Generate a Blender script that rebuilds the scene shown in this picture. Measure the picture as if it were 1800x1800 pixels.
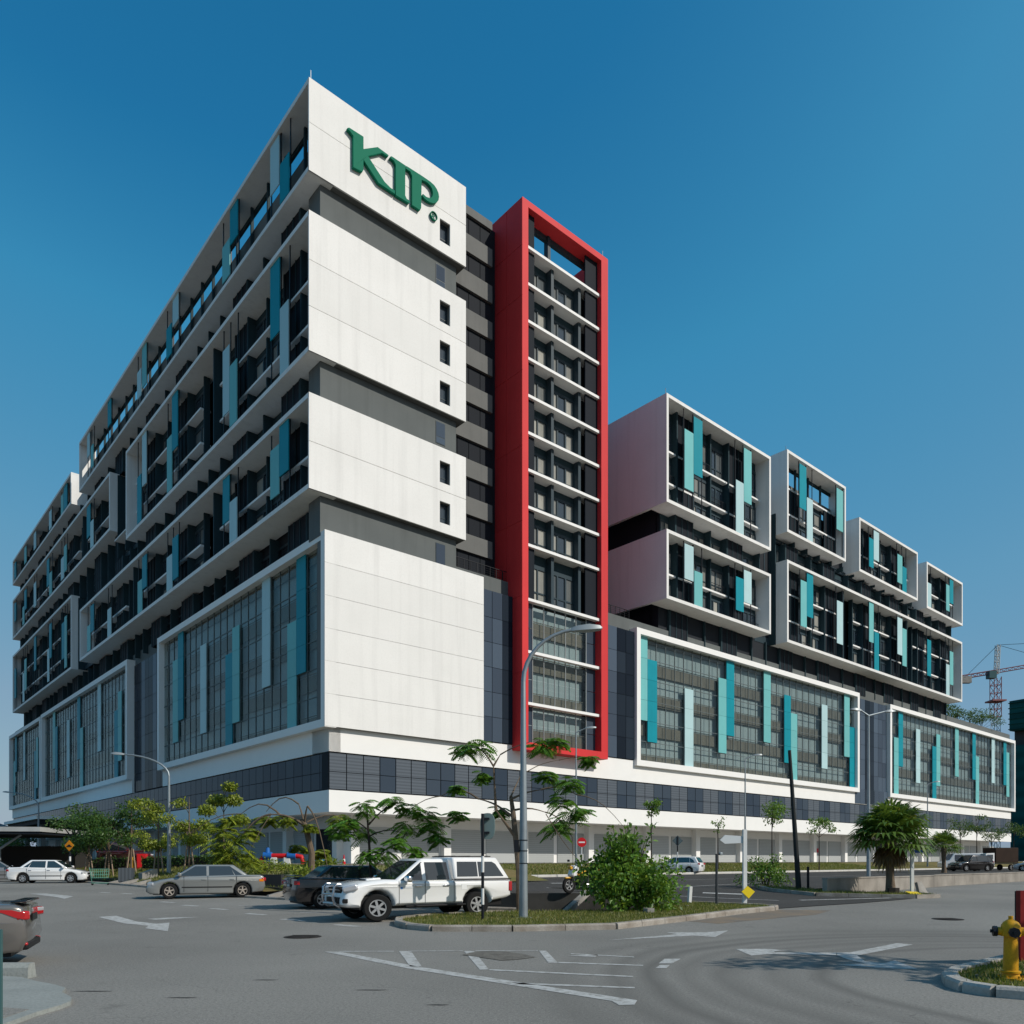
import bpy, bmesh, math, random
from mathutils import Vector, Matrix
from mathutils.geometry import tessellate_polygon
R = math.radians
PI = math.pi
sc = bpy.context.scene
for o in list(bpy.data.objects):
    bpy.data.objects.remove(o)
col = sc.collection

# ------------------------------------------------------------------ camera
cam = bpy.data.cameras.new("camera")
cam_o = bpy.data.objects.new("camera", cam)
col.objects.link(cam_o)
cam_o.location = (0, 0, 1.75)
cam_o.rotation_euler = (R(90), 0, 0)
cam.sensor_width = 36
cam.lens = 36 * 1398 / 1800
cam.shift_y = (1512 - 900) / 1800
cam.clip_end = 6000
cam.clip_start = 0.1
sc.camera = cam_o
# ------------------------------------------------------------------ light
SUN_AZ = math.atan2(0.90, -0.436)          # from +Y towards +X
SUN_EL = R(37)
w = bpy.data.worlds.new("World")
sc.world = w
w.use_nodes = True
wn = w.node_tree.nodes
wl = w.node_tree.links
bg = wn["Background"]
sky = wn.new("ShaderNodeTexSky")
sky.sky_type = 'NISHITA'
sky.sun_disc = False
sky.sun_elevation = SUN_EL
sky.sun_rotation = SUN_AZ
sky.altitude = 0
sky.air_density = 1.0
sky.dust_density = 1.0
sky.ozone_density = 5.0
# tone curve of the clear, deep blue tropical sky (same for every direction)
sep = wn.new("ShaderNodeSeparateColor")
cmb = wn.new("ShaderNodeCombineColor")
wl.new(sky.outputs[0], sep.inputs[0])
for ch, pts in enumerate((((0, 0), (.0775, .0145), (.1, .045), (.1625, .115), (.285, .22), (.53, .33), (1, .45)),
                          ((0, 0), (.145, .163), (.18, .25), (.2925, .315), (.4875, .365), (.66, .42), (1, .48)),
                          ((0, 0), (.30, .365), (.36, .46), (.5225, .495), (.7725, .50), (1, .53)))):
    dv = wn.new("ShaderNodeMath")
    dv.operation = 'DIVIDE'
    dv.inputs[1].default_value = 8
    wl.new(sep.outputs[ch], dv.inputs[0])
    rp = wn.new("ShaderNodeValToRGB")
    els = rp.color_ramp.elements
    els[0].position, els[0].color = 0, (0, 0, 0, 1)
    els[1].position, els[1].color = 1, (pts[-1][1],) * 3 + (1,)
    for p_, v_ in pts[1:-1]:
        e_ = els.new(p_)
        e_.color = (v_, v_, v_, 1)
    wl.new(dv.outputs[0], rp.inputs[0])
    ml = wn.new("ShaderNodeMath")
    ml.operation = 'MULTIPLY'
    ml.inputs[1].default_value = 10
    wl.new(rp.outputs[0], ml.inputs[0])
    wl.new(ml.outputs[0], cmb.inputs[ch])
wl.new(cmb.outputs[0], bg.inputs[0])
bg.inputs[1].default_value = 0.1
sl = bpy.data.lights.new("sun", 'SUN')
sl.energy = 3.55
sl.angle = R(0.53)
sl.color = (1.0, 0.94, 0.85)
so = bpy.data.objects.new("sun", sl)
col.objects.link(so)
sd = Vector((math.sin(SUN_AZ) * math.cos(SUN_EL), math.cos(SUN_AZ) * math.cos(SUN_EL), math.sin(SUN_EL)))
so.rotation_euler = sd.to_track_quat('Z', 'Y').to_euler()
so.location = sd * 300
sc.view_settings.view_transform = 'Standard'
sc.view_settings.look = 'None'
sc.view_settings.exposure = 0.0
sc.view_settings.gamma = 1.0
sc.view_settings.use_curve_mapping = False
sc.render.engine = 'CYCLES'
sc.cycles.max_bounces = 8
sc.cycles.transparent_max_bounces = 16

# ------------------------------------------------------------------ materials
MATS = {}
def mat(name, c, rough=0.6, metal=0.0, var=0.0, vs=1.0, fine=0.0, fs=30.0, bump=0.0, bs=40.0, spec=0.22, coat=0.0, tint=None, wave=None, trans=0.0, streak=0.0, rnd=None):
    """Principled material; var/vs broad tone variation, fine/fs speckle, wave=(axis,scale,amount) ribs."""
    if name in MATS:
        return MATS[name]
    m = bpy.data.materials.new(name)
    m.use_nodes = True
    nt = m.node_tree
    n = nt.nodes
    b = n["Principled BSDF"]
    b.inputs['Base Color'].default_value = (*c, 1)
    b.inputs['Roughness'].default_value = rough
    b.inputs['Metallic'].default_value = metal
    b.inputs['Specular IOR Level'].default_value = spec
    b.inputs['Coat Weight'].default_value = coat
    b.inputs['Coat Roughness'].default_value = 0.04
    if trans:
        b.inputs['Transmission Weight'].default_value = trans
    geo = n.new('ShaderNodeNewGeometry')
    cur = None
    def mixc(fac, colb, prev):
        x = n.new('ShaderNodeMix')
        x.data_type = 'RGBA'
        nt.links.new(fac, x.inputs[0])
        if prev is None:
            x.inputs[6].default_value = (*c, 1)
        else:
            nt.links.new(prev, x.inputs[6])
        x.inputs[7].default_value = (*colb, 1)
        return x.outputs[2]
    def noise(scale, lo, hi, amt, detail=5, vec=None):
        t = n.new('ShaderNodeTexNoise')
        t.inputs['Scale'].default_value = scale
        t.inputs['Detail'].default_value = detail
        nt.links.new(vec or geo.outputs['Position'], t.inputs['Vector'])
        r = n.new('ShaderNodeMapRange')
        r.inputs[1].default_value = lo
        r.inputs[2].default_value = hi
        r.inputs[4].default_value = amt
        nt.links.new(t.outputs['Fac'], r.inputs[0])
        return r.outputs[0]
    if var:
        t2 = tint or tuple(x * 0.55 for x in c)
        cur = mixc(noise(vs, 0.38, 0.68, var), t2, cur)
    if fine:
        cur = mixc(noise(fs, 0.42, 0.7, fine, 2), tuple(x * 0.45 for x in c), cur)
    if streak:
        mp = n.new('ShaderNodeMapping')
        mp.inputs['Scale'].default_value = (1, 1, 0.05)
        nt.links.new(geo.outputs['Position'], mp.inputs[0])
        cur = mixc(noise(1.6, 0.5, 0.8, streak, 4, mp.outputs[0]), tuple(x * 0.6 for x in c), cur)
    if rnd:          # piece-to-piece difference: (colour, amount)
        oi = n.new('ShaderNodeObjectInfo')
        ad_ = n.new('ShaderNodeMath')
        nt.links.new(oi.outputs['Random'], ad_.inputs[0])
        nt.links.new(geo.outputs['Random Per Island'], ad_.inputs[1])
        fr_ = n.new('ShaderNodeMath')
        fr_.operation = 'FRACT'
        nt.links.new(ad_.outputs[0], fr_.inputs[0])
        ml_ = n.new('ShaderNodeMath')
        ml_.operation = 'MULTIPLY'
        ml_.inputs[1].default_value = rnd[1]
        nt.links.new(fr_.outputs[0], ml_.inputs[0])
        cur = mixc(ml_.outputs[0], rnd[0], cur)
    if wave:
        t = n.new('ShaderNodeTexWave')
        t.bands_direction = wave[0]
        t.inputs['Scale'].default_value = wave[1]
        nt.links.new(geo.outputs['Position'], t.inputs['Vector'])
        r = n.new('ShaderNodeMapRange')
        r.inputs[4].default_value = wave[2]
        nt.links.new(t.outputs['Fac'], r.inputs[0])
        cur = mixc(r.outputs[0], tuple(x * 0.3 for x in c), cur)
    if cur is not None:
        nt.links.new(cur, b.inputs['Base Color'])
    if bump:
        t = n.new('ShaderNodeTexNoise')
        t.inputs['Scale'].default_value = bs
        t.inputs['Detail'].default_value = 4
        nt.links.new(geo.outputs['Position'], t.inputs['Vector'])
        bp = n.new('ShaderNodeBump')
        bp.inputs['Strength'].default_value = bump
        bp.inputs['Distance'].default_value = 0.02
        nt.links.new(t.outputs['Fac'], bp.inputs['Height'])
        nt.links.new(bp.outputs[0], b.inputs['Normal'])
    MATS[name] = m
    return m

def glass_mat(name, tint, refl=0.06):
    m = bpy.data.materials.new(name)
    m.use_nodes = True
    nt = m.node_tree
    n = nt.nodes
    n.remove(n["Principled BSDF"])
    tr = n.new('ShaderNodeBsdfTransparent')
    tr.inputs[0].default_value = (*tint, 1)
    gl = n.new('ShaderNodeBsdfGlossy')
    gl.inputs['Roughness'].default_value = 0.02
    gl.inputs[0].default_value = (0.42, 0.45, 0.46, 1)
    fr = n.new('ShaderNodeFresnel')
    gg = n.new('ShaderNodeNewGeometry')
    ior = n.new('ShaderNodeMapRange')
    ior.inputs[3].default_value = 1.5
    ior.inputs[4].default_value = 1 / 1.5
    nt.links.new(gg.outputs['Backfacing'], ior.inputs[0])
    nt.links.new(ior.outputs[0], fr.inputs[0])
    ad = n.new('ShaderNodeMath')
    ad.operation = 'ADD'
    ad.inputs[1].default_value = refl
    nt.links.new(fr.outputs[0], ad.inputs[0])
    mx = n.new('ShaderNodeMixShader')
    nt.links.new(ad.outputs[0], mx.inputs[0])
    nt.links.new(tr.outputs[0], mx.inputs[1])
    nt.links.new(gl.outputs[0], mx.inputs[2])
    nt.links.new(mx.outputs[0], n['Material Output'].inputs[0])
    MATS[name] = m
    return m

def leaf_mat(name, c1, c2, yel=None):
    m = bpy.data.materials.new(name)
    m.use_nodes = True
    nt = m.node_tree
    n = nt.nodes
    b = n["Principled BSDF"]
    b.inputs['Roughness'].default_value = 0.5
    geo = n.new('ShaderNodeNewGeometry')
    rmp = n.new('ShaderNodeValToRGB')
    rmp.color_ramp.elements[0].color = (*c1, 1)
    rmp.color_ramp.elements[1].color = (*c2, 1)
    if yel:
        e = rmp.color_ramp.elements.new(0.93)
        e.color = (*c2, 1)
        rmp.color_ramp.elements[2].color = (*yel, 1)
    nt.links.new(geo.outputs['Random Per Island'], rmp.inputs[0])
    nt.links.new(rmp.outputs[0], b.inputs['Base Color'])
    tl = n.new('ShaderNodeBsdfTranslucent')
    g = n.new('ShaderNodeMix')
    g.data_type = 'RGBA'
    g.inputs[0].default_value = 0.4
    nt.links.new(rmp.outputs[0], g.inputs[6])
    g.inputs[7].default_value = (0.35, 0.5, 0.05, 1)
    nt.links.new(g.outputs[2], tl.inputs[0])
    mx = n.new('ShaderNodeMixShader')
    mx.inputs[0].default_value = 0.28
    nt.links.new(b.outputs[0], mx.inputs[1])
    nt.links.new(tl.outputs[0], mx.inputs[2])
    nt.links.new(mx.outputs[0], n['Material Output'].inputs[0])
    MATS[name] = m
    return m

WHITE = mat('white_render', (0.84, 0.828, 0.80), 0.75, var=0.35, vs=0.35, tint=(0.73, 0.72, 0.69), fine=0.08, fs=9, streak=0.34, rnd=((0.66, 0.655, 0.63), 0.35))
WHITE2 = mat('white_trim', (0.86, 0.85, 0.825), 0.7, var=0.12, vs=0.8, tint=(0.66, 0.66, 0.64))
GREYW = mat('grey_render', (0.125, 0.137, 0.135), 0.8, var=0.4, vs=0.5, tint=(0.095, 0.105, 0.104), streak=0.4)
GREYW2 = mat('grey_render_light', (0.155, 0.158, 0.152), 0.8, var=0.4, vs=0.6, tint=(0.12, 0.124, 0.12), streak=0.4)
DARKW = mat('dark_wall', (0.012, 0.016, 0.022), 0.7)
NAVY = mat('navy_louvre', (0.022, 0.027, 0.035), 0.6, spec=0.06, wave=('Z', 3.2, 0.75))
NAVYV = mat('navy_ribbed', (0.020, 0.025, 0.033), 0.6, spec=0.06, wave=('X', 2.4, 0.6))
FIN = mat('fin_teal_grey', (0.026, 0.050, 0.060), 0.6, spec=0.1)
RED = mat('red_paint', (0.68, 0.040, 0.042), 0.6, var=0.3, vs=0.4, tint=(0.50, 0.03, 0.034), streak=0.3, rnd=((0.56, 0.034, 0.038), 0.5))
TEAL = mat('panel_teal', (0.0, 0.27, 0.34), 0.5, var=0.15, vs=0.8, rnd=((0.0, 0.216, 0.272), 0.5), streak=0.2)
MID = mat('panel_aqua', (0.17, 0.50, 0.50), 0.5, var=0.12, vs=0.8, rnd=((0.136, 0.4, 0.4), 0.5), streak=0.2)
PALE = mat('panel_pale', (0.46, 0.66, 0.68), 0.5, var=0.1, vs=0.8, rnd=((0.368, 0.528, 0.544), 0.5), streak=0.2)
PCOL = {'T': TEAL, 'M': MID, 'P': PALE}
BLACKM = mat('black_metal', (0.012, 0.014, 0.018), 0.45)
MULL = mat('mullion_metal', (0.13, 0.155, 0.16), 0.5)
PGLASS = glass_mat('podium_glass', (0.88, 0.91, 0.90), 0.0)
PBACK = mat('pale_backing', (0.38, 0.44, 0.46), 0.7, var=0.4, vs=0.25, tint=(0.31, 0.36, 0.38))
SPAN = mat('inner_spandrel', (0.20, 0.175, 0.145), 0.8, var=0.4, vs=0.6)
DGLASS = mat('dark_glass', (0.012, 0.017, 0.026), 0.12, spec=0.04, rnd=((0.03, 0.042, 0.058), 0.8))
DGLASS2 = mat('dark_glass_blue', (0.085, 0.115, 0.155), 0.12, spec=0.06, rnd=((0.045, 0.06, 0.085), 0.9))
BAND1 = mat('band_glass', (0.036, 0.052, 0.076), 0.12, spec=0.08, rnd=((0.065, 0.085, 0.11), 0.7))
BAND2 = mat('band_louvre', (0.115, 0.135, 0.16), 0.5, spec=0.1, wave=('Z', 1.2, 0.4))
WGLASS = mat('window_glass', (0.035, 0.05, 0.065), 0.05, spec=0.9)
CURT = mat('window_curtain', (0.42, 0.41, 0.36), 0.15, spec=0.4, var=0.5, vs=0.5, tint=(0.2, 0.2, 0.19), rnd=((0.06, 0.075, 0.085), 0.95))
WFRAME = mat('window_frame', (0.03, 0.05, 0.062), 0.4)
SHUT = mat('roller_shutter', (0.50, 0.52, 0.52), 0.5, metal=0.1, rnd=((0.36, 0.38, 0.37), 0.7), wave=('Z', 1.6, 0.25))
GREEN = mat('sign_green', (0.008, 0.165, 0.098), 0.6, spec=0.06)
ASPH = None
CONC = mat('concrete', (0.34, 0.32, 0.29), 0.85, var=0.7, vs=1.6, tint=(0.16, 0.15, 0.135), fine=0.3, fs=25, bump=0.4, bs=30)
KERB = mat('kerb_concrete', (0.38, 0.345, 0.30), 0.85, var=0.8, vs=2.2, tint=(0.20, 0.165, 0.13), fine=0.35, fs=22, bump=0.5, bs=30)
DKCONC = mat('drain_concrete', (0.07, 0.068, 0.062), 0.9, var=0.7, vs=1.5, streak=0.5)
GALV = mat('galvanised_steel', (0.30, 0.34, 0.36), 0.5, metal=0.55, var=0.3, vs=3)
TYRE = mat('tyre_rubber', (0.012, 0.012, 0.012), 0.85)
RIM = mat('alloy_rim', (0.55, 0.55, 0.55), 0.35, metal=0.75)
CARGL = mat('car_glass', (0.020, 0.028, 0.032), 0.02, spec=1.0, coat=1.0)
CHROME = mat('chrome', (0.75, 0.75, 0.76), 0.15, metal=1.0)
PLASTIC = mat('black_plastic', (0.014, 0.014, 0.015), 0.5)
BARK = mat('bark', (0.16, 0.12, 0.085), 0.9, var=0.6, vs=6, bump=0.6, bs=25)
BARKD = mat('bark_dark', (0.045, 0.036, 0.03), 0.9, var=0.5, vs=6)
LEAF_C = leaf_mat('leaf_feathery', (0.05, 0.15, 0.014), (0.14, 0.30, 0.03))
LEAF_Y = leaf_mat('leaf_yellow_green', (0.10, 0.15, 0.014), (0.30, 0.34, 0.03))
LEAF_D = leaf_mat('leaf_dark', (0.020, 0.060, 0.012), (0.065, 0.14, 0.022))
LEAF_B = leaf_mat('leaf_bush', (0.045, 0.12, 0.012), (0.15, 0.29, 0.028), (0.32, 0.38, 0.04))
LEAF_P = leaf_mat('leaf_palm', (0.030, 0.085, 0.012), (0.12, 0.20, 0.025), (0.30, 0.26, 0.04))
LEAF_DRY = leaf_mat('leaf_dry', (0.07, 0.035, 0.014), (0.16, 0.085, 0.03))
GRASSM = leaf_mat('grass_blade', (0.07, 0.10, 0.016), (0.19, 0.19, 0.04), (0.34, 0.26, 0.10))

def asphalt(name, c, marks):
    m = mat(name, c, 0.85, var=0.75, vs=0.16, tint=tuple(x * 0.64 for x in c), fine=0.55, fs=24, bump=0.25, bs=60)
    nt = m.node_tree
    n = nt.nodes
    b = n["Principled BSDF"]
    prev = b.inputs['Base Color'].links[0].from_socket
    geo = n.new('ShaderNodeNewGeometry')
    # light aggregate specks
    t = n.new('ShaderNodeTexNoise')
    t.inputs['Scale'].default_value = 55
    t.inputs['Detail'].default_value = 1
    nt.links.new(geo.outputs['Position'], t.inputs['Vector'])
    r = n.new('ShaderNodeMapRange')
    r.inputs[1].default_value = 0.58
    r.inputs[2].default_value = 0.72
    r.inputs[4].default_value = 0.5
    nt.links.new(t.outputs['Fac'], r.inputs[0])
    x = n.new('ShaderNodeMix')
    x.data_type = 'RGBA'
    nt.links.new(r.outputs[0], x.inputs[0])
    nt.links.new(prev, x.inputs[6])
    x.inputs[7].default_value = (*[min(1, k * 1.9) for k in c], 1)
    prev = x.outputs[2]
    # oil spots and small repairs
    t = n.new('ShaderNodeTexNoise')
    t.inputs['Scale'].default_value = 0.9
    t.inputs['Detail'].default_value = 6
    nt.links.new(geo.outputs['Position'], t.inputs['Vector'])
    r = n.new('ShaderNodeMapRange')
    r.inputs[1].default_value = 0.66
    r.inputs[2].default_value = 0.76
    r.inputs[4].default_value = 0.45
    nt.links.new(t.outputs['Fac'], r.inputs[0])
    x = n.new('ShaderNodeMix')
    x.data_type = 'RGBA'
    nt.links.new(r.outputs[0], x.inputs[0])
    nt.links.new(prev, x.inputs[6])
    x.inputs[7].default_value = (*[k * 0.4 for k in c], 1)
    prev = x.outputs[2]
    # fine crack network, broken up by noise
    vo = n.new('ShaderNodeTexVoronoi')
    vo.feature = 'DISTANCE_TO_EDGE'
    vo.inputs['Scale'].default_value = 0.42
    nw = n.new('ShaderNodeTexNoise')
    nw.inputs['Scale'].default_value = 1.3
    nw.inputs['Detail'].default_value = 4
    nt.links.new(geo.outputs['Position'], nw.inputs['Vector'])
    mv = n.new('ShaderNodeVectorMath')
    mv.operation = 'MULTIPLY_ADD'
    mv.inputs[1].default_value = (0.9, 0.9, 0.9)
    nt.links.new(nw.outputs['Color'], mv.inputs[0])
    nt.links.new(geo.outputs['Position'], mv.inputs[2])
    nt.links.new(mv.outputs[0], vo.inputs['Vector'])
    cr = n.new('ShaderNodeMapRange')
    cr.inputs[1].default_value = 0.004
    cr.inputs[2].default_value = 0.0
    cr.inputs[4].default_value = 1.0
    nt.links.new(vo.outputs['Distance'], cr.inputs[0])
    nb = n.new('ShaderNodeTexNoise')
    nb.inputs['Scale'].default_value = 0.35
    nt.links.new(geo.outputs['Position'], nb.inputs['Vector'])
    nr = n.new('ShaderNodeMapRange')
    nr.inputs[1].default_value = 0.5
    nr.inputs[2].default_value = 0.62
    nr.inputs[4].default_value = 0.6
    nt.links.new(nb.outputs['Fac'], nr.inputs[0])
    mm = n.new('ShaderNodeMath')
    mm.operation = 'MULTIPLY'
    nt.links.new(cr.outputs[0], mm.inputs[0])
    nt.links.new(nr.outputs[0], mm.inputs[1])
    x = n.new('ShaderNodeMix')
    x.data_type = 'RGBA'
    nt.links.new(mm.outputs[0], x.inputs[0])
    nt.links.new(prev, x.inputs[6])
    x.inputs[7].default_value = (*[k * 0.3 for k in c], 1)
    prev = x.outputs[2]
    if marks:      # worn tyre tracks sweeping round the junction
        sub = n.new('ShaderNodeVectorMath')
        sub.operation = 'SUBTRACT'
        sub.inputs[1].default_value = (9.5, 10.8, 0)
        nt.links.new(geo.outputs['Position'], sub.inputs[0])
        ln = n.new('ShaderNodeVectorMath')
        ln.operation = 'LENGTH'
        nt.links.new(sub.outputs[0], ln.inputs[0])
        ns = n.new('ShaderNodeTexNoise')
        ns.inputs['Scale'].default_value = 0.25
        nt.links.new(geo.outputs['Position'], ns.inputs['Vector'])
        ad = n.new('ShaderNodeMath')
        ad.operation = 'MULTIPLY_ADD'
        ad.inputs[1].default_value = 0.7
        nt.links.new(ns.outputs['Fac'], ad.inputs[0])
        nt.links.new(ln.outputs['Value'], ad.inputs[2])
        cv = n.new('ShaderNodeValToRGB')
        rr = n.new('ShaderNodeMapRange')
        rr.inputs[1].default_value = 4.6
        rr.inputs[2].default_value = 10.6
        nt.links.new(ad.outputs[0], rr.inputs[0])
        nt.links.new(rr.outputs[0], cv.inputs[0])
        el = cv.color_ramp.elements
        el[0].position = 0
        el[0].color = (0, 0, 0, 1)
        el[1].position = 1
        el[1].color = (0, 0, 0, 1)
        for p, vv in ((.09, 0), (.13, .9), (.17, .2), (.24, .55), (.28, .15), (.36, .75), (.40, .25), (.45, .6), (.49, .15), (.545, 1.0), (.585, .3), (.64, .75), (.69, .1), (.78, .45), (.84, .05)):
            e = el.new(p)
            e.color = (vv, vv, vv, 1)
        ml = n.new('ShaderNodeMath')
        ml.operation = 'MULTIPLY'
        ml.inputs[1].default_value = 0.85
        nt.links.new(cv.outputs[0], ml.inputs[0])
        x = n.new('ShaderNodeMix')
        x.data_type = 'RGBA'
        nt.links.new(ml.outputs[0], x.inputs[0])
        nt.links.new(prev, x.inputs[6])
        x.inputs[7].default_value = (*[k * 0.5 for k in c], 1)
        prev = x.outputs[2]
    nt.links.new(prev, b.inputs['Base Color'])
    return m

ASPH = asphalt('asphalt_weathered', (0.25, 0.239, 0.215), True)
ASPHD = asphalt('asphalt_new', (0.066, 0.063, 0.059), False)

def paint_mat():
    m = mat('road_paint', (0.50, 0.50, 0.48), 0.8, var=0.4, vs=2.0, tint=(0.36, 0.36, 0.35), fine=0.3, fs=30)
    nt = m.node_tree
    n = nt.nodes
    b = n["Principled BSDF"]
    prev = b.inputs['Base Color'].links[0].from_socket
    geo = n.new('ShaderNodeNewGeometry')
    t = n.new('ShaderNodeTexNoise')
    t.inputs['Scale'].default_value = 7
    t.inputs['Detail'].default_value = 8
    t.inputs['Roughness'].default_value = 0.7
    nt.links.new(geo.outputs['Position'], t.inputs['Vector'])
    r = n.new('ShaderNodeMapRange')
    r.inputs[1].default_value = 0.47
    r.inputs[2].default_value = 0.62
    r.inputs[4].default_value = 0.85
    nt.links.new(t.outputs['Fac'], r.inputs[0])
    x = n.new('ShaderNodeMix')
    x.data_type = 'RGBA'
    nt.links.new(r.outputs[0], x.inputs[0])
    nt.links.new(prev, x.inputs[6])
    x.inputs[7].default_value = (0.235, 0.225, 0.2, 1)
    nt.links.new(x.outputs[2], b.inputs['Base Color'])
    return m
PAINT = paint_mat()
GRASSG = mat('grass_soil', (0.14, 0.135, 0.04), 0.95, var=0.9, vs=0.7, tint=(0.24, 0.165, 0.07), fine=0.5, fs=14, bump=0.7, bs=12)
SOIL = mat('bare_soil', (0.20, 0.14, 0.09), 0.95, var=0.8, vs=1.2, fine=0.4, fs=20, bump=0.6, bs=18)

# ------------------------------------------------------------------ mesh helpers
class MB:
    def __init__(s):
        s.v, s.f, s.m = [], [], []
    def face(s, pts, mi=0):
        k = len(s.v)
        s.v += [tuple(p) for p in pts]
        s.f.append(tuple(range(k, k + len(pts))))
        s.m.append(mi)
    def box(s, x0, x1, y0, y1, z0, z1, mi=0):
        x0, x1 = min(x0, x1), max(x0, x1)
        y0, y1 = min(y0, y1), max(y0, y1)
        z0, z1 = min(z0, z1), max(z0, z1)
        k = len(s.v)
        s.v += [(x0, y0, z0), (x1, y0, z0), (x1, y1, z0), (x0, y1, z0), (x0, y0, z1), (x1, y0, z1), (x1, y1, z1), (x0, y1, z1)]
        for q in ((0, 3, 2, 1), (4, 5, 6, 7), (0, 1, 5, 4), (1, 2, 6, 5), (2, 3, 7, 6), (3, 0, 4, 7)):
            s.f.append(tuple(k + i for i in q))
            s.m.append(mi)
    def obox(s, c, ax, ay, az, mi=0):
        c = Vector(c)
        ax, ay, az = Vector(ax), Vector(ay), Vector(az)
        k = len(s.v)
        for sx, sy, sz in ((-1, -1, -1), (1, -1, -1), (1, 1, -1), (-1, 1, -1), (-1, -1, 1), (1, -1, 1), (1, 1, 1), (-1, 1, 1)):
            s.v.append(tuple(c + ax * sx + ay * sy + az * sz))
        for q in ((0, 3, 2, 1), (4, 5, 6, 7), (0, 1, 5, 4), (1, 2, 6, 5), (2, 3, 7, 6), (3, 0, 4, 7)):
            s.f.append(tuple(k + i for i in q))
            s.m.append(mi)
    def tube(s, pts, rad, n=8, mi=0, cap=True):
        pts = [Vector(p) for p in pts]
        if not isinstance(rad, (list, tuple)):
            rad = [rad] * len(pts)
        k0 = len(s.v)
        prev = None
        for i, p in enumerate(pts):
            d = (pts[min(i + 1, len(pts) - 1)] - pts[max(i - 1, 0)])
            if d.length < 1e-9:
                d = Vector((0, 0, 1))
            d.normalize()
            if prev is None:
                a = Vector((1, 0, 0)) if abs(d.x) < 0.8 else Vector((0, 1, 0))
                a = (a - d * a.dot(d)).normalized()
            else:
                a = prev - d * prev.dot(d)
                a = a.normalized() if a.length > 1e-6 else Vector((0, 1, 0))
            prev = a
            b = d.cross(a)
            for j in range(n):
                t = 2 * PI * j / n
                s.v.append(tuple(p + (a * math.cos(t) + b * math.sin(t)) * rad[i]))
        for i in range(len(pts) - 1):
            for j in range(n):
                a0 = k0 + i * n + j
                a1 = k0 + i * n + (j + 1) % n
                s.f.append((a0, a1, a1 + n, a0 + n))
                s.m.append(mi)
        if cap:
            s.f.append(tuple(k0 + j for j in reversed(range(n))))
            s.m.append(mi)
            e = k0 + (len(pts) - 1) * n
            s.f.append(tuple(e + j for j in range(n)))
            s.m.append(mi)
    def prism(s, outline, z0, z1, mi=0, side=None, f=None):
        """outline: list of 2d; f maps (a,b,h)->3d"""
        f = f or (lambda a, b, h: (a, b, h))
        tris = tessellate_polygon([[Vector((a, b, 0)) for a, b in outline]])
        n = len(outline)
        k = len(s.v)
        s.v += [f(a, b, z0) for a, b in outline] + [f(a, b, z1) for a, b in outline]
        for t in tris:
            s.f.append(tuple(k + i for i in t))
            s.m.append(mi)
            s.f.append(tuple(k + n + i for i in reversed(t)))
            s.m.append(mi)
        for i in range(n):
            j = (i + 1) % n
            s.f.append((k + i, k + j, k + n + j, k + n + i))
            s.m.append(mi if side is None else side)
    def obj(s, name, mats, parent=None, smooth=False, loc=None, rotz=0, recalc=True):
        me = bpy.data.meshes.new(name)
        me.from_pydata(s.v, [], s.f)
        for m in (mats if isinstance(mats, (list, tuple)) else [mats]):
            me.materials.append(m)
        if any(s.m):
            me.polygons.foreach_set('material_index', s.m)
        if recalc:
            bm = bmesh.new()
            bm.from_mesh(me)
            bmesh.ops.recalc_face_normals(bm, faces=bm.faces)
            bm.to_mesh(me)
            bm.free()
        if smooth:
            me.polygons.foreach_set('use_smooth', [True] * len(me.polygons))
            if smooth != 'all':
                me.set_sharp_from_angle(angle=R(38))
        me.update()
        o = bpy.data.objects.new(name, me)
        col.objects.link(o)
        if parent:
            o.parent = parent
        if loc:
            o.location = loc
        o.rotation_euler[2] = rotz
        return o

CUBES = {}
def ubox(name, parent, b, m):
    """shared unit cube scaled to the box b=(x0,x1,y0,y1,z0,z1); m a material or a unit mesh"""
    if isinstance(m, bpy.types.Mesh):
        me = m
    else:
        me = CUBES.get(m.name)
        if me is None:
            q = MB()
            q.box(0, 1, 0, 1, 0, 1)
            t = q.obj('piece', m)
            me = t.data
            bpy.data.objects.remove(t)
            CUBES[m.name] = me
    o = bpy.data.objects.new(name, me)
    col.objects.link(o)
    o.parent = parent
    x0, x1 = min(b[0], b[1]), max(b[0], b[1])
    y0, y1 = min(b[2], b[3]), max(b[2], b[3])
    z0, z1 = min(b[4], b[5]), max(b[4], b[5])
    o.location = (x0, y0, z0)
    o.scale = (x1 - x0, y1 - y0, z1 - z0)
    return o

def tag(o, label, cat, group=None):
    o['label'] = label
    o['category'] = cat
    if group:
        o['group'] = group
    return o
def thing(name, label, cat, loc=(0, 0, 0), rotz=0, group=None):
    o = bpy.data.objects.new(name, None)
    col.objects.link(o)
    o.location = loc
    o.rotation_euler[2] = rotz
    o.empty_display_size = 0.3
    return tag(o, label, cat, group)
def struct(o, kind='structure'):
    o['kind'] = kind
    return o
def copy_tree(o, parent=None):
    c = o.copy()
    col.objects.link(c)
    c.parent = parent
    for ch in o.children:
        copy_tree(ch, c)
    return c

# building axes: u along the sunlit front, v along the shaded front
ANG = R(41.145)
BX, BY = -15.32, 60.0
def W(u, v):
    return (BX + math.cos(ANG) * u - math.sin(ANG) * v, BY + math.sin(ANG) * u + math.cos(ANG) * v)
def hl(y):
    return min(0.32, max(0.0, 0.0133 * (y - 20)))

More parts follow.
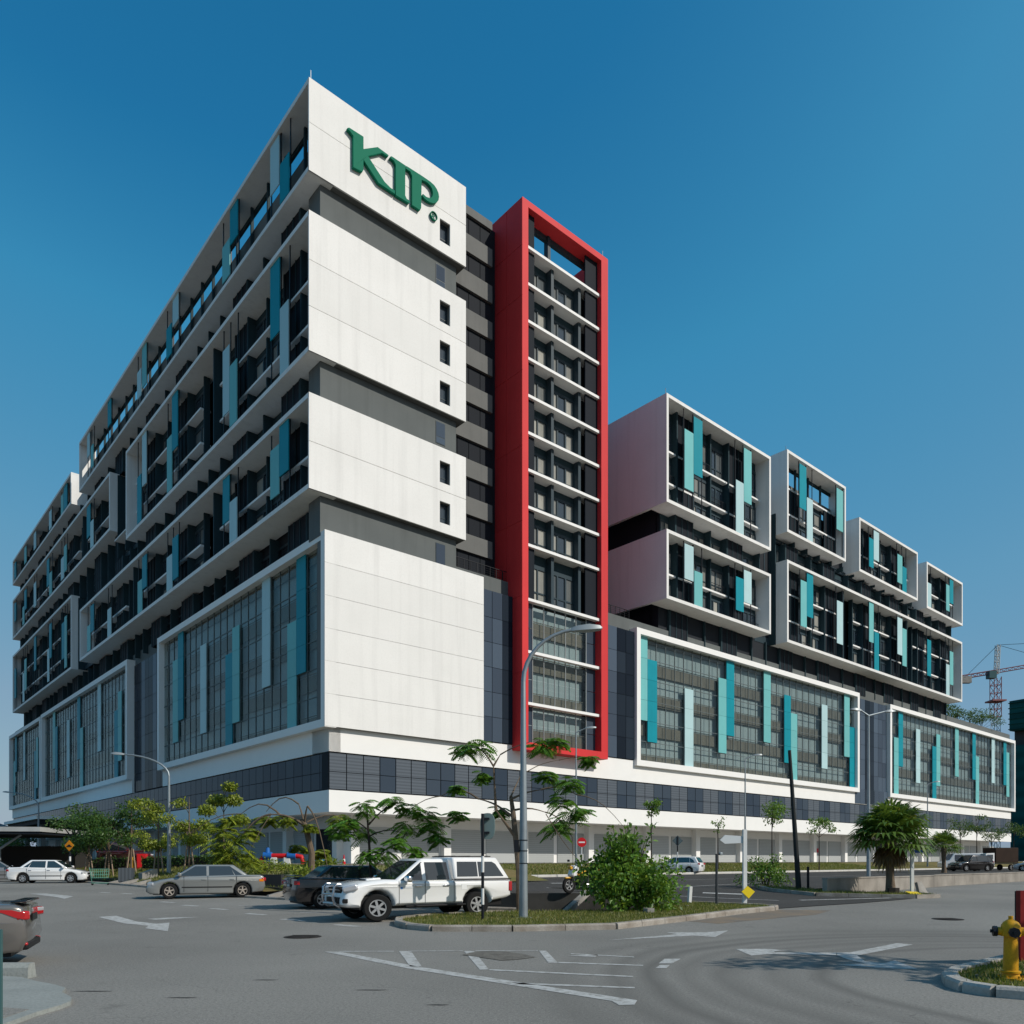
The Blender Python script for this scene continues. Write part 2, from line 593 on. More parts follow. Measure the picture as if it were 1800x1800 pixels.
# ------------------------------------------------------------------ the ground
def sheet(name, outline, m, zf, off=0.0, cuts=(), holes=None, kind='structure', cell=None):
    """flat outline draped over zf(x,y); cuts = y values where the slope changes"""
    me = bpy.data.meshes.new(name)
    bm = bmesh.new()
    vs = [bm.verts.new((a, b, 0)) for a, b in outline]
    for t in tessellate_polygon([[Vector((a, b, 0)) for a, b in outline]]):
        try:
            bm.faces.new([vs[i] for i in t])
        except ValueError:
            pass
    for c in cuts:
        if len(c) == 1:
            co, no = (0, c[0], 0), (0, 1, 0)
        else:
            co, no = (c[0], c[1], 0), (c[2], c[3], 0)
        bmesh.ops.bisect_plane(bm, geom=bm.verts[:] + bm.edges[:] + bm.faces[:], plane_co=co, plane_no=no)
    for v in bm.verts:
        v.co.z = zf(v.co.x, v.co.y) + off
    bmesh.ops.recalc_face_normals(bm, faces=bm.faces)
    if sum(f.normal.z for f in bm.faces) < 0:
        bmesh.ops.reverse_faces(bm, faces=bm.faces)
    bm.to_mesh(me)
    bm.free()
    me.materials.append(m)
    o = bpy.data.objects.new(name, me)
    col.objects.link(o)
    if kind:
        o['kind'] = kind
    return o

LC = [(20,), (44.06,)]
zl = lambda x, y: hl(y)
struct(sheet('ground', [(-4000, -500), (4000, -500), (4000, 5000), (-4000, 5000)], SOIL, lambda x, y: -0.75))
road = sheet('road', [(-160, -25), (140, -25), (140, 150), (34.0, 53.2), (13.4, 34.4), (9.0, 34.4), (5.4, 27.6), (3.6, 25.3), (0.3, 26.2),
                      (-3.0, 27.6), (-11.0, 33.3), (-19.9, 42.8), (-27.5, 51.0), (-70, 100), (-160, 100)], ASPH, zl, 0.0, LC)

def marking(pts, m=PAINT, h=0.005):
    return sheet('road_marking', pts, m, zl, h, LC)
marking([(-3.57, 15.16), (-3.30, 15.18), (-1.50, 13.0), (1.56, 9.91), (1.48, 9.61), (1.29, 9.58), (1.24, 9.86), (-1.66, 12.8)])
marking([(-3.3, 15.28), (-2.28, 15.31), (-2.25, 15.20), (-3.3, 15.18)])
marking([(-2.17, 15.27), (-1.94, 15.27), (-1.48, 13.05), (-1.67, 13.05)])
marking([(-0.92, 15.27), (-0.73, 15.27), (-0.37, 12.71), (-0.51, 12.66)])
marking([(0.52, 15.35), (0.66, 15.35), (0.78, 13.53), (0.62, 13.53)])
marking([(-0.36, 12.74), (1.83, 11.99), (1.81, 11.87), (-0.36, 12.60)])
marking([(0.79, 13.65), (2.19, 13.25), (2.16, 13.13), (0.79, 13.50)])
marking([(-2.0, 15.32), (-0.95, 15.36), (-0.95, 15.27), (-2.0, 15.23)])
marking([(-0.7, 15.36), (0.5, 15.42), (0.5, 15.33), (-0.7, 15.28)])
marking([(1.1, 14.9), (2.2, 14.4), (2.2, 14.28), (1.1, 14.78)])
marking([(1.0, 14.55), (1.6, 14.7), (1.5, 14.35)])
marking([(-0.02, 11.36), (1.69, 10.94), (1.67, 10.83), (0.13, 11.18)])
marking([(2.70, 14.08), (2.99, 14.08), (2.71, 13.45), (2.48, 13.45)])
marking([(2.47, 13.25), (2.63, 13.25), (2.50, 12.87), (2.32, 12.87)])
# lane arrows
marking([(-12.36, 23.76), (-12.02, 24.17), (-10.51, 22.26), (-9.65, 21.58), (-9.44, 21.92), (-8.47, 19.57), (-9.38, 20.34), (-9.6, 21.0), (-10.6, 21.7)])
marking([(-10.19, 22.80), (-9.30, 23.75), (-10.2, 23.55), (-10.6, 23.1)])
marking([(-22.03, 36.32), (-21.4, 36.5), (-18.9, 34.3), (-18.32, 32.55), (-19.28, 33.7)])
marking([(2.05, 17.34), (3.9, 18.75), (3.72, 19.25), (4.68, 19.25), (5.36, 19.73), (4.62, 18.08), (4.2, 18.4)])
marking([(4.40, 15.65), (4.96, 15.65), (5.37, 15.42), (5.01, 15.23), (4.99, 15.07), (6.12, 15.01), (5.96, 14.62), (4.87, 14.80), (4.38, 14.56)])
marking([(6.13, 15.01), (6.45, 15.10), (8.09, 16.72), (8.30, 16.46), (6.32, 14.56), (6.10, 13.74), (6.31, 13.49), (6.68, 13.87), (6.50, 12.74), (6.06, 12.83), (5.43, 13.25), (5.96, 13.44), (5.91, 14.01), (5.97, 14.60)])
for x, y in ((-19.07, 37.28), (-17.54, 36.32), (-14.95, 33.0), (-13.17, 30.44), (-11.55, 28.59), (-9.93, 26.95), (-7.99, 24.81), (-6.28, 22.80), (-4.38, 21.10)):
    marking([(x - 0.45, y + 0.15), (x - 0.3, y + 0.32), (x + 0.45, y - 0.2), (x + 0.3, y - 0.36)])
for k in range(4):                      # parking bay lines
    bx, by = -13.0 + 3.1 * k, 32.0 - 3.3 * k
    marking([(bx, by), (bx + 0.08, by - 0.1), (bx + 3.6, by + 0.9), (bx + 3.6, by + 1.02)])
# rough repair patch
marking([(-0.92, 14.64), (-0.78, 15.0), (-0.58, 15.24), (-0.11, 15.12), (0.2, 14.8), (0.42, 14.30), (0.1, 13.95), (-0.18, 13.83), (-0.5, 14.2)],
        mat('patch_asphalt', (0.19, 0.175, 0.15), 0.95, var=0.8, vs=5, fine=0.6, fs=30, bump=0.8, bs=30), 0.009)
# washed-out soil along the island
sheet('dust_patch', [(4.95, 22.3), (7.3, 24.85), (8.9, 26.5), (10.6, 26.4), (9.4, 24.6), (7.2, 22.9), (5.6, 21.6)],
      mat('dust_on_road', (0.24, 0.185, 0.13), 0.95, var=0.9, vs=0.9, tint=(0.15, 0.145, 0.135), fine=0.4, fs=20), zl, 0.004, LC)['kind'] = 'structure'
DIRT = mat('crack_dirt', (0.05, 0.05, 0.048), 0.95, var=0.7, vs=6)
rnd = random.Random(5)
for x, y, l in ((-5.6, 10.6, .3), (-4.2, 10.1, .22), (-3.6, 11.6, .2), (-1.9, 10.7, .25), (-0.9, 9.6, .15), (-6.8, 11.2, .2)):
    marking([(x - l, y), (x - l * .3, y + .035), (x + l, y + .02), (x + l * .4, y - .03)], DIRT, 0.004)
MAN = mat('manhole_iron', (0.045, 0.04, 0.036), 0.7, metal=0.3, var=0.5, vs=6, bump=0.6, bs=30)
for i, (x, y, lb) in enumerate(((-4.77, 18.12, 'round iron manhole cover in front of the white pickup'), (12.6, 23.0, 'round iron manhole cover on the right-hand road beyond the hydrant'))):
    q = MB()
    n = 28
    q.tube([(0, 0, 0.0), (0, 0, 0.008)], 0.42, n)
    r0 = thing('manhole_cover', lb, 'manhole cover', (x, y, hl(y) + 0.002))
    q.obj('rim', MAN, r0)
    q = MB()
    q.tube([(0, 0, 0.008), (0, 0, 0.014)], 0.36, n)
    for k in range(-3, 4):
        q.box(-0.3, 0.3, k * 0.09 - 0.012, k * 0.09 + 0.012, 0.014, 0.018)
    q.obj('lid', MAN, r0)

# upper road, ramping down to the junction
def zu(x, y):
    t = min(1.0, max(0.0, (y - 31.0 + 0.35 * (12 - x)) / 13.0)) if x > 4 else 1.0
    t = t * t * (3 - 2 * t)
    return max(hl(y) + 0.02, (hl(y) + 0.02) * (1 - t) + 0.55 * t)
up = []
def grid_sheet(name, u0, u1, nu, v0, v1, nv, zf, m, kind='structure', inside=None):
    q = MB()
    for i in range(nu + 1):
        for j in range(nv + 1):
            u = u0 + (u1 - u0) * i / nu
            v = v0 + (v1 - v0) * j / nv
            x, y = W(u, v)
            q.v.append((x, y, zf(u, v, x, y)))
    for i in range(nu):
        for j in range(nv):
            a = i * (nv + 1) + j
            um = u0 + (u1 - u0) * (i + .5) / nu
            vm = v0 + (v1 - v0) * (j + .5) / nv
            if inside and not inside(um, vm):
                continue
            q.f.append((a, a + nv + 1, a + nv + 2, a + 1))
            q.m.append(0)
    o = q.obj(name, m, recalc=False, smooth='all')
    o['kind'] = kind
    return o
# side road: along the front and out to the junction
side = sheet('side_road', [(8.3, 26.5), (10.4, 28.0), (13.2, 29.9), (16.5, 32.6), (13.0, 33.6), (11.6, 36.0), (11.6, 38.0), (13.2, 36.9), (34.0, 54.3), (140, 151)]
             + [W(170, -14.3), W(3, -14.3), W(2, -3), W(-6, -6), (-6.5, 36.2), (-2.2, 30.2), (0.4, 28.8), (5.0, 28.8), (6.2, 29.2)], ASPHD, lambda x, y: zu(x, y), 0.0,
             [(y,) for y in (27, 28, 29, 30, 31, 32, 33, 34, 35, 36, 38, 40, 42, 44.06)] + [(x, 0, 1, 0) for x in (4.01, 6, 8, 10, 12, 14)])
def umark(pts):
    return sheet('road_marking', pts, PAINT, lambda x, y: zu(x, y), 0.012, [(y,) for y in (30, 31, 32, 33, 34, 35, 36, 38, 40, 42, 44.06)])
def pts_line(a, b, wd):
    a, b = Vector(a), Vector(b)
    d = (b - a).normalized()
    nn = Vector((-d.y, d.x)) * wd / 2
    return [tuple(a + nn), tuple(a - nn), tuple(b - nn), tuple(b + nn)]
umark(pts_line((11.3, 31.2), (15.5, 32.6), 0.25))
umark(pts_line((6.6, 33.0), (10.4, 31.0), 0.12))
umark(pts_line((2.0, 41), (6.0, 41.4), 0.9))
umark(pts_line((1.5, 34.5), (4.0, 34.4), 0.35))
umark(pts_line((8.3, 34.6), (10.2, 34.0), 0.5))
umark(pts_line((7.0, 37), (13.5, 42.5), 0.12))
umark(pts_line((9.5, 47), (30, 65), 0.12))

# grass banks
def z_left(u, v, x, y):
    t = min(1, max(0, (u + 13.6) / 5.5)) * min(1, max(0.15, (v + 24) / 5))
    return 0.42 + 0.95 * t
def z_right(u, v, x, y):
    t = min(1, max(0, (v + 14.5) / 9)) * min(1, max(0, (u - 6) / 3))
    return 0.60 + 0.85 * t
grid_sheet('grass_bank', -13.6, 3.0, 12, -23, 160, 60, z_left, GRASSG)
grid_sheet('grass_bank', 7.0, 250, 60, -14.5, -2, 10, z_right, GRASSG)
grid_sheet('pavement', -4.0, 240, 10, -4.2, 9, 2, lambda u, v, x, y: 1.48, CONC)
grid_sheet('pavement', -3.8, 9, 2, 8.9, 160, 10, lambda u, v, x, y: 1.47, CONC)

def kerb_line(name, pts, zf, wd=0.16, h=0.13, m=KERB, seg=2.4, parent=None):
    """kerb stones, one object each, laid end to end along pts"""
    path = [Vector((p[0], p[1])) for p in pts]
    out = []
    for a, b in zip(path, path[1:]):
        L = (b - a).length
        n = max(1, round(L / seg))
        for k in range(n):
            p, r_ = a + (b - a) * (k / n), a + (b - a) * ((k + 1) / n)
            out.append((p, r_))
    res = []
    for p, r_ in out:
        d = (r_ - p)
        L = d.length
        d.normalize()
        nn = Vector((-d.y, d.x))
        q = MB()
        z0, z1 = zf(p.x, p.y), zf(r_.x, r_.y)
        g = 0.008
        A = p + d * g
        B = r_ - d * g
        prof = [(-wd / 2, -0.15), (-wd / 2, h - 0.035), (-wd / 2 + 0.03, h), (wd / 2, h), (wd / 2, -0.15)]
        k = len(q.v)
        for P_, z in ((A, z0), (B, z1)):
            for o_, hh in prof:
                q.v.append((P_.x + nn.x * o_, P_.y + nn.y * o_, z + hh))
        m5 = len(prof)
        for i in range(m5):
            j = (i + 1) % m5
            q.f.append((i, j, j + m5, i + m5))
            q.m.append(0)
        q.f.append(tuple(range(m5)))
        q.f.append(tuple(range(2 * m5 - 1, m5 - 1, -1)))
        q.m += [0, 0]
        o = q.obj('kerb_stone', m, parent)
        res.append(o)
    return res

def kerb_root(name):
    o = bpy.data.objects.new(name, None)
    col.objects.link(o)
    o['kind'] = 'structure'
    return o
kr = kerb_root('kerb')
kerb_line('k', [(-70, 100), (-27.5, 51.0), (-19.9, 42.8), (-11.0, 33.3), (-3.0, 27.6), (0.3, 26.2)], zl, 0.22, 0.10, parent=kr, seg=2.0)
kr = kerb_root('kerb')
kerb_line('k', [W(7.0, -3), W(7.0, -12), W(8.2, -14.0), W(10, -14.5), W(120, -14.5)], lambda x, y: 0.56, 0.2, 0.16, parent=kr, seg=3.0, m=mat('kerb_white', (0.6, 0.58, 0.54), 0.85, var=0.5, vs=1.5, tint=(0.4, 0.37, 0.33)))

# open drain: far wall, struts
q = MB()
FAR = [(-70, 101.7), (-26.3, 52.2), (-18.8, 44.0), (-10.0, 34.6), (-2.2, 29.7), (0.4, 28.75), (5.0, 28.75)]
for (a, b) in zip(FAR, FAR[1:]):
    top_a = 0.5
    dx, dy = b[0] - a[0], b[1] - a[1]
    L = math.hypot(dx, dy)
    nx, ny = -dy / L * 0.12, dx / L * 0.12
    q.face([(a[0] - nx, a[1] - ny, -0.8), (b[0] - nx, b[1] - ny, -0.8), (b[0] - nx, b[1] - ny, 0.56), (a[0] - nx, a[1] - ny, 0.56)])
    q.face([(a[0] - nx, a[1] - ny, 0.56), (b[0] - nx, b[1] - ny, 0.56), (b[0] + nx, b[1] + ny, 0.56), (a[0] + nx, a[1] + ny, 0.56)])
dw = q.obj('drain_wall', DKCONC)
tag(dw, 'dark stained concrete wall of the open drain behind the parked cars', 'drain wall')
q = MB()
for (a, b) in zip([(-70, 100), (-27.5, 51.0), (-19.9, 42.8), (-11.0, 33.3), (-3.0, 27.6), (0.3, 26.2), (3.6, 25.3), (5.4, 27.6)], [(-27.5, 51.0), (-19.9, 42.8), (-11.0, 33.3), (-3.0, 27.6), (0.3, 26.2), (3.6, 25.3), (5.4, 27.6), (6.0, 28.75)]):
    q.face([(a[0], a[1], -0.8), (b[0], b[1], -0.8), (b[0], b[1], hl(b[1]) - 0.003), (a[0], a[1], hl(a[1]) - 0.003)])
struct(q.obj('drain_side', DKCONC))
def strut(p, r_, lab):
    q = MB()
    a, b = Vector(p), Vector(r_)
    d = (b - a).normalized()
    s_ = d.cross(Vector((0, 0, 1))).normalized()
    up_ = s_.cross(d)
    q.obox((a + b) / 2, (b - a) / 2, s_ * 0.09, up_ * 0.09)
    o = q.obj('drain_strut', CONC)
    tag(o, lab, 'strut', 'concrete struts across the drain')
t = 0
for px_, lb in (((-24.9, 48.25), 'slanting concrete drain strut beside the white saloon bonnet'), ((-23.5, 46.7), 'slanting concrete drain strut beside the green trolley'), ((-22.0, 45.1), 'slanting concrete drain strut below the dark grey cabinet'), ((-20.6, 43.6), 'slanting concrete drain strut just past the dark grey cabinet'), ((-10.0, 32.6), 'slanting concrete drain strut behind the tail of the old silver saloon')):
    strut((px_[0], px_[1], 0.22), (px_[0] + 1.0, px_[1] + 1.15, 0.55), lb)
strut((1.55, 25.3, -0.05), (2.7, 28.4, 0.6), 'broad concrete strut leaning over the drain beside the leafy bush')

# traffic island
ISL = [(-3.14, 22.1), (-3.0, 21.0), (-2.6, 20.2), (-1.96, 19.62), (0.0, 19.57), (2.60, 20.19), (4.82, 22.44), (7.16, 25.03), (8.6, 26.3), (8.9, 26.9), (8.4, 27.5), (6.4, 28.9), (5.3, 27.7), (3.6, 25.2), (1.4, 24.8), (-0.3, 24.6), (-2.42, 23.4)]
def zi(x, y):
    return hl(y)
isl = sheet('traffic_island', ISL, GRASSG, lambda x, y: hl(y) + 0.10, 0.0, LC)
kr = kerb_root('kerb')
kerb_line('k', [(-0.3, 24.6), (-2.42, 23.4), (-3.14, 22.1), (-3.0, 21.0), (-2.6, 20.2), (-1.96, 19.62), (0.0, 19.57), (2.60, 20.19), (4.82, 22.44), (7.16, 25.03), (8.6, 26.3), (8.9, 26.9), (8.4, 27.5), (6.4, 28.9)], zl, 0.22, 0.15, parent=kr, seg=1.1)

# island with the fan palm, low wall behind it
RIS = [(17.8, 33.2), (16.6, 32.75), (12.9, 33.75), (11.7, 36.1), (11.8, 38.5), (13.4, 37.1), (14.2, 35.3), (17.6, 34.6)]
sheet('traffic_island', RIS, GRASSG, lambda x, y: max(hl(y), zu(x, y)) + 0.10, 0.0, [(34.5,), (36,)])
kr = kerb_root('kerb')
kerb_line('k', [(17.6, 34.4), (17.8, 33.2), (16.6, 32.75), (12.9, 33.75), (11.7, 36.1), (11.8, 38.5)], lambda x, y: max(hl(y), zu(x, y)), 0.2, 0.14, parent=kr, seg=1.3)
wall_pts = [(13.6, 34.6), (34.0, 53.4), (56.0, 73.6), (90, 104.5)]
WALLM = mat('weathered_wall', (0.34, 0.31, 0.27), 0.9, var=0.8, vs=0.9, tint=(0.20, 0.18, 0.155), fine=0.2, fs=16, streak=0.6, bump=0.4, bs=14)
lw = thing('low_wall', 'low weathered concrete wall with vertical cast panels behind the fan palm', 'wall', (13.6, 34.6, 0))
i = 0
rnd = random.Random(2)
for a, b in zip(wall_pts, wall_pts[1:]):
    a, b = Vector(a), Vector(b)
    L = (b - a).length
    n = int(L / 3.0)
    d = (b - a).normalized()
    nn = Vector((-d.y, d.x))
    for k in range(n):
        p, r_ = a + d * (k * L / n + 0.012), a + d * ((k + 1) * L / n - 0.012)
        q = MB()
        c = (p + r_) / 2 - Vector((13.6, 34.6))
        top = 0.90 + rnd.uniform(-0.015, 0.015)
        q.obox((c.x, c.y, top / 2 - 0.1), (d.x * (r_ - p).length / 2, d.y * (r_ - p).length / 2, 0), (nn.x * 0.11, nn.y * 0.11, 0), (0, 0, top / 2 + 0.1))
        q.obox((c.x, c.y, top + 0.03), (d.x * (r_ - p).length / 2, d.y * (r_ - p).length / 2, 0), (nn.x * 0.14, nn.y * 0.14, 0), (0, 0, 0.03))
        q.obj('panel', WALLM, lw)

# hydrant island, bottom right
HIS = [(6.75, 12.05), (6.35, 11.55), (6.12, 11.05), (6.05, 10.58), (6.21, 10.21), (6.6, 9.95), (9.5, 9.2), (12.5, 8.8), (12.5, 15.5), (9.2, 14.2), (7.6, 12.8)]
sheet('traffic_island', HIS, GRASSG, lambda x, y: hl(y) + 0.09, 0.0)
kr = kerb_root('kerb')
kerb_line('k', [(12.5, 15.5), (9.2, 14.2), (7.6, 12.8), (6.75, 12.05), (6.35, 11.55), (6.12, 11.05), (6.05, 10.58), (6.21, 10.21), (6.6, 9.95), (9.5, 9.2), (12.5, 8.8)], zl, 0.2, 0.14, parent=kr, seg=0.9, m=mat('kerb_pale', (0.44, 0.42, 0.38), 0.85, var=0.6, vs=2.5, tint=(0.28, 0.26, 0.23), fine=0.3, fs=24, bump=0.4, bs=30))
# concrete apron, bottom left
APR = mat('apron_concrete', (0.30, 0.315, 0.295), 0.85, var=0.5, vs=1.4, tint=(0.22, 0.235, 0.22), fine=0.3, fs=22, bump=0.3, bs=30)
q = MB()
q.prism([(-9, 11.75), (-7.5, 11.7), (-7.15, 11.58), (-6.7, 11.2), (-6.26, 10.89), (-5.95, 10.6), (-5.80, 10.25), (-5.62, 10.05), (-5.46, 9.86), (-5.33, 9.6), (-5.30, 9.35), (-5.33, 8.91), (-5.29, 8.4), (-5.3, 6), (-9, 6)], 0.0, 0.05)
struct(q.obj('pavement', APR))
q = MB()
q.prism([(-7.45, 9.3), (-6.1, 9.25), (-5.5, 9.05), (-5.45, 8.1), (-7.45, 8.1)], 0.051, 0.055)
struct(q.obj('pavement', ASPH))
q = MB()
for k, (a, b) in enumerate((((-8.6, 11.85), (-7.15, 11.85)),)):
    prof = [(-0.11, 0.0), (-0.10, 0.16), (-0.06, 0.22), (0.06, 0.22), (0.11, 0.0)]
    for i in range(len(prof)):
        j = (i + 1) % len(prof)
        q.face([(a[0], a[1] + prof[i][0], prof[i][1]), (a[0], a[1] + prof[j][0], prof[j][1]), (b[0], b[1] + prof[j][0], prof[j][1]), (b[0], b[1] + prof[i][0], prof[i][1])])
    q.face([(b[0], b[1] + p_[0], p_[1]) for p_ in prof])
    q.face([(a[0], a[1] + p_[0], p_[1]) for p_ in prof])
tag(q.obj('wheel_stop', APR), 'pale concrete wheel stop beside the silver boot at the apron', 'wheel stop')

# ------------------------------------------------------------------ the building
bld = thing('office_building', 'white and grey office block of stacked boxes with turquoise panels and red frame', 'building', (BX, BY, 0), ANG)

class Fac:
    """a front: s runs along it, d goes into the building from its face"""
    def __init__(f, side, off):
        f.side, f.off = side, off
    def b(f, s0, s1, d0, d1, z0, z1):
        if f.side == 'R':
            return (s0, s1, f.off + d0, f.off + d1, z0, z1)
        return (f.off + d0, f.off + d1, s0, s1, z0, z1)
    def box(f, q, s0, s1, d0, d1, z0, z1, mi=0):
        q.box(*f.b(s0, s1, d0, d1, z0, z1), mi)
    def p(f, name, parent, s0, s1, d0, d1, z0, z1, m):
        if isinstance(m, dict):
            m = m[f.side]
        return ubox(name, parent, f.b(s0, s1, d0, d1, z0, z1), m)

def unit(build, mats):
    out = {}
    for side in 'RL':
        f = Fac(side, 0.0)
        q = MB()
        build(f, q)
        o = q.obj('unit', mats)
        out[side] = o.data
        bpy.data.objects.remove(o)
    return out
def b_window(np_, lights):
    def go(f, q):
        f.box(q, 0, 1, 0.5, 1, 0.80, 1.0, 3)              # header panel
        f.box(q, 0, 1, 0.2, 0.9, 0.72, 0.80, 0)
        f.box(q, 0, 1, 0.2, 0.9, 0.0, 0.05, 0)
        w_ = 1 / np_
        for k in range(np_):
            f.box(q, k * w_ + 0.03, (k + 1) * w_ - 0.03, 0.6, 0.8, 0.05, 0.72, lights[k])
        for k in range(np_ + 1):
            f.box(q, k * w_ - 0.03 if k else 0, k * w_ + 0.03 if k < np_ else 1, 0.2, 0.9, 0.05, 0.72, 0)
        f.box(q, 0, 1, 0.3, 0.85, 0.24, 0.27, 0)
    return go
WMATS = [WFRAME, WGLASS, CURT, FIN]
WIN = [unit(b_window(2, (1, 2)), WMATS), unit(b_window(2, (2, 2)), WMATS), unit(b_window(3, (1, 2, 1)), WMATS), unit(b_window(2, (1, 1)), WMATS), unit(b_window(3, (2, 1, 2)), WMATS)]
def b_rail(f, q):
    f.box(q, 0, 1, 0, 1, 0.95, 1.0)
    for k in range(4):
        f.box(q, 0, 1, 0.3, 0.6, 0.15 + 0.2 * k, 0.165 + 0.2 * k)
    for k in range(5):
        f.box(q, k * 0.245, k * 0.245 + 0.015, 0.1, 0.9, 0, 0.95)
RAIL = unit(b_rail, [BLACKM])
def b_louv(f, q):
    f.box(q, 0, 1, 0.5, 1, 0, 1, 0)
    for k in range(3):
        f.box(q, k / 3, k / 3 + 0.03, 0.2, 0.5, 0, 1, 1)
    f.box(q, 0.97, 1, 0.2, 0.5, 0, 1, 1)
LOUV = unit(b_louv, [NAVY, FIN])
wr = random.Random(11)

def segments(s0, s1, L, V):
    """W / L / V runs between s0 and s1"""
    marks = sorted([(a, b, 'L') for a, b in L if b > s0 and a < s1] + [(a, b, 'V') for a, b in V if b > s0 and a < s1])
    out = []
    p = s0
    for a, b, k in marks:
        a, b = max(a, p), min(b, s1)
        if a - p > 0.3:
            n = max(1, round((a - p) / 3.3))
            for i in range(n):
                out.append((p + (a - p) * i / n, p + (a - p) * (i + 1) / n, 'W'))
        if b > a:
            out.append((a, b, k))
            p = b
    if s1 - p > 0.3:
        n = max(1, round((s1 - p) / 3.3))
        for i in range(n):
            out.append((p + (s1 - p) * i / n, p + (s1 - p) * (i + 1) / n, 'W'))
    return out

def storeys(f, part, segs, zs, front, back, slabs=True, openings=()):
    """the recessed storeys behind a frame; zs = floor heights incl. top"""
    for a, b, k in segs:
        if k == 'V':
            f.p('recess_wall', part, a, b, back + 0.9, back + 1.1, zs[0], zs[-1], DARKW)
            f.p('fin', part, a - 0.1, a + 0.1, front + 0.5, back + 1.0, zs[0], zs[-1], FIN)
            continue
        for z0, z1 in zip(zs, zs[1:]):
            top = z1 - 0.02
            if (z0, z1) in openings:
                continue
            if k == 'W':
                f.p('window', part, a + 0.12, b - 0.12, back - 0.18, back + 0.05, z0 + 0.12, top, wr.choice(WIN))
                if wr.random() < 0.3:
                    f.p('railing', part, a + 0.15, b - 0.15, back - 0.55, back - 0.5, z0 + 0.14, z0 + 1.1, RAIL)
            else:
                f.p('louvre', part, a + 0.12, b - 0.12, back - 0.75, back - 0.5, z0 + 0.12, top, LOUV)
                f.p('louvre_side', part, b - 0.12, b - 0.02, back - 0.7, back, z0, top, DARKW)
        f.p('fin', part, a - 0.1, a + 0.1, back - ((0.6 if k == 'W' else 0.85) if not openings else 0.25), back, zs[0], zs[-1], FIN)
    if slabs:
        run = None
        runs = []
        for a, b, k in segs:
            if k == 'V':
                run = None
            elif run is None:
                run = [a, b]
                runs.append(run)
            else:
                run[1] = b
        for z in zs[1:-1]:
            for a, b in runs:
                f.p('floor_slab', part, a, b, back - (0.7 if f.side == 'R' else 0.95), back + 0.1, z - 0.1, z + 0.1, WHITE2)

def white_box(f, s0, s1, z0, z1, floors, L, V, panels, dep=2.4, t=0.36, ends=(True, True), deep=(0, 0), open_top=False, back=None):
    """a projecting white picture-frame box with storeys, panels and poles inside"""
    q = MB()
    f.box(q, s0, s1, 0, dep, z0, z0 + t)
    f.box(q, s0, s1, 0, dep, z1 - t, z1)
    if ends[0]:
        f.box(q, s0, s0 + t, 0, max(dep, deep[0]), z0 + t, z1 - t)
        if deep[0]:
            f.box(q, s0, s0 + t, dep, deep[0], z0, z0 + t)
            f.box(q, s0, s0 + t, dep, deep[0], z1 - t, z1)
    if ends[1]:
        f.box(q, s1 - t, s1, 0, max(dep, deep[1]), z0 + t, z1 - t)
    part = q.obj('box_frame', WHITE, bld)
    zs = [z0 + t] + list(floors) + [z1 - t]
    op = ()
    a0 = s0 + (t if ends[0] else 0.4)
    a1 = s1 - (t if ends[1] else 0)
    segs = segments(a0, a1, L, V)
    if open_top:
        op = ((zs[-2], zs[-1]),)
    storeys(f, part, segs, zs, 0.0, back or dep - 0.4, True, op)
    if open_top:      # roof screen: sill wall and head beam only, sky behind
        f.p('sill_wall', part, a0, a1, dep - 0.3, dep - 0.1, zs[-2] - 0.1, zs[-2] + (zs[-1] - zs[-2]) * (0.72 if f.side == 'L' else 0.34), GREYW2)
        f.p('head_beam', part, a0, a1, dep - 0.3, dep - 0.1, zs[-1] - 0.4, zs[-1], FIN)
    # coloured panels hung on dark poles
    edges = set()
    for (a, b, p0, p1, c) in panels:
        f.p('sun_panel', part, a + 0.03, b - 0.03, 0.16, 0.24, max(p0, z0 + t), min(p1, z1 - t), PCOL[c])
        edges.add(round(a, 1))
        edges.add(round(b, 1))
    for e in sorted(edges):
        if a0 + 0.2 < e < a1 - 0.1:
            f.p('pole', part, e - 0.045, e + 0.045, 0.26, 0.34, z0 + t, z1 - t, BLACKM)
    # a few white-framed rails where the panels stop
    return part

def gap_storey(f, s0, s1, z0, z1, L, d=2.0, wall=None):
    """dark recessed storey between two boxes: stepped windows and louvres"""
    q = MB()
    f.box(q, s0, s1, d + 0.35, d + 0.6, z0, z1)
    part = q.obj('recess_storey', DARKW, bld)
    for a, b, k in segments(s0, s1, L, ()):
        if k == 'W':
            f.p('window', part, a + 0.1, b - 0.1, d - 0.1, d + 0.12, z0 + 0.05, z1 - 0.05, wr.choice(WIN))
            f.p('fin', part, b - 0.08, b + 0.08, d - 0.9, d + 0.3, z0, z1, FIN)
        else:
            f.p('louvre', part, a + 0.1, b - 0.1, d - 0.95, d - 0.75, z0 + 0.02, z1 - 0.02, LOUV)
            f.p('louvre_side', part, b - 0.1, b, d - 0.75, d + 0.3, z0, z1, DARKW)
            f.p('louvre_side', part, a, a + 0.1, d - 0.75, d + 0.3, z0, z1, DARKW)
    return part

LL = [(3.7, 7.2), (14.1, 17.4), (29.4, 33.0), (39.8, 43.3), (52.7, 56.0), (62.8, 66.2), (78.2, 81.8), (88.2, 91.8), (100.3, 103.7), (108.6, 112.2), (118.2, 120.2)]
LR = [(44.9, 48.3), (55.0, 58.4), (68.4, 71.7), (78.5, 81.8), (90.0, 93.2), (99.6, 103.0), (109.6, 112.6), (119.0, 122.2)]

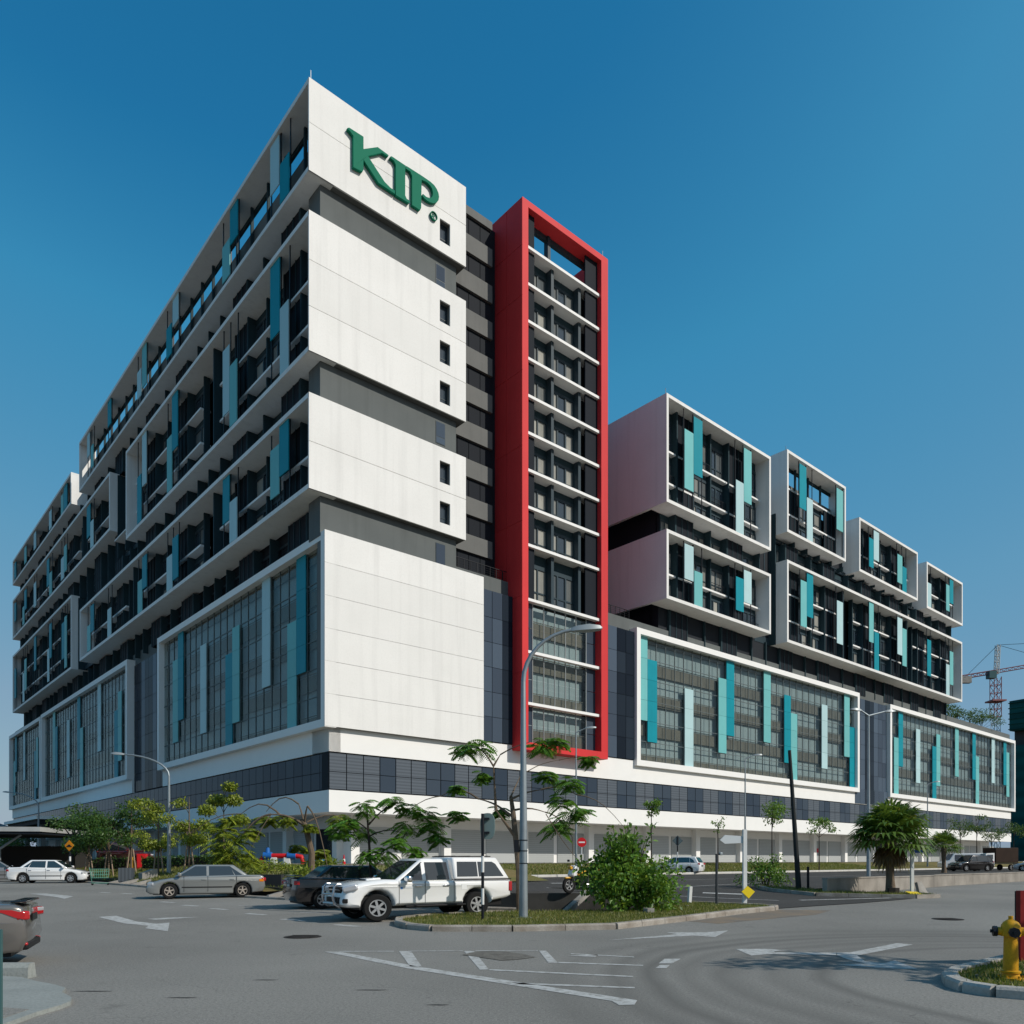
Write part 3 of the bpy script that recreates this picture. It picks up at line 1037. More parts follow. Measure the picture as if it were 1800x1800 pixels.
# solid bodies behind the boxes
q = MB()
q.box(2.55, 14.6, 1.0, 120.0, 26.8, 53.9)
q.box(43.2, 124.6, 1.2, 22.0, 26.8, 43.2)
q.box(43.2, 62.0, 1.25, 21.9, 43.0, 51.9)
q.box(66.9, 124.5, 1.25, 21.9, 43.0, 50.4)
q.box(2.6, 14.5, 70.5, 119.9, 53.8, 58.0)
q.box(14.5, 36, 8.0, 30.0, 26.7, 55.0)
q.box(21.2, 32.0, 1.2, 8.0, 26.7, 58.3)
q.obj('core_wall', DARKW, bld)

FL = Fac('L', 0.0)
KP = [(3.7, 5.4, 54.6, 57.8, 'T'), (5.5, 7.2, 56.4, 60.4, 'P'), (13.9, 15.7, 57.3, 60.5, 'T'), (15.7, 17.5, 54.8, 58.1, 'M'), (29.3, 31.1, 57.7, 60.5, 'P'), (31.4, 33.1, 55.2, 58.4, 'T'), (39.9, 41.5, 55.9, 60.5, 'M'), (41.8, 43.4, 55.4, 58.5, 'P'), (54.3, 55.9, 57.3, 60.5, 'T'), (64.8, 66.2, 57.3, 60.4, 'P'), (62.9, 64.2, 55.1, 58.1, 'M')]
# top box: white end carries the letters; two bands of render, window near the far end
def end_wall(s0, s1, z0, z1, joints, wins, dep_l=2.4):
    """white rendered end wall at v=0 made of panels with recessed joints"""
    part = None
    zs = [z0] + joints + [z1]
    q = MB()
    # backing, slightly recessed, visible in the joints; window reveals are holes left between panels
    q.box(s0 + 0.05, s1 - 0.05, 0.12, 0.30, z0 + 0.02, z1 - 0.02)
    part = q.obj('end_wall', GREYW2, bld)
    g = 0.035
    for a, b in zip(zs, zs[1:]):
        cuts = [(x0, x1, w0, w1) for (x0, x1, w0, w1) in wins if w1 > a and w0 < b]
        if not cuts:
            ubox('wall_panel', part, (s0, s1, 0, 0.14, a + (g if a > z0 else 0), b), WHITE)
        else:
            x0, x1 = cuts[0][0], cuts[0][1]
            lo = a + (g if a > z0 else 0)
            ubox('wall_panel', part, (s0, x0, 0, 0.14, lo, b), WHITE)
            ubox('wall_panel', part, (x1, s1, 0, 0.14, lo, b), WHITE)
            edges = sorted(cuts, key=lambda c: c[2])
            p = lo
            for c in edges:
                if c[2] > p:
                    ubox('wall_panel', part, (x0, x1, 0, 0.14, p, c[2]), WHITE)
                p = max(p, c[3])
            if p < b:
                ubox('wall_panel', part, (x0, x1, 0, 0.14, p, b), WHITE)
    return part
def slot_window(part, x0, x1, z0, z1, dep=0.55):
    q = MB()
    q.box(x0 + 0.05, x1 - 0.05, dep - 0.06, dep, z0 + 0.05, z1 - 0.05, 1)
    q.box(x0, x1, dep - 0.1, dep + 0.02, z0, z0 + 0.06, 0)
    q.box(x0, x1, dep - 0.1, dep + 0.02, z1 - 0.06, z1, 0)
    q.box(x0, x0 + 0.06, dep - 0.1, dep + 0.02, z0 + 0.06, z1 - 0.06, 0)
    q.box(x1 - 0.06, x1, dep - 0.1, dep + 0.02, z0 + 0.06, z1 - 0.06, 0)
    q.box(x0 + 0.06, x1 - 0.06, dep - 0.09, dep, z0 + 0.62, z0 + 0.68, 0)
    q.obj('window', [WFRAME, WGLASS], part)
def boxed_end(s1, z0, z1, joints, wins):
    """closed shell of an end: panels in front, reveals and windows behind"""
    p = end_wall(0.0, s1, z0, z1, joints, [])
    return p

def tower_end(z0, z1, joints, wins):
    q = MB()
    S1 = 14.97
    # shell: sides, top and underside of the box end, with window holes carried through by reveal pieces
    q.box(0.02, S1 - 0.02, 0.145, 2.2, z1 - 0.35, z1 - 0.01)
    q.box(0.02, S1 - 0.02, 0.145, 2.2, z0 + 0.01, z0 + 0.35)
    q.box(S1 - 0.36, S1 - 0.01, 0.145, 2.2, z0 + 0.35, z1 - 0.35)
    xs = sorted({w_[0] for w_ in wins})
    p = 0.36
    wx0, wx1 = (wins[0][0], wins[0][1]) if wins else (S1 - 0.36, S1 - 0.36)
    q.box(0.36, wx0, 0.145, 0.5, z0 + 0.35, z1 - 0.35)
    if wins:
        q.box(wx1, S1 - 0.36, 0.145, 0.5, z0 + 0.35, z1 - 0.35)
        p = z0 + 0.35
        for w_ in sorted(wins, key=lambda c: c[2]):
            if w_[2] > p:
                q.box(wx0, wx1, 0.145, 0.5, p, w_[2])
            p = w_[3]
        if p < z1 - 0.35:
            q.box(wx0, wx1, 0.145, 0.5, p, z1 - 0.35)
    part = q.obj('end_wall', GREYW2, bld)
    g = 0.04
    zs = [z0] + joints + [z1]
    for a, b in zip(zs, zs[1:]):
        lo = a + (g if a > z0 else 0)
        cuts = sorted([w_ for w_ in wins if w_[3] > lo and w_[2] < b], key=lambda c: c[2])
        if not cuts:
            ubox('wall_panel', part, (0, S1, 0, 0.14, lo, b), WHITE)
            continue
        ubox('wall_panel', part, (0, wx0, 0, 0.14, lo, b), WHITE)
        ubox('wall_panel', part, (wx1, S1, 0, 0.14, lo, b), WHITE)
        p = lo
        for w_ in cuts:
            if w_[2] > p:
                ubox('wall_panel', part, (wx0, wx1, 0, 0.14, p, w_[2]), WHITE)
            p = max(p, w_[3])
        if p < b:
            ubox('wall_panel', part, (wx0, wx1, 0, 0.14, p, b), WHITE)
    for w_ in wins:
        slot_window(part, *w_)
    return part

tower_end(53.85, 60.85, [57.45], [(12.15, 13.25, 54.75, 56.65)])
tower_end(40.25, 50.85, [43.6, 47.1], [(12.15, 13.25, 40.95, 42.8), (12.15, 13.25, 44.4, 46.25), (12.15, 13.25, 47.85, 49.7)])
tower_end(29.85, 37.1, [33.4], [(12.15, 13.25, 30.65, 32.5), (12.15, 13.25, 34.1, 35.95)])
white_box(FL, 0.005, 69.9, 53.85, 60.85, [], LL, (), KP, ends=(False, True), open_top=True, dep=2.1)
white_box(FL, 0.005, 47.3, 40.25, 50.85, [43.7, 47.15], LL, [(20.5, 25.5)],
          [(5.4, 7.2, 44.5, 50.5, 'T'), (3.8, 5.4, 40.8, 46.2, 'P'), (15.8, 17.4, 42.5, 48.5, 'P'), (14.1, 15.8, 40.9, 46.4, 'M'), (29.5, 31.3, 44.7, 50.5, 'T'), (31.3, 32.9, 40.9, 46.6, 'M'), (39.9, 41.5, 44.6, 50.5, 'P'), (41.8, 43.4, 40.9, 46.3, 'T')], ends=(False, True))
white_box(FL, 0.005, 69.6, 29.85, 37.1, [33.4], LL, [(20.5, 25.5), (46.0, 51.0)],
          [(3.8, 5.5, 32.7, 36.8, 'T'), (5.5, 7.2, 31.4, 35.4, 'M'), (15.8, 17.4, 32.6, 36.7, 'T'), (14.1, 15.8, 30.4, 34.1, 'P'), (29.4, 31.2, 31.1, 35.5, 'T'), (31.2, 33.0, 30.4, 34.0, 'P'), (39.8, 41.5, 32.8, 36.5, 'T'), (41.5, 43.2, 30.4, 34.1, 'M'), (54.3, 56.0, 30.4, 33.9, 'P'), (62.7, 64.5, 32.8, 36.4, 'T'), (64.5, 66.2, 30.5, 34.0, 'M')], ends=(False, True))
white_box(FL, 54.2, 120.8, 43.6, 51.0, [47.15], LL, [(70, 74.5)],
          [(64.5, 66.4, 46.2, 50.5, 'T'), (62.9, 64.5, 44.3, 47.9, 'P'), (78.2, 80.0, 45.2, 49.1, 'M'), (80.0, 81.9, 44.5, 47.8, 'P'), (90.1, 91.9, 46.1, 50.4, 'T'), (88.2, 90.1, 44.3, 47.8, 'M'), (100.3, 102.2, 45.2, 49.3, 'P'), (108.6, 110.5, 46.7, 50.2, 'T'), (110.5, 112.2, 44.4, 47.6, 'M'), (118.4, 120.2, 46.8, 50.2, 'T')], deep=(2.5, 0))
white_box(FL, 74.7, 120.8, 53.9, 58.5, [], LL, (),
          [(77.9, 80.1, 54.7, 58.1, 'T'), (80.3, 81.9, 54.5, 57.4, 'M'), (88.4, 90.2, 54.8, 57.7, 'P'), (100.3, 102.2, 55.1, 57.9, 'P'), (108.6, 110.5, 55.0, 57.9, 'M'), (118.4, 120.2, 54.9, 57.8, 'T')], deep=(2.5, 0))
white_box(FL, 74.5, 120.8, 29.7, 40.5, [33.3, 36.9], LL, [(83.5, 86.5)],
          [(78.2, 79.7, 30.7, 38.4, 'M'), (79.7, 81.4, 32.3, 37.8, 'T'), (88.4, 90.1, 34.1, 39.6, 'T'), (90.1, 91.5, 30.6, 35.8, 'P'), (100.3, 102.0, 34.3, 40.0, 'T'), (108.6, 110.5, 32.2, 37.8, 'M'), (110.5, 112.1, 30.4, 35.6, 'P'), (118.4, 120.2, 32.3, 37.8, 'T')], deep=(2.5, 0))
# recessed storeys on the shaded front
gap_storey(FL, 1.2, 70, 50.87, 53.83, LL)
gap_storey(FL, 1.2, 70, 37.12, 40.23, LL)
gap_storey(FL, 47.4, 54.1, 40.3, 50.8, [], 1.8)
gap_storey(FL, 1.2, 120, 26.8, 29.68, LL, 2.6)
gap_storey(FL, 54.2, 74.4, 40.25, 43.58, LL)
gap_storey(FL, 74.7, 120, 40.55, 43.57, LL)
gap_storey(FL, 70.1, 120, 51.02, 53.85, LL)
gap_storey(FL, 69.7, 74.4, 29.75, 40.2, [], 1.8)
f_ = FL
f_.p('ledge', bld.children[-1], 47.8, 54.0, 0.5, 1.7, 42.2, 42.35, WHITE2)

# grey recessed walls under the white ends
for z0, z1, w0, w1 in ((50.87, 53.83, 51.25, 53.15), (37.12, 40.23, 37.7, 39.6)):
    q = MB()
    q.box(1.25, 14.35, 0.62, 2.5, z0, z1)
    part = q.obj('recess_wall', GREYW, bld)
    q = MB()
    q.box(12.15, 13.15, 0.585, 0.63, w0, w1, 0)
    q.box(12.2, 13.1, 0.570, 0.60, w0 + 0.05, w0 + 0.55, 1)
    q.box(12.2, 13.1, 0.570, 0.60, w0 + 0.62, w1 - 0.05, 1)
    q.obj('window', [WFRAME, DGLASS2], part)
q = MB()
q.box(1.25, 14.35, 0.62, 2.5, 26.8, 29.83)
part = q.obj('recess_wall', GREYW, bld)
q = MB()
q.box(12.15, 13.15, 0.585, 0.63, 27.2, 29.1, 0)
q.box(12.2, 13.1, 0.57, 0.60, 27.25, 29.05, 1)
q.obj('window', [WFRAME, DGLASS2], part)
# lift core: grey bands and louvred openings
q = MB()
q.box(14.2, 21.0, 2.9, 8, 26.8, 61.6)
core = q.obj('stair_core', DARKW, bld)
zf = [26.9 + 3.44 * k for k in range(11)]
for k, z in enumerate(zf[:-1]):
    # wall band
    if k > 0:
        ubox('wall_band', core, (14.15, 19.9, 2.3, 2.9, z - 0.30, z + 1.32), GREYW2)
    lo, hi = z + 1.32, z + 3.14
    for c in range(4):
        x0 = 14.6 + c * 1.34
        ubox('louvre', core, (x0 + 0.03, x0 + 1.30, 2.55, 2.7, lo + 0.05, hi), NAVY)
ubox('wall_band', core, (14.15, 19.9, 2.3, 2.9, zf[-1] - 0.30, 61.75), GREYW2)

# red frame
RF = MB()
u0, u1, v0 = 20.75, 32.35, -1.0
RF.box(u0, u0 + 0.72, v0, 4.4, 12.65, 62.0)
RF.box(u1 - 0.95, u1, v0, 4.4, 12.65, 62.0)
RF.box(u0, u1, v0, 0.75, 62.0, 62.6)
RF.box(u0, u0 + 0.72, 0.75, 4.4, 62.0, 62.6)
RF.box(u1 - 0.95, u1, 0.75, 4.4, 62.0, 62.6)
RF.box(u0, u1, v0, 0.6, 11.95, 12.65)
rf = RF.obj('red_frame', RED, bld)
for va, vb in ((-0.99, 1.18), (1.22, 4.39)):       # cladding panels on both flanks, open joints between
    zz_ = [12.0, 19.0, 26.0, 32.9, 39.8, 46.7, 53.6, 58.2, 62.58]
    for za, zb_ in zip(zz_, zz_[1:]):
        ubox('cladding_panel', rf, (u0 - 0.035, u0, va, vb, za + 0.02, zb_ - 0.02), RED)
        ubox('cladding_panel', rf, (u1, u1 + 0.035, va, vb, za + 0.02, zb_ - 0.02), RED)
FR = Fac('R', -1.0)
a0, a1 = u0 + 0.72, u1 - 0.95
slabs = [25.6 + 0.3 + 3.46 * 0.0]
zsl = [58.62, 55.2, 51.75, 48.3, 44.85, 41.4, 37.95, 34.5, 31.0]
zsl_low = [25.95, 21.1, 16.3]
for z in zsl + zsl_low:
    dd = 1.75 if z > 26 else 0.75
    FR.p('floor_slab', rf, a0, a1, 0.25, dd, z - 0.13, z + 0.13, WHITE2)
zall = sorted(zsl + [25.95])
for z0, z1 in zip(zall, zall[1:]):
    hi = z1 - 0.13
    lo = z0 + 0.13
    FR.p('louvre', rf, a0, a0 + 1.25, 0.55, 0.7, lo, hi, NAVYV)
    FR.p('louvre', rf, a1 - 1.75, a1, 0.55, 0.7, lo, hi, NAVYV)
    FR.p('fin', rf, a0 + 3.65, a0 + 4.0, 0.75, 1.6, lo, hi, WFRAME)
    FR.p('fin', rf, a1 - 2.55, a1 - 2.2, 0.75, 1.6, lo, hi, WFRAME)
    FR.p('window', rf, a0 + 1.3, a0 + 3.65, 1.35, 1.6, lo, hi, WIN[1])
    FR.p('window', rf, a0 + 4.0, a1 - 2.55, 1.35, 1.6, lo, hi, WIN[4])
    FR.p('recess_wall', rf, a0, a1, 1.65, 1.85, lo, hi, DARKW)
# open top storey
FR.p('louvre', rf, a0, a0 + 1.25, 0.55, 0.7, 58.75, 62.0, NAVYV)
FR.p('louvre', rf, a1 - 1.75, a1, 0.55, 0.7, 58.75, 62.0, NAVYV)
FR.p('fin', rf, a0 + 3.65, a0 + 4.0, 1.2, 1.75, 58.75, 62.0, WFRAME)
FR.p('head_beam', rf, a0, a1, 1.35, 1.7, 61.5, 62.0, WFRAME)
# lower curtain wall inside the red frame
nb = 0
cols_ = [a0, a0 + 1.25] + [a0 + 1.25 + (a1 - 1.4 - a0 - 1.25) * k / 5 for k in range(1, 6)] + [a1]
PANES = [0]
def pane(f, parent, s0, s1, d, z0, z1, m, rest):
    """the panes that show largest are objects of their own, the others are joined"""
    if PANES[0] < 300:
        PANES[0] += 1
        f.p('pane', parent, s0, s1, d, d + 0.02, z0, z1, m)
    else:
        rest.append((f, s0, s1, d, z0, z1, m))
def flush(rest, parent):
    by = {}
    for f, s0, s1, d, z0, z1, m in rest:
        by.setdefault(m.name, (m, MB()))[1].box(*f.b(s0, s1, d, d + 0.02, z0, z1))
    for m, q in by.values():
        o = q.obj('panes', m, parent)
        o['kind'] = 'stuff'
rest = []
rows = [13.0, 14.7, 16.17, 16.43, 18.8, 20.97, 21.23, 23.6, 25.8]
for z0, z1 in ((12.65, 14.4), (14.4, 16.17), (16.43, 18.7), (18.7, 20.97), (21.23, 23.5), (23.5, 25.82)):
    for i, (c0, c1) in enumerate(zip(cols_, cols_[1:])):
        edge = i in (0, len(cols_) - 2)
        pane(FR, rf, c0 + 0.04, c1 - 0.04, 0.82, z0 + 0.03, z1 - 0.03, BAND1 if edge else PGLASS, rest)
flush(rest, rf)
q = MB()
for c in cols_[1:-1]:
    FR.box(q, c - 0.035, c + 0.035, 0.76, 0.86, 12.65, 25.8)
q.obj('mullions', mat('mullion_pale', (0.32, 0.34, 0.34), 0.4, metal=0.3), rf)
def backing(f, parent, s0, s1, d, z0, z1, zo, period=3.4, hgt=1.25):
    q = MB()
    f.box(q, s0, s1, d + 0.55, d + 0.7, z0, z1)
    q.obj('pale_board', PBACK, parent)  # one pale blue-grey board across the whole back of the glazing
    z = zo
    while z < z1:
        a, b = max(z, z0), min(z + hgt, z1)
        if b > a:
            f.p('spandrel', parent, s0, s1, d + 0.3, d + 0.45, a, b, SPAN)
            f.p('pipe', parent, s0, s1, d + 0.22, d + 0.28, b + 0.05, b + 0.12, SPAN)
        z += period
backing(FR, rf, a0 + 1.25, a1 - 1.4, 0.9, 12.65, 25.8, 12.8)
FR.p('recess_wall', rf, a0, a1, 1.65, 1.9, 12.65, 25.8, DARKW)

# podium -------------------------------------------------------------
def podium_frame(f, s0, s1, z0, z1, panels, label=None, ends=(True, True)):
    q = MB()
    w_ = 0.62
    f.box(q, s0, s1, 0, 1.0, z0, z0 + w_)
    f.box(q, s0, s1, 0, 1.0, z1 - w_, z1)
    if ends[0]:
        f.box(q, s0, s0 + w_, 0, 1.0, z0 + w_, z1 - w_)
    if ends[1]:
        f.box(q, s1 - w_, s1, 0, 1.0, z0 + w_, z1 - w_)
    part = q.obj('podium_frame', WHITE2, bld)
    a, b = s0 + w_, s1 - w_
    n = round((b - a) / 1.68)
    cw = (b - a) / n
    zr = [z0 + w_ - 0.15, 14.7, 16.95, 19.2, 21.5, 23.75, z1 - w_ + 0.15]
    rest = []
    for i in range(n):
        for r in range(6):
            pane(f, part, a + i * cw + 0.03, a + (i + 1) * cw - 0.03, 0.60, max(zr[r] + 0.03, z0 + w_), min(zr[r + 1] - 0.03, z1 - w_), PGLASS, rest)
    flush(rest, part)
    q = MB()
    for i in range(1, n):
        f.box(q, a + i * cw - 0.03, a + i * cw + 0.03, 0.55, 0.65, z0 + w_, z1 - w_)
    for r in range(1, 6):
        f.box(q, a, b, 0.56, 0.645, zr[r] - 0.03, zr[r] + 0.03)
    q.obj('mullions', MULL, part)
    backing(f, part, a, b, 0.62, z0 + w_, z1 - w_, 12.0)
    for (p0, p1, q0, q1, c) in panels:
        i = round((p0 - a) / cw)
        x0 = max(a, a + i * cw)
        for zz0, zz1 in zip(zr, zr[1:]):
            lo, hi = max(zz0, q0 - 0.2), min(zz1, q1 + 0.2)
            if hi - lo > 1.0:
                f.p('panel', part, x0 + 0.02, min(b, x0 + cw) - 0.02, 0.42, 0.49, max(zz0 + 0.012, z0 + w_), min(zz1 - 0.012, z1 - w_), PCOL[c])
    return part
P_R = Fac('R', 0.0)
P_L = Fac('L', 1.3)
RF1 = [(38.8, 39.8, 17.0, 26.2, 'M'), (40.3, 41.3, 14.7, 24.0, 'T'), (47.6, 49.2, 12.5, 21.6, 'P'), (53.9, 55.5, 14.6, 23.9, 'M'), (55.5, 57.2, 16.9, 25.9, 'T'), (63.2, 64.8, 16.9, 26.0, 'M'), (69.5, 71.0, 14.6, 23.8, 'T'), (71.1, 72.7, 12.5, 21.5, 'M'), (78.6, 80.3, 14.6, 23.7, 'P'), (84.8, 86.4, 16.8, 25.9, 'M'), (86.4, 88.1, 12.5, 21.5, 'T')]
RF2 = [(102.1, 103.7, 12.4, 21.3, 'M'), (103.7, 105.2, 16.7, 25.7, 'T'), (110.9, 112.4, 14.5, 23.6, 'P'), (118.0, 119.4, 12.4, 21.3, 'T'), (119.5, 121.0, 14.5, 23.5, 'M'), (126.7, 128.1, 16.7, 25.5, 'M'), (135.3, 136.7, 16.6, 25.4, 'T'), (136.9, 138.1, 12.4, 21.1, 'M'), (145.3, 146.6, 16.6, 25.3, 'P'), (152.1, 153.6, 16.5, 25.2, 'T'), (153.7, 155.0, 14.4, 23.2, 'M')]
LF1 = [(3.5, 5.0, 17.0, 26.3, 'T'), (5.1, 6.5, 12.6, 21.8, 'M'), (11.3, 12.9, 17.0, 26.1, 'P'), (17.4, 19.1, 14.7, 24.1, 'M'), (19.1, 20.7, 12.7, 21.8, 'T'), (25.4, 27.0, 14.8, 24.1, 'P'), (31.7, 33.3, 17.0, 26.1, 'T'), (33.4, 35.0, 14.7, 24.0, 'M')]
LF2 = [(56.0, 57.6, 14.7, 24.1, 'M'), (57.6, 59.3, 12.7, 21.6, 'T'), (65.6, 67.1, 17.1, 26.2, 'P'), (76.6, 78.0, 17.0, 25.8, 'T'), (74.9, 76.4, 12.5, 21.7, 'M'), (83.9, 85.9, 14.6, 23.9, 'P'), (93.6, 95.4, 17.0, 25.9, 'M'), (91.9, 93.6, 14.6, 23.9, 'T')]
LF3 = [(118.7, 120.4, 16.9, 25.7, 'P'), (107.8, 109.5, 14.7, 23.9, 'M'), (109.5, 111.2, 13.1, 21.5, 'T'), (127.7, 129.5, 19.2, 25.8, 'T'), (129.4, 130.8, 14.5, 21.4, 'M')]
podium_frame(P_R, 38.1, 89.3, 11.9, 26.7, RF1)
podium_frame(P_L, 0.0, 39.8, 12.0, 27.05, LF1, ends=(True, True))
podium_frame(P_R, 99.7, 158.4, 11.75, 26.4, RF2)
podium_frame(P_L, 51.6, 102.6, 11.9, 26.95, LF2)
podium_frame(P_L, 103.3, 133.0, 11.9, 26.8, LF3)
# white rendered corner block, six bands with open joints
q = MB()
q.box(1.32, 16.92, 0.10, 1.2, 12.05, 27.0)
cb = q.obj('corner_block', GREYW2, bld)
zz = [12.03] + [27.08 - 2.51 * k for k in range(5, -1, -1)]
for a, b in zip(zz, zz[1:]):
    ubox('wall_panel', cb, (1.30, 16.97, -0.02, 0.10, a + 0.03, b), WHITE)
# podium body, roof deck, parapets
q = MB()
q.box(4.6, 157.5, 3.2, 60, 7.0, 26.7)
q.box(3.6, 40, 40, 132, 7.0, 26.7)
q.box(3.5, 14.0, 1.6, 50, 7.05, 26.65)
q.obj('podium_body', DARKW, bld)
q = MB()
q.box(1.4, 158.2, 1.0, 1.35, 26.2, 27.75)
q.box(2.3, 2.6, 1.36, 132.5, 26.2, 27.75)
q.obj('parapet', GREYW, bld)
q = MB()
q.box(1.9, 157.0, 0.42, 3.2, 10.2, 12.45)
q2 = q.obj('white_band', WHITE2, bld)
q2.data
q = MB()
q.box(1.9, 2.9, 0.42, 39.8, 10.2, 12.0)
q.box(1.9, 2.9, 51.6, 133, 10.2, 11.9)
q.obj('white_band', WHITE2, bld)
# dark curtain wall strips
def strip(f, s0, s1, z0, z1, d, n, zr, par='glass_strip'):
    q = MB()
    f.box(q, s0, s1, d + 0.1, d + 0.25, z0, z1)
    part = q.obj(par, DARKW, bld)
    w_ = (s1 - s0) / n
    rest = []
    for i in range(n):
        mm = DGLASS2 if ((i % 5) in (0, 1, 4) if f.side == 'R' else i in (2, 5)) else DGLASS  # paler columns paint reflections into the glass colour
        for a, b in zip(zr, zr[1:]):
            rest.append((f, s0 + i * w_ + 0.03, s0 + (i + 1) * w_ - 0.03, d, a + 0.02, b - 0.02, mm))
    return part, rest
RZ = [12.5, 14.75, 17.0, 19.25, 21.5, 23.75, 26.2]
for f, s0, s1, z0, n in ((P_R, 16.98, 20.7, 12.5, 3), (P_R, 32.4, 38.05, 12.5, 4)):
    part, rest = strip(f, s0, s1, z0, 26.2, 0.30, n, RZ)
    for r_ in rest:
        if PANES[0] < 345:
            PANES[0] += 1
            r_[0].p('pane', part, r_[1], r_[2], r_[3], r_[3] + 0.02, r_[4], r_[5], r_[6])
PANES[0] = 300
for f, s0, s1, z0, n in ((P_R, 89.35, 99.65, 12.5, 7), (P_L, 39.9, 51.5, 10.3, 8)):
    part, rest = strip(f, s0, s1, z0, 26.2, 0.85 if f.side == 'L' else 0.6, n, ([10.3] if z0 < 12 else []) + RZ)
    flush(rest, part)
part, rest = strip(P_R, 88.6, 99.65, 10.25, 12.5, 0.36, 7, [10.25, 12.5])
flush(rest, part)
# window band round the podium
def band(f, s0, s1, d, z0, z1, single):
    q = MB()
    f.box(q, s0, s1, d + 0.08, d + 1.2, z0, z1)
    part = q.obj('window_band', DARKW, bld)
    n = round((s1 - s0) / 1.52)
    w_ = (s1 - s0) / n
    rest = []
    for i in range(n):
        mm = BAND2 if (i // 2) % 2 == (0 if f.side == 'R' else 5) or (f.side == 'R' and i % 4 in (1, 2) and i < 3) else BAND1
        for a, b in ((z0 + 0.12, z0 + 1.42), (z0 + 1.47, z1 - 0.1)):
            if i < single:
                f.p('pane', part, s0 + i * w_ + 0.04, s0 + (i + 1) * w_ - 0.04, d, d + 0.03, a, b, mm)
            else:
                rest.append((f, s0 + i * w_ + 0.04, s0 + (i + 1) * w_ - 0.04, d, a, b, mm))
    flush(rest, part)
band(P_R, 1.95, 157.3, 0.50, 7.2, 10.2, 0)
band(P_L, 0.55, 132.5, 0.68, 7.2, 10.2, 0)
q = MB()
q.box(1.88, 157.0, 0.38, 1.0, 5.5, 7.2)
q.box(1.88, 2.6, 1.0, 132.5, 5.5, 7.2)
q.obj('fascia', WHITE2, bld)
q = MB()
q.box(2.6, 157.0, 1.0, 4.2, 5.55, 7.0)
q.box(2.62, 5.8, 4.2, 132.0, 5.56, 7.0)
q.obj('soffit', WHITE2, bld)
# ground floor: piers, lintels, roller shutters
q = MB()
q.box(5.8, 156.5, 4.25, 8, 1.4, 5.6)
q.box(5.9, 9, 4.3, 132, 1.4, 5.6)
gf = q.obj('ground_floor_wall', WHITE2, bld)
bays = [6.0 + 9.6 * k for k in range(16)]
for k, x in enumerate(bays):
    for half in range(2):
        s0 = x + 0.6 + half * 4.5
        if k == 10 and half == 0:
            P_R.p('doorway', gf, s0, s0 + 3.9, 4.22, 4.27, 1.5, 4.6, DARKW)
            continue
        P_R.p('roller_shutter', gf, s0, s0 + 3.95, 4.16, 4.22, 1.5, 4.6, SHUT)
    P_R.p('pier', gf, x - 0.35, x + 0.45, 3.6, 4.25, 1.4, 5.6, WHITE2)
for k in range(13):
    y = 5.6 + 9.6 * k
    for half in range(2):
        s0 = y + 0.6 + half * 4.5
        m_ = DARKW if k == 0 and half == 0 else (SHUT if (k + half) % 3 else BAND1)
        P_L.p('doorway' if m_ is DARKW else 'roller_shutter', gf, s0, s0 + 3.9, 4.5, 4.58, 1.5, 4.5, m_)
    P_L.p('pier', gf, y - 0.35, y + 0.45, 3.9, 4.6, 1.4, 5.6, WHITE2)
P_R.p('shop_banner', gf, 83.0, 84.7, 4.08, 4.12, 2.9, 3.5, mat('banner_red', (0.5, 0.03, 0.05), 0.6))
# roof-edge railing at the corner and along the deck
for s0, s1 in [(2.2 + 3.0 * k, 5.2 + 3.0 * k) for k in range(12)]:
    P_R.p('railing', bld, s0, s1, 1.15, 1.21, 27.75, 28.75, RAIL)
for s0, s1 in [(1.4 + 3.0 * k, 4.4 + 3.0 * k) for k in range(14)]:
    Fac('L', 2.4).p('railing', bld, s0, s1, 0, 0.06, 27.75, 28.75, RAIL)

# right-hand wing --------------------------------------------------------
FW = Fac('R', -1.3)
white_box(FW, 41.5, 62.5, 30.2, 37.75, [33.6], LR, (), [(44.9, 46.6, 33.2, 37.1, 'P'), (46.7, 48.3, 30.6, 34.5, 'M'), (55.0, 56.7, 31.8, 35.8, 'T'), (56.7, 58.4, 33.1, 37.0, 'P')], deep=(16, 0))
white_box(FW, 41.5, 62.5, 40.7, 52.5, [43.75, 47.3], LR, (), [(44.9, 46.6, 43.3, 49.9, 'M'), (46.6, 48.3, 45.4, 51.9, 'T'), (55.0, 56.7, 41.1, 47.4, 'P'), (56.7, 58.4, 45.3, 51.8, 'M')], deep=(16, 0))
white_box(FW, 66.4, 82.3, 44.2, 54.85, [47.6, 51.0], LR, (), [(69.8, 71.6, 48.4, 54.2, 'T'), (71.7, 73.3, 44.5, 50.3, 'P'), (79.9, 81.8, 48.3, 54.1, 'M')], deep=(14, 0), open_top=True)
white_box(FW, 66.4, 125.8, 29.95, 40.6, [33.5, 37.0], LR, [(82.6, 87.2), (104.0, 108.0)], [(70.1, 71.7, 32.8, 38.9, 'M'), (71.7, 73.4, 34.4, 40.2, 'T'), (80.0, 81.8, 32.3, 38.3, 'P'), (89.9, 91.4, 34.3, 40.2, 'M'), (91.6, 93.2, 30.3, 36.1, 'T'), (99.6, 101.4, 34.1, 39.9, 'P'), (101.4, 103.0, 32.6, 38.5, 'M'), (111.0, 112.6, 32.5, 38.5, 'T'), (119.0, 120.5, 30.3, 35.7, 'P'), (120.6, 122.2, 32.4, 38.2, 'M')], deep=(14, 0))
white_box(FW, 86.4, 106.8, 43.9, 51.75, [47.4], LR, (), [(89.9, 91.4, 45.5, 49.8, 'T'), (91.4, 93.2, 46.9, 51.3, 'P'), (99.6, 101.4, 45.4, 49.8, 'M'), (101.4, 103.0, 44.2, 48.3, 'T')], deep=(14, 0))
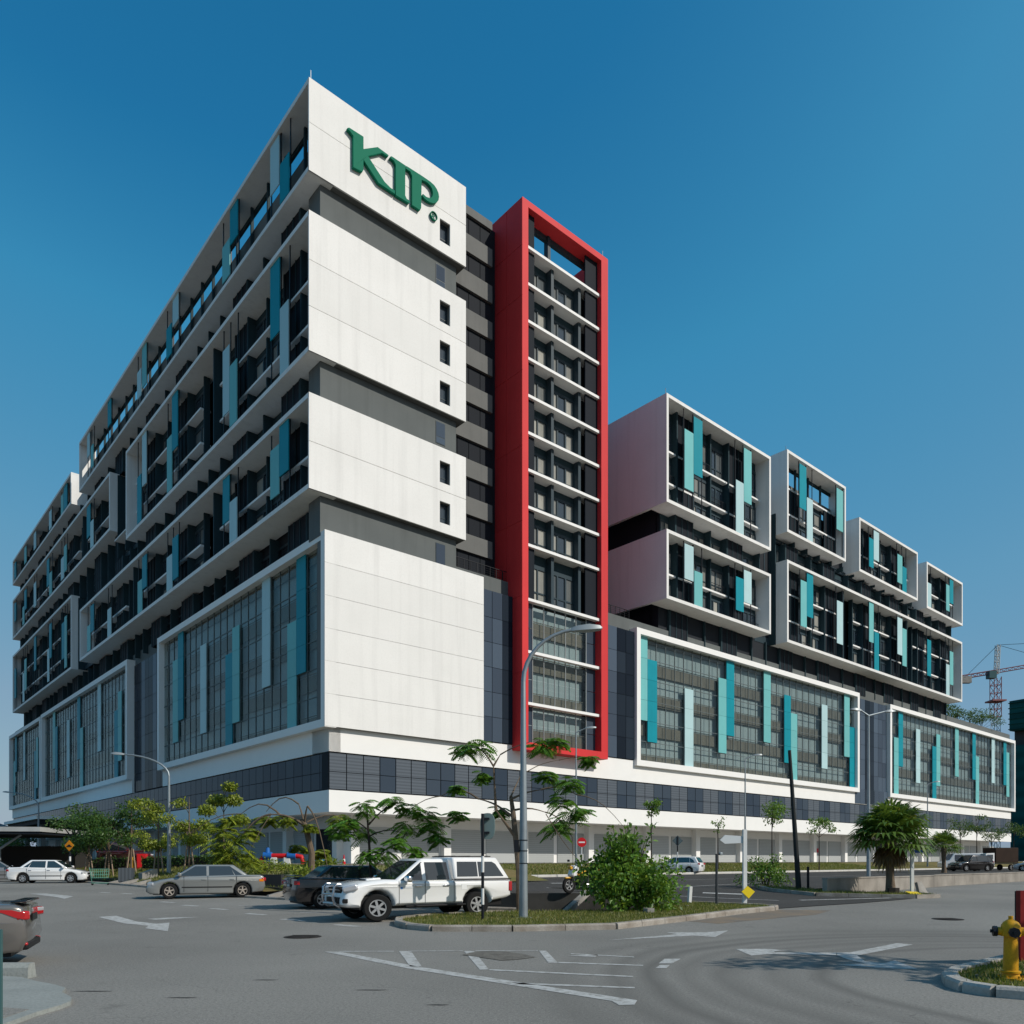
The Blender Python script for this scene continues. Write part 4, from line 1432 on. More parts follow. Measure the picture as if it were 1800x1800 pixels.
white_box(FW, 110.4, 126.0, 43.55, 51.2, [47.2], LR, (), [(111.0, 112.7, 44.0, 48.0, 'P'), (119.0, 120.5, 45.0, 49.5, 'M'), (120.6, 122.2, 46.6, 50.7, 'T')], deep=(14, 0))
FG = Fac('R', -1.0)
gap_storey(FG, 43.2, 62.2, 37.77, 40.68, LR)
gap_storey(FG, 43.2, 124.6, 26.8, 30.15, LR, 2.8)
gap_storey(FG, 67.0, 124.6, 40.62, 43.52, LR)
gap_storey(FG, 67.0, 124.4, 43.54, 44.18, [], 1.8)
gap_storey(FG, 62.6, 66.3, 29.9, 47, [], 2.2)

# lightning rods
for u, v, z, h in ((0.3, 0.3, 60.85, 0.9), (32.0, -0.6, 62.6, 0.9), (41.7, -1.0, 52.5, 0.7), (66.6, -1.0, 54.85, 0.6), (0.3, 34, 60.85, 0.6), (0.3, 69.5, 60.85, 0.6)):
    q = MB()
    q.tube([(u, v, z), (u, v, z + h)], 0.03, 6)
    q.obj('lightning_rod', GALV, bld)

# letters on the white end
def letters():
    fr = lambda a, b, h: (a, h, b)
    K = [(3.09, 58.67), (3.24, 58.81), (4.55, 58.86), (4.55, 57.91), (5.82, 58.81), (6.88, 58.76), (6.79, 58.56), (6.24, 58.54), (4.98, 57.55), (5.64, 57.04), (6.49, 56.39), (7.06, 56.22), (7.47, 56.23), (7.47, 55.91), (5.89, 55.95), (4.55, 56.98), (4.55, 56.26), (4.43, 55.99), (3.59, 55.89), (3.59, 58.35), (3.39, 58.50), (3.12, 58.57)]
    I = [(7.00, 58.71), (7.12, 58.82), (8.52, 58.83), (8.45, 58.49), (8.45, 56.37), (8.60, 56.17), (8.96, 56.17), (8.84, 55.92), (7.52, 55.88), (7.52, 58.36), (7.35, 58.57), (7.03, 58.60)]
    P = [(8.56, 58.85), (10.18, 58.91), (10.96, 58.90), (11.35, 58.83), (11.62, 58.65), (11.80, 58.40), (11.86, 58.12), (11.80, 57.8), (11.6, 57.48), (11.27, 57.26), (10.95, 57.15), (10.65, 57.12), (10.35, 57.17), (10.11, 57.28), (10.20, 57.46), (10.55, 57.40), (10.88, 57.48), (11.10, 57.66), (11.21, 57.9), (11.22, 58.15), (11.14, 58.4), (10.96, 58.56), (10.7, 58.64), (10.49, 58.65), (10.07, 58.55), (10.02, 56.18), (9.92, 55.94), (9.12, 55.95), (9.12, 58.34), (8.93, 58.61), (8.50, 58.60)]
    s = thing('letter_sign', 'green raised letters KIP on the white end wall at the top', 'sign', (*W(7.5, -0.02), 55.9), ANG)
    for nm, pl in (('K', K), ('I', I), ('P', P)):
        q = MB()
        q.prism([(a - 7.5, b - 55.9) for a, b in pl], -0.28, -0.02, f=fr)
        c = (sum(a for a, _ in pl) / len(pl) - 7.5, sum(b for _, b in pl) / len(pl) - 55.9)
        o = q.obj('letter', GREEN, s)
        bv = o.modifiers.new('edge', 'BEVEL')
        bv.width = 0.05
        bv.segments = 2
        bv.limit_method = 'ANGLE'
    # registered mark: ring and small R
    q = MB()
    n = 24
    cx, cz = 11.40 - 7.5, 56.32 - 55.9
    ring = []
    for k in range(n):
        a, b = 2 * PI * k / n, 2 * PI * (k + 1) / n
        for r0, r1 in ((0.30, 0.36),):
            pts = [(cx + r0 * math.cos(a), cz + r0 * math.sin(a)), (cx + r1 * math.cos(a), cz + r1 * math.sin(a)), (cx + r1 * math.cos(b), cz + r1 * math.sin(b)), (cx + r0 * math.cos(b), cz + r0 * math.sin(b))]
            q.prism(pts, -0.2, -0.02, f=fr)
    q.prism([(cx + 0.34 * math.cos(2 * PI * k / n), cz + 0.34 * math.sin(2 * PI * k / n)) for k in range(n)], -0.06, -0.03, mi=1, f=fr)
    for a, b, c, d in ((-.13, -.08, -.17, .17), (-.08, .08, .12, .17), (-.08, .08, -.02, .03), (.07, .12, .0, .15)):
        q.prism([(cx + a, cz + c), (cx + b, cz + c), (cx + b, cz + d), (cx + a, cz + d)], -0.1, -0.06, f=fr)
    q.prism([(cx - .02, cz - .02), (cx + .04, cz - .02), (cx + .14, cz - .17), (cx + .07, cz - .17)], -0.1, -0.06, f=fr)
    q.obj('registered_mark', [GREEN, WHITE2], s)
letters()
# ------------------------------------------------------------------ vehicles
def arc(cx, cz, r, a0, a1, n=9):
    return [(cx + r * math.cos(R(a0 + (a1 - a0) * k / n)), cz + r * math.sin(R(a0 + (a1 - a0) * k / n))) for k in range(n + 1)]
def inset(pl, d):
    out = []
    n = len(pl)
    area = sum(pl[i][0] * pl[(i + 1) % n][1] - pl[(i + 1) % n][0] * pl[i][1] for i in range(n))
    sg = 1 if area > 0 else -1
    for i in range(n):
        a, b, c = Vector(pl[i - 1]), Vector(pl[i]), Vector(pl[(i + 1) % n])
        e1, e2 = (b - a), (c - b)
        if e1.length < 1e-6 or e2.length < 1e-6:
            out.append(tuple(b))
            continue
        e1.normalize()
        e2.normalize()
        nn = Vector((-e1.y - e2.y, e1.x + e2.x)) * sg
        if nn.length > 1e-6:
            nn.normalize()
        out.append(tuple(b + nn * d))
    return out
def shell(name, pl, hw, m, parent, L, rnd_=0.06, nose=0.10, tail=0.05, top=0.0, ztop=1.0, zb=0.5):
    """car body: side outline carried across the width, rounded at the sides and narrowed at the ends"""
    q = MB()
    n = len(pl)
    levels = [(-hw, rnd_), (-(hw - rnd_ * 0.35), rnd_ * 0.35), (-(hw - rnd_), 0.0), (hw - rnd_, 0.0), (hw - rnd_ * 0.35, rnd_ * 0.35), (hw, rnd_)]
    for y, d in levels:
        o_ = inset(pl, d) if d else pl
        for x, z in o_:
            k = 1.0
            e = max(0.0, (abs(x) - 0.28 * L) / (0.22 * L))
            k -= (nose if x > 0 else tail) * e * e
            if z > zb:
                k -= top * (z - zb) / max(0.01, ztop - zb)
            else:
                k -= 0.04 * (zb - z) / zb
            q.v.append((x, y * k, z))
    for l in range(len(levels) - 1):
        for i in range(n):
            j = (i + 1) % n
            q.f.append((l * n + i, l * n + j, (l + 1) * n + j, (l + 1) * n + i))
            q.m.append(0)
    for l in (0, len(levels) - 1):
        off = l * n
        for t in tessellate_polygon([[Vector((q.v[off + i][0], q.v[off + i][2], 0)) for i in range(n)]]):
            q.f.append(tuple(off + i for i in t))
            q.m.append(0)
    return q.obj(name, m, parent, smooth=True)
def lerp(a, b, t):
    return a + (b - a) * t
class Cabin:
    def __init__(c, xb0, xb1, wb, xr0, xr1, wr, z0, z1):
        c.xb0, c.xb1, c.wb, c.xr0, c.xr1, c.wr, c.z0, c.z1 = xb0, xb1, wb, xr0, xr1, wr, z0, z1
    def build(c, parent, m, name='cabin'):
        q = MB()
        bot = [(c.xb0, -c.wb, c.z0), (c.xb1, -c.wb, c.z0), (c.xb1, c.wb, c.z0), (c.xb0, c.wb, c.z0)]
        topv = [(c.xr0, -c.wr, c.z1), (c.xr1, -c.wr, c.z1), (c.xr1, c.wr, c.z1), (c.xr0, c.wr, c.z1)]
        q.v = bot + topv
        q.f = [(0, 3, 2, 1), (4, 5, 6, 7), (0, 1, 5, 4), (1, 2, 6, 5), (2, 3, 7, 6), (3, 0, 4, 7)]
        q.m = [0] * 6
        o = q.obj(name, m, parent, smooth=True)
        b = o.modifiers.new('round', 'BEVEL')
        b.width = 0.07
        b.segments = 3
        return o
    def side(c, x, t, sgn, off=0.012):
        return (x, sgn * (lerp(c.wb, c.wr, t) + off), lerp(c.z0, c.z1, t))
    def sidewin(c, parent, pts, m, sgn):
        q = MB()
        q.face([c.side(x, t, sgn) for x, t in pts])
        q.face([c.side(x, t, sgn, -0.02) for x, t in reversed(pts)])
        n = len(pts)
        for i in range(n):
            j = (i + 1) % n
            q.face([c.side(*pts[i], sgn), c.side(*pts[j], sgn), c.side(*pts[j], sgn, -0.02), c.side(*pts[i], sgn, -0.02)])
        return q.obj('side_window', m, parent)
    def endwin(c, parent, front, m, t0=0.1, t1=0.9, ins=0.1, name='windscreen'):
        q = MB()
        pts = []
        sx = 1 if front else -1
        for t, s in ((t0, -1), (t0, 1), (t1, 1), (t1, -1)):
            x = lerp(c.xb1, c.xr1, t) if front else lerp(c.xb0, c.xr0, t)
            y = s * (lerp(c.wb, c.wr, t) - ins)
            pts.append(Vector((x + sx * 0.012, y, lerp(c.z0, c.z1, t) + 0.004)))
        q.face(pts)
        q.face([p - Vector((sx * 0.03, 0, 0.02)) for p in reversed(pts)])
        for i in range(4):
            j = (i + 1) % 4
            q.face([pts[i], pts[j], pts[j] - Vector((sx * 0.03, 0, 0.02)), pts[i] - Vector((sx * 0.03, 0, 0.02))])
        return q.obj(name, m, parent)
WHEELS = {}
def wheel(parent, x, y, r, wd, out, spokes=5, turn=0.0, rimm=None):
    key = (round(r, 3), round(wd, 3), spokes, (rimm or RIM).name)
    if key not in WHEELS:
        q = MB()
        n = 28
        prof = [(-wd / 2, r * 0.62), (-wd / 2, r * 0.92), (-wd / 2 + 0.025, r * 0.985), (-wd / 4, r), (wd / 4, r), (wd / 2 - 0.025, r * 0.985), (wd / 2, r * 0.92), (wd / 2, r * 0.62)]
        for k in range(n):
            a = 2 * PI * k / n
            for yy, rr in prof:
                q.v.append((rr * math.cos(a), yy, rr * math.sin(a)))
        m_ = len(prof)
        for k in range(n):
            for i in range(m_ - 1):
                a0 = k * m_ + i
                b0 = ((k + 1) % n) * m_ + i
                q.f.append((a0, a0 + 1, b0 + 1, b0))
                q.m.append(0)
        ty = q.obj('wheel', TYRE, None, smooth=True)
        q = MB()
        for k in range(n):
            a, b = 2 * PI * k / n, 2 * PI * (k + 1) / n
            for yy, r0, r1 in ((wd / 2 - 0.012, r * 0.54, r * 0.63), (wd / 2 - 0.10, 0, r * 0.56)):
                p = [(r0 * math.cos(a), yy, r0 * math.sin(a)), (r1 * math.cos(a), yy, r1 * math.sin(a)), (r1 * math.cos(b), yy, r1 * math.sin(b)), (r0 * math.cos(b), yy, r0 * math.sin(b))]
                q.face(p if r0 else p[1:3] + p[:1], 0 if r0 else 1)
            q.face([(r * 0.54 * math.cos(a), wd / 2 - 0.012, r * 0.54 * math.sin(a)), (r * 0.54 * math.cos(b), wd / 2 - 0.012, r * 0.54 * math.sin(b)), (r * 0.54 * math.cos(b), wd / 2 - 0.10, r * 0.54 * math.sin(b)), (r * 0.54 * math.cos(a), wd / 2 - 0.10, r * 0.54 * math.sin(a))])
        for k in range(spokes):
            a = 2 * PI * k / spokes + 0.3
            d = Vector((math.cos(a), 0, math.sin(a)))
            t_ = Vector((-math.sin(a), 0, math.cos(a)))
            q.obox(d * r * 0.31 + Vector((0, wd / 2 - 0.04, 0)), d * r * 0.26, t_ * r * (0.085 if spokes < 8 else 0.05), Vector((0, 0.02, 0)))
        q.tube([(0, wd / 2 - 0.08, 0), (0, wd / 2 - 0.01, 0)], r * 0.14, 12)
        ri = q.obj('rim', [rimm or RIM, PLASTIC], None, smooth=True)
        WHEELS[key] = (ty.data, ri.data)
        bpy.data.objects.remove(ty)
        bpy.data.objects.remove(ri)
    tm, rm = WHEELS[key]
    o = bpy.data.objects.new('wheel', tm)
    col.objects.link(o)
    o.parent = parent
    o.location = (x, y, r)
    o.rotation_euler[2] = turn + (0 if out > 0 else PI)
    o2 = bpy.data.objects.new('rim', rm)
    col.objects.link(o2)
    o2.parent = o
    return o
def pbox(name, parent, c, h, m, rz=0.0, bev=0.0, ry=0.0):
    q = MB()
    q.box(-h[0], h[0], -h[1], h[1], -h[2], h[2])
    o = q.obj(name, m, parent, smooth=bool(bev))
    o.location = c
    o.rotation_euler = (0, ry, rz)
    if bev:
        b = o.modifiers.new('round', 'BEVEL')
        b.width = bev
        b.segments = 2
    return o
def paint(name, c, metal=0.0, rough=0.3):
    return mat('paint_' + name, c, rough, metal=metal, coat=1.0, spec=0.5)
REDL = mat('tail_lamp', (0.42, 0.012, 0.015), 0.12, spec=0.6, coat=0.6)
CLRL = mat('head_lamp', (0.55, 0.56, 0.58), 0.08, metal=0.3, spec=0.8, coat=0.8)
AMB = mat('indicator_amber', (0.75, 0.22, 0.01), 0.2, coat=0.5)
SEAM = mat('panel_seam', (0.02, 0.02, 0.02), 0.6)
PLATE = mat('number_plate', (0.010, 0.010, 0.010), 0.4)
PLTXT = mat('plate_white', (0.7, 0.7, 0.7), 0.4)

def sedan(label, loc, hd, m, L=4.5, Wd=1.72, H=1.44, kind='sedan', rimm=None, spokes=5, group=None, name='car', cat='car', belt=0.93, trunk=0.98, r=0.31, lamp_side=True, amber=False):
    rz = math.atan2(hd[1], hd[0])
    root = thing(name, label, cat, loc, rz, group)
    h = L / 2
    hw = Wd / 2
    xf, xr = h - 0.86, -h + 0.92
    ar = r + 0.055
    bl = belt
    if kind == 'sedan':
        topl = [(-h, 0.48), (-h + 0.03, 0.72), (-h + 0.07, trunk - 0.05), (-h + 0.2, trunk), (-h + 0.75, trunk + 0.01), (-0.9, bl + 0.05), (0.7, bl + 0.01), (h - 1.25, bl - 0.02), (h - 0.55, bl - 0.13), (h - 0.18, bl - 0.25), (h - 0.04, 0.55), (h, 0.45), (h - 0.02, 0.27), (h - 0.16, 0.19)]
    else:
        topl = [(-h, 0.5), (-h + 0.02, 0.75), (-h + 0.06, bl), (-0.9, bl + 0.04), (0.7, bl), (h - 1.15, bl - 0.02), (h - 0.5, bl - 0.12), (h - 0.16, bl - 0.24), (h - 0.03, 0.58), (h, 0.45), (h - 0.02, 0.27), (h - 0.16, 0.19)]
    pl = topl + [(xf + ar + 0.02, 0.18)] + arc(xf, r, ar, -10, 190)[0:] + [(xf - ar - 0.02, 0.18), (xr + ar + 0.02, 0.18)] + arc(xr, r, ar, -10, 190) + [(xr - ar - 0.02, 0.20), (-h + 0.1, 0.25)]
    shell('body', pl, hw, m, root, L)
    # dark inner arches and floor
    pbox('underbody', root, (0, 0, 0.36), (h - 0.25, hw - 0.16, 0.2), PLASTIC)
    if kind == 'sedan':
        cb = Cabin(-h + 0.62, h - 1.02, hw - 0.08, -h + 1.28, h - 1.82, hw - 0.27, bl - 0.02, H)
    elif kind == 'hatch':
        cb = Cabin(-h + 0.08, h - 0.98, hw - 0.07, -h + 0.45, h - 1.75, hw - 0.24, bl - 0.02, H)
    else:
        cb = Cabin(-h + 0.06, h - 1.15, hw - 0.07, -h + 0.28, h - 1.85, hw - 0.20, bl - 0.02, H)
    c_ = cb.build(root, m)
    mid = -0.02
    for s in (-1, 1):
        t0, t1 = 0.10, 0.88
        fx = lambda t: lerp(cb.xb1, cb.xr1, t) - 0.12
        rx = lambda t: lerp(cb.xb0, cb.xr0, t) + (0.20 if kind == 'sedan' else 0.3)
        cb.sidewin(root, [(mid + 0.05, t0), (fx(t0), t0), (fx(t1), t1), (mid + 0.05, t1)], CARGL, s)
        q0 = rx(t0) + (0.45 if kind != 'sedan' else 0.35)
        cb.sidewin(root, [(q0, t0), (mid - 0.05, t0), (mid - 0.05, t1), (max(rx(t1), q0 + 0.1), t1)], CARGL, s)
        cb.sidewin(root, [(rx(t0), t0), (q0 - 0.05, t0), (max(rx(t1), q0 + 0.05) , t1 * 0.97), (lerp(rx(t0), rx(t1), 0.6), 0.55)], CARGL, s)
        # door seams and handles
        for x in (mid, xf - ar - 0.18, q0 - 0.08):
            pbox('door_seam', root, (x, s * (hw - 0.004), 0.60), (0.006, 0.008, 0.32), SEAM)
        for x in (mid + 0.16, q0 + 0.1):
            pbox('door_handle', root, (x, s * (hw + 0.008), bl - 0.13), (0.09, 0.014, 0.018), m if m.name != 'paint_white' else CHROME, bev=0.008)
        pbox('side_strip', root, (0, s * (hw + 0.003), 0.46), (xf - ar - 0.05 - 0.05, 0.008, 0.022), SEAM)
        pbox('mirror', root, (fx(0.1) - 0.02, s * (hw + 0.07), bl + 0.08), (0.07, 0.10, 0.065), m, bev=0.03)
        pbox('headlight', root, (h - 0.22, s * (hw * 0.86 - 0.10), bl - 0.30), (0.13, 0.17, 0.065), CLRL, rz=-s * 0.55, bev=0.03)
        pbox('tail_light', root, (-h + 0.115, s * (hw * 0.92 - 0.12), trunk - 0.18 if kind == 'sedan' else bl - 0.06), (0.10, 0.15, 0.075), REDL, rz=s * 0.4, bev=0.03)
        if amber:
            pbox('side_lamp', root, (-h + 0.16, s * (hw - 0.035), 0.72), (0.09, 0.015, 0.05), AMB)
        for x in (xf, xr):
            wheel(root, x, s * (hw - 0.11), r, 0.20, s, spokes, rimm=rimm)
    cb.endwin(root, True, CARGL)
    cb.endwin(root, False, CARGL, name='rear_window', t0=0.12, t1=0.88)
    pbox('grille', root, (h - 0.005, 0, 0.60), (0.012, 0.32, 0.06), PLASTIC)
    pbox('front_bumper_intake', root, (h + 0.0, 0, 0.34), (0.012, 0.5, 0.06), PLASTIC)
    pbox('number_plate', root, (h + 0.01, 0, 0.44), (0.012, 0.25, 0.055), PLATE)
    pz = 0.78 if kind == 'sedan' else 0.7
    pp = pbox('number_plate', root, (-h - 0.004 + 0.02, 0, pz), (0.012, 0.25, 0.055), PLATE)
    return root

# pickup truck ----------------------------------------------------------
def pickup():
    mw = paint('white', (0.80, 0.80, 0.79), rough=0.35)
    hd = Vector((-0.81, -0.585)).normalized()
    root = thing('pickup_truck', 'white double-cab pickup with canopy and bull bar parked behind the striped signal post', 'pickup truck', (-2.74, 23.75, hl(23.5)), math.atan2(hd.y, hd.x))
    root.scale = (1.06, 1.0, 0.985)
    L, hw, r = 5.20, 0.86, 0.385
    h = L / 2
    xf, xr = h - 0.92, h - 0.92 - 3.085
    ar = r + 0.085
    pl = [(-h, 0.62), (-h + 0.02, 1.12), (-0.55, 1.13), (0.6, 1.13), (h - 1.5, 1.17), (h - 1.1, 1.17), (h - 0.7, 1.13), (h - 0.42, 1.08), (h - 0.22, 1.0), (h - 0.09, 0.88), (h - 0.02, 0.70), (h, 0.62), (h, 0.50), (h - 0.10, 0.42)]
    pl += [(xf + ar + 0.03, 0.40)] + arc(xf, r + 0.03, ar, 0, 180) + [(xf - ar - 0.03, 0.42), (xr + ar + 0.03, 0.42)] + arc(xr, r + 0.03, ar, 0, 180) + [(xr - ar - 0.05, 0.48), (-h + 0.15, 0.56)]
    shell('body', pl, hw, mw, root, L, rnd_=0.10, nose=0.13, tail=0.02)
    pbox('underbody', root, (-0.1, 0, 0.52), (h - 0.35, hw - 0.2, 0.18), PLASTIC)
    cb = Cabin(-0.62, h - 1.36, hw - 0.05, -0.55, h - 2.30, hw - 0.22, 1.10, 1.78)
    cb.build(root, mw)
    can = Cabin(-h + 0.03, -0.66, hw - 0.05, -h + 0.42, -0.66, hw - 0.20, 1.14, 1.82)
    can.build(root, mw, 'canopy')
    for s in (-1, 1):
        t0, t1 = 0.08, 0.84
        fx = lambda t: lerp(cb.xb1, cb.xr1, t) - 0.14
        cb.sidewin(root, [(0.36, t0), (fx(t0), t0), (fx(t1), t1), (0.36, t1)], CARGL, s)
        cb.sidewin(root, [(-0.50, t0), (0.24, t0), (0.24, t1), (-0.46, t1)], CARGL, s)
        can.sidewin(root, [(-1.45, 0.14), (-0.76, 0.14), (-0.80, 0.80), (-1.45, 0.80)], CARGL, s)
        can.sidewin(root, [(-h + 0.26, 0.14), (-1.49, 0.14), (-1.49, 0.80), (-h + 0.62, 0.80), (-h + 0.50, 0.70)], CARGL, s)
        pbox('canopy_seam', root, ((-h - 0.62) / 2, s * (hw - 0.02), 1.145), ((h - 0.66) / 2, 0.016, 0.018), SEAM)
        for x in (0.30, xf - ar - 0.12, -0.62):
            pbox('door_seam', root, (x, s * (hw - 0.003), 0.80), (0.007, 0.008, 0.32), SEAM)
        for x in (0.50, -0.36):
            pbox('door_handle', root, (x, s * (hw + 0.012), 0.98), (0.10, 0.018, 0.024), CHROME, bev=0.01)
        pbox('fuel_cap', root, (-0.95, s * (hw + 0.0), 0.93), (0.085, 0.004, 0.085), mw)
        pbox('mirror', root, (h - 1.72, s * (hw + 0.12), 1.19), (0.08, 0.13, 0.09), CHROME, bev=0.045)
        pbox('headlight', root, (h - 0.21, s * (hw - 0.20), 0.95), (0.20, 0.18, 0.085), CLRL, rz=-s * 0.55, bev=0.04, ry=0.25)
        pbox('fog_lamp', root, (h - 0.055, s * (hw - 0.19), 0.60), (0.07, 0.10, 0.06), PLASTIC, rz=-s * 0.45, bev=0.02)
        pbox('fog_lamp', root, (h - 0.04, s * (hw - 0.18), 0.60), (0.075, 0.045, 0.04), CLRL, rz=-s * 0.45, bev=0.02)
        pbox('tail_light', root, (-h + 0.05, s * (hw - 0.06), 0.92), (0.06, 0.065, 0.15), REDL, bev=0.02)
        pbox('side_step', root, (-0.05, s * (hw - 0.06), 0.40), (0.95, 0.09, 0.03), PLASTIC, bev=0.02)
        for x in (xf, xr):
            wheel(root, x, s * (hw - 0.13), r, 0.25, s, 6, turn=(-0.22 if x == xf else 0))
    # door mark: small blue device and a grey line of lettering too small to read
    pbox('door_mark', root, (1.02, hw + 0.0025, 0.93), (0.035, 0.004, 0.03), mat('decal_blue', (0.08, 0.22, 0.5), 0.5))
    pbox('door_mark', root, (0.80, hw + 0.0025, 0.935), (0.13, 0.004, 0.014), mat('decal_grey', (0.5, 0.53, 0.55), 0.5))
    cb.endwin(root, True, CARGL, ins=0.08)
    pbox('bonnet_scoop', root, (h - 1.05, 0, 1.175), (0.22, 0.24, 0.035), mw, bev=0.03, ry=0.07)
    pbox('scoop_mouth', root, (h - 0.825, 0, 1.165), (0.02, 0.20, 0.02), PLASTIC)
    pbox('grille', root, (h - 0.09, 0, 0.89), (0.05, 0.40, 0.085), PLASTIC, ry=0.25)
    pbox('grille_bar', root, (h - 0.045, 0, 0.90), (0.02, 0.36, 0.02), CHROME, ry=0.25)
    pbox('front_intake', root, (h - 0.005, 0, 0.60), (0.03, 0.42, 0.09), PLASTIC)
    pbox('number_plate', root, (h + 0.03, 0, 0.64), (0.012, 0.25, 0.06), PLATE)
    q = MB()
    for s in (-0.36, 0.36):
        q.tube([(h - 0.02, s, 0.42), (h + 0.12, s, 0.50), (h + 0.16, s, 0.70), (h + 0.12, s, 0.98), (h + 0.04, s, 1.06), (h - 0.05, s, 1.05)], 0.035, 8)
    for z, x in ((1.04, h + 0.06), (0.78, h + 0.155), (0.52, h + 0.11)):
        q.tube([(x, -0.36, z), (x, 0.36, z)], 0.03 if z > 0.6 else 0.05, 8)
    q.obj('bull_bar', mat('steel_tube', (0.42, 0.42, 0.43), 0.25, metal=0.9), root, smooth=True)
    q = MB()
    for x in (-1.9, -1.3, -0.8):
        q.tube([(x, -0.6, 1.85), (x, 0.6, 1.85)], 0.02, 6)
    for y in (-0.6, 0.6):
        q.tube([(-2.0, y, 1.845), (-0.72, y, 1.845)], 0.018, 6)
    q.obj('roof_rack', PLASTIC, root)
pickup()
SILV = paint('silver_dull', (0.27, 0.28, 0.272), 0.4, 0.34)
sedan('old silver saloon with amber rear lamps parked by the drain struts', (-12.9, 33.6, hl(33.6)), (-0.92, -0.39), SILV, L=4.6, H=1.38, amber=True, rimm=mat('rim_beige', (0.46, 0.40, 0.34), 0.45, metal=0.4), spokes=5, belt=0.90, trunk=0.94)
BLK = paint('black', (0.012, 0.010, 0.010), 0.2, 0.22)
bk = sedan('black saloon parked nose-in beside the white pickup', (-5.65, 28.3, hl(28.3)), (0.86, 0.51), BLK, L=4.6, Wd=1.76, H=1.47, trunk=1.06, belt=0.98)
pbox('boot_spoiler', bk, (-2.15, 0, 1.12), (0.13, 0.7, 0.018), BLK, bev=0.015)
for s in (-1, 1):
    pbox('reflector', bk, (-2.27, s * 0.55, 0.86), (0.02, 0.10, 0.035), CLRL)
for k, x in enumerate((-0.10, -0.02, 0.05, 0.12)):
    pbox('plate_letter', bk, (-2.298, x, 0.78), (0.004, 0.022, 0.035), PLTXT)
WHT = paint('white', (0.80, 0.80, 0.79), rough=0.35)
sedan('white saloon parked at the kerb beside the green trolley', (-29.0, 50.0, 0.32), (0.97, 0.22), WHT, L=4.47, H=1.44, spokes=6)
sedan('grey saloon parked behind the white saloon near the car park roof', (-34.6, 53.0, 0.32), (0.9, 0.4), paint('grey', (0.22, 0.23, 0.24), 0.4, 0.3), L=4.4)
tc = sedan('silver saloon with red wrap-round tail lamps beside the concrete apron', (-10.3, 12.95, 0.0), (-0.92, -0.39), paint('bronze_silver', (0.19, 0.178, 0.165), 0.5, 0.28), L=4.4, Wd=1.70, H=1.5, trunk=1.02, belt=0.96)
pbox('boot_spoiler', tc, (-2.05, 0, 1.06), (0.12, 0.66, 0.018), BLK, bev=0.015)
for s in (-1, 1):
    q = MB()
    q.prism([(-2.15, 0.78), (-2.17, 0.88), (-1.98, 0.935), (-1.66, 0.945), (-1.86, 0.885), (-2.03, 0.81)], 0.70, 0.832, f=lambda a, b, h, s=s: (a, s * h, b))
    q.obj('tail_light', REDL, tc, smooth=True)
    pbox('reverse_lamp', tc, (-2.14, s * 0.68, 0.87), (0.06, 0.10, 0.035), CLRL, rz=s * 0.4, bev=0.015)
    pbox('bumper_reflector', tc, (-2.14, s * 0.62, 0.36), (0.03, 0.06, 0.025), REDL, rz=s * 0.5, bev=0.02)
pbox('bumper_trim', tc, (-2.12, 0, 0.32), (0.07, 0.66, 0.06), PLASTIC, bev=0.03)
sedan('white hatchback with red tail lamps on the side road behind the bush', (14.5, 69.0, 0.56), (-0.86, 0.5), WHT, L=4.1, H=1.5, kind='hatch')
sedan('black sport utility car at the kerb near the small palm', (49.0, 85.0, 0.57), (-0.96, -0.28), BLK, L=4.6, Wd=1.82, H=1.70, kind='suv', r=0.35, belt=1.05)
sedan('small silver hatchback at the kerb past the black sport utility car', (56.4, 86.2, 0.57), (-0.9, 0.43), paint('silver_bright', (0.42, 0.43, 0.44), 0.5, 0.3), L=3.7, H=1.48, kind='hatch')
sedan('dark red pickup-like wagon parked beyond the hedge under the young trees', (-33.3, 68.5, 1.46), (0.95, -0.3), paint('maroon', (0.10, 0.012, 0.012), 0.2), L=4.7, H=1.75, kind='suv', r=0.36, belt=1.05)
def lorry():
    root = thing('box_lorry', 'small brown canvas-backed lorry beside the black sport utility car', 'lorry', (55.4, 91.0, 0.57), R(195))
    BR = mat('lorry_canvas', (0.035, 0.02, 0.013), 0.8, var=0.5, vs=2)
    pbox('cargo_body', root, (-0.6, 0, 1.75), (1.6, 0.9, 0.85), BR, bev=0.05)
    pbox('cargo_bed', root, (-0.6, 0, 0.82), (1.65, 0.92, 0.06), PLASTIC)
    q = MB()
    q.prism([(1.1, 0.5), (2.5, 0.5), (2.55, 1.15), (2.2, 1.95), (1.1, 2.0)], -0.82, 0.82, f=lambda a, b, h: (a, h, b))
    q.obj('cab', paint('white', (0.8, 0.8, 0.79)), root, smooth=True)
    pbox('windscreen', root, (2.37, 0, 1.55), (0.02, 0.7, 0.3), CARGL, ry=-0.4)
    for s in (-1, 1):
        pbox('side_window', root, (1.7, s * 0.83, 1.55), (0.4, 0.01, 0.26), CARGL)
        for x in (1.7, -1.3):
            wheel(root, x, s * 0.75, 0.36, 0.22, s, 5)
lorry()
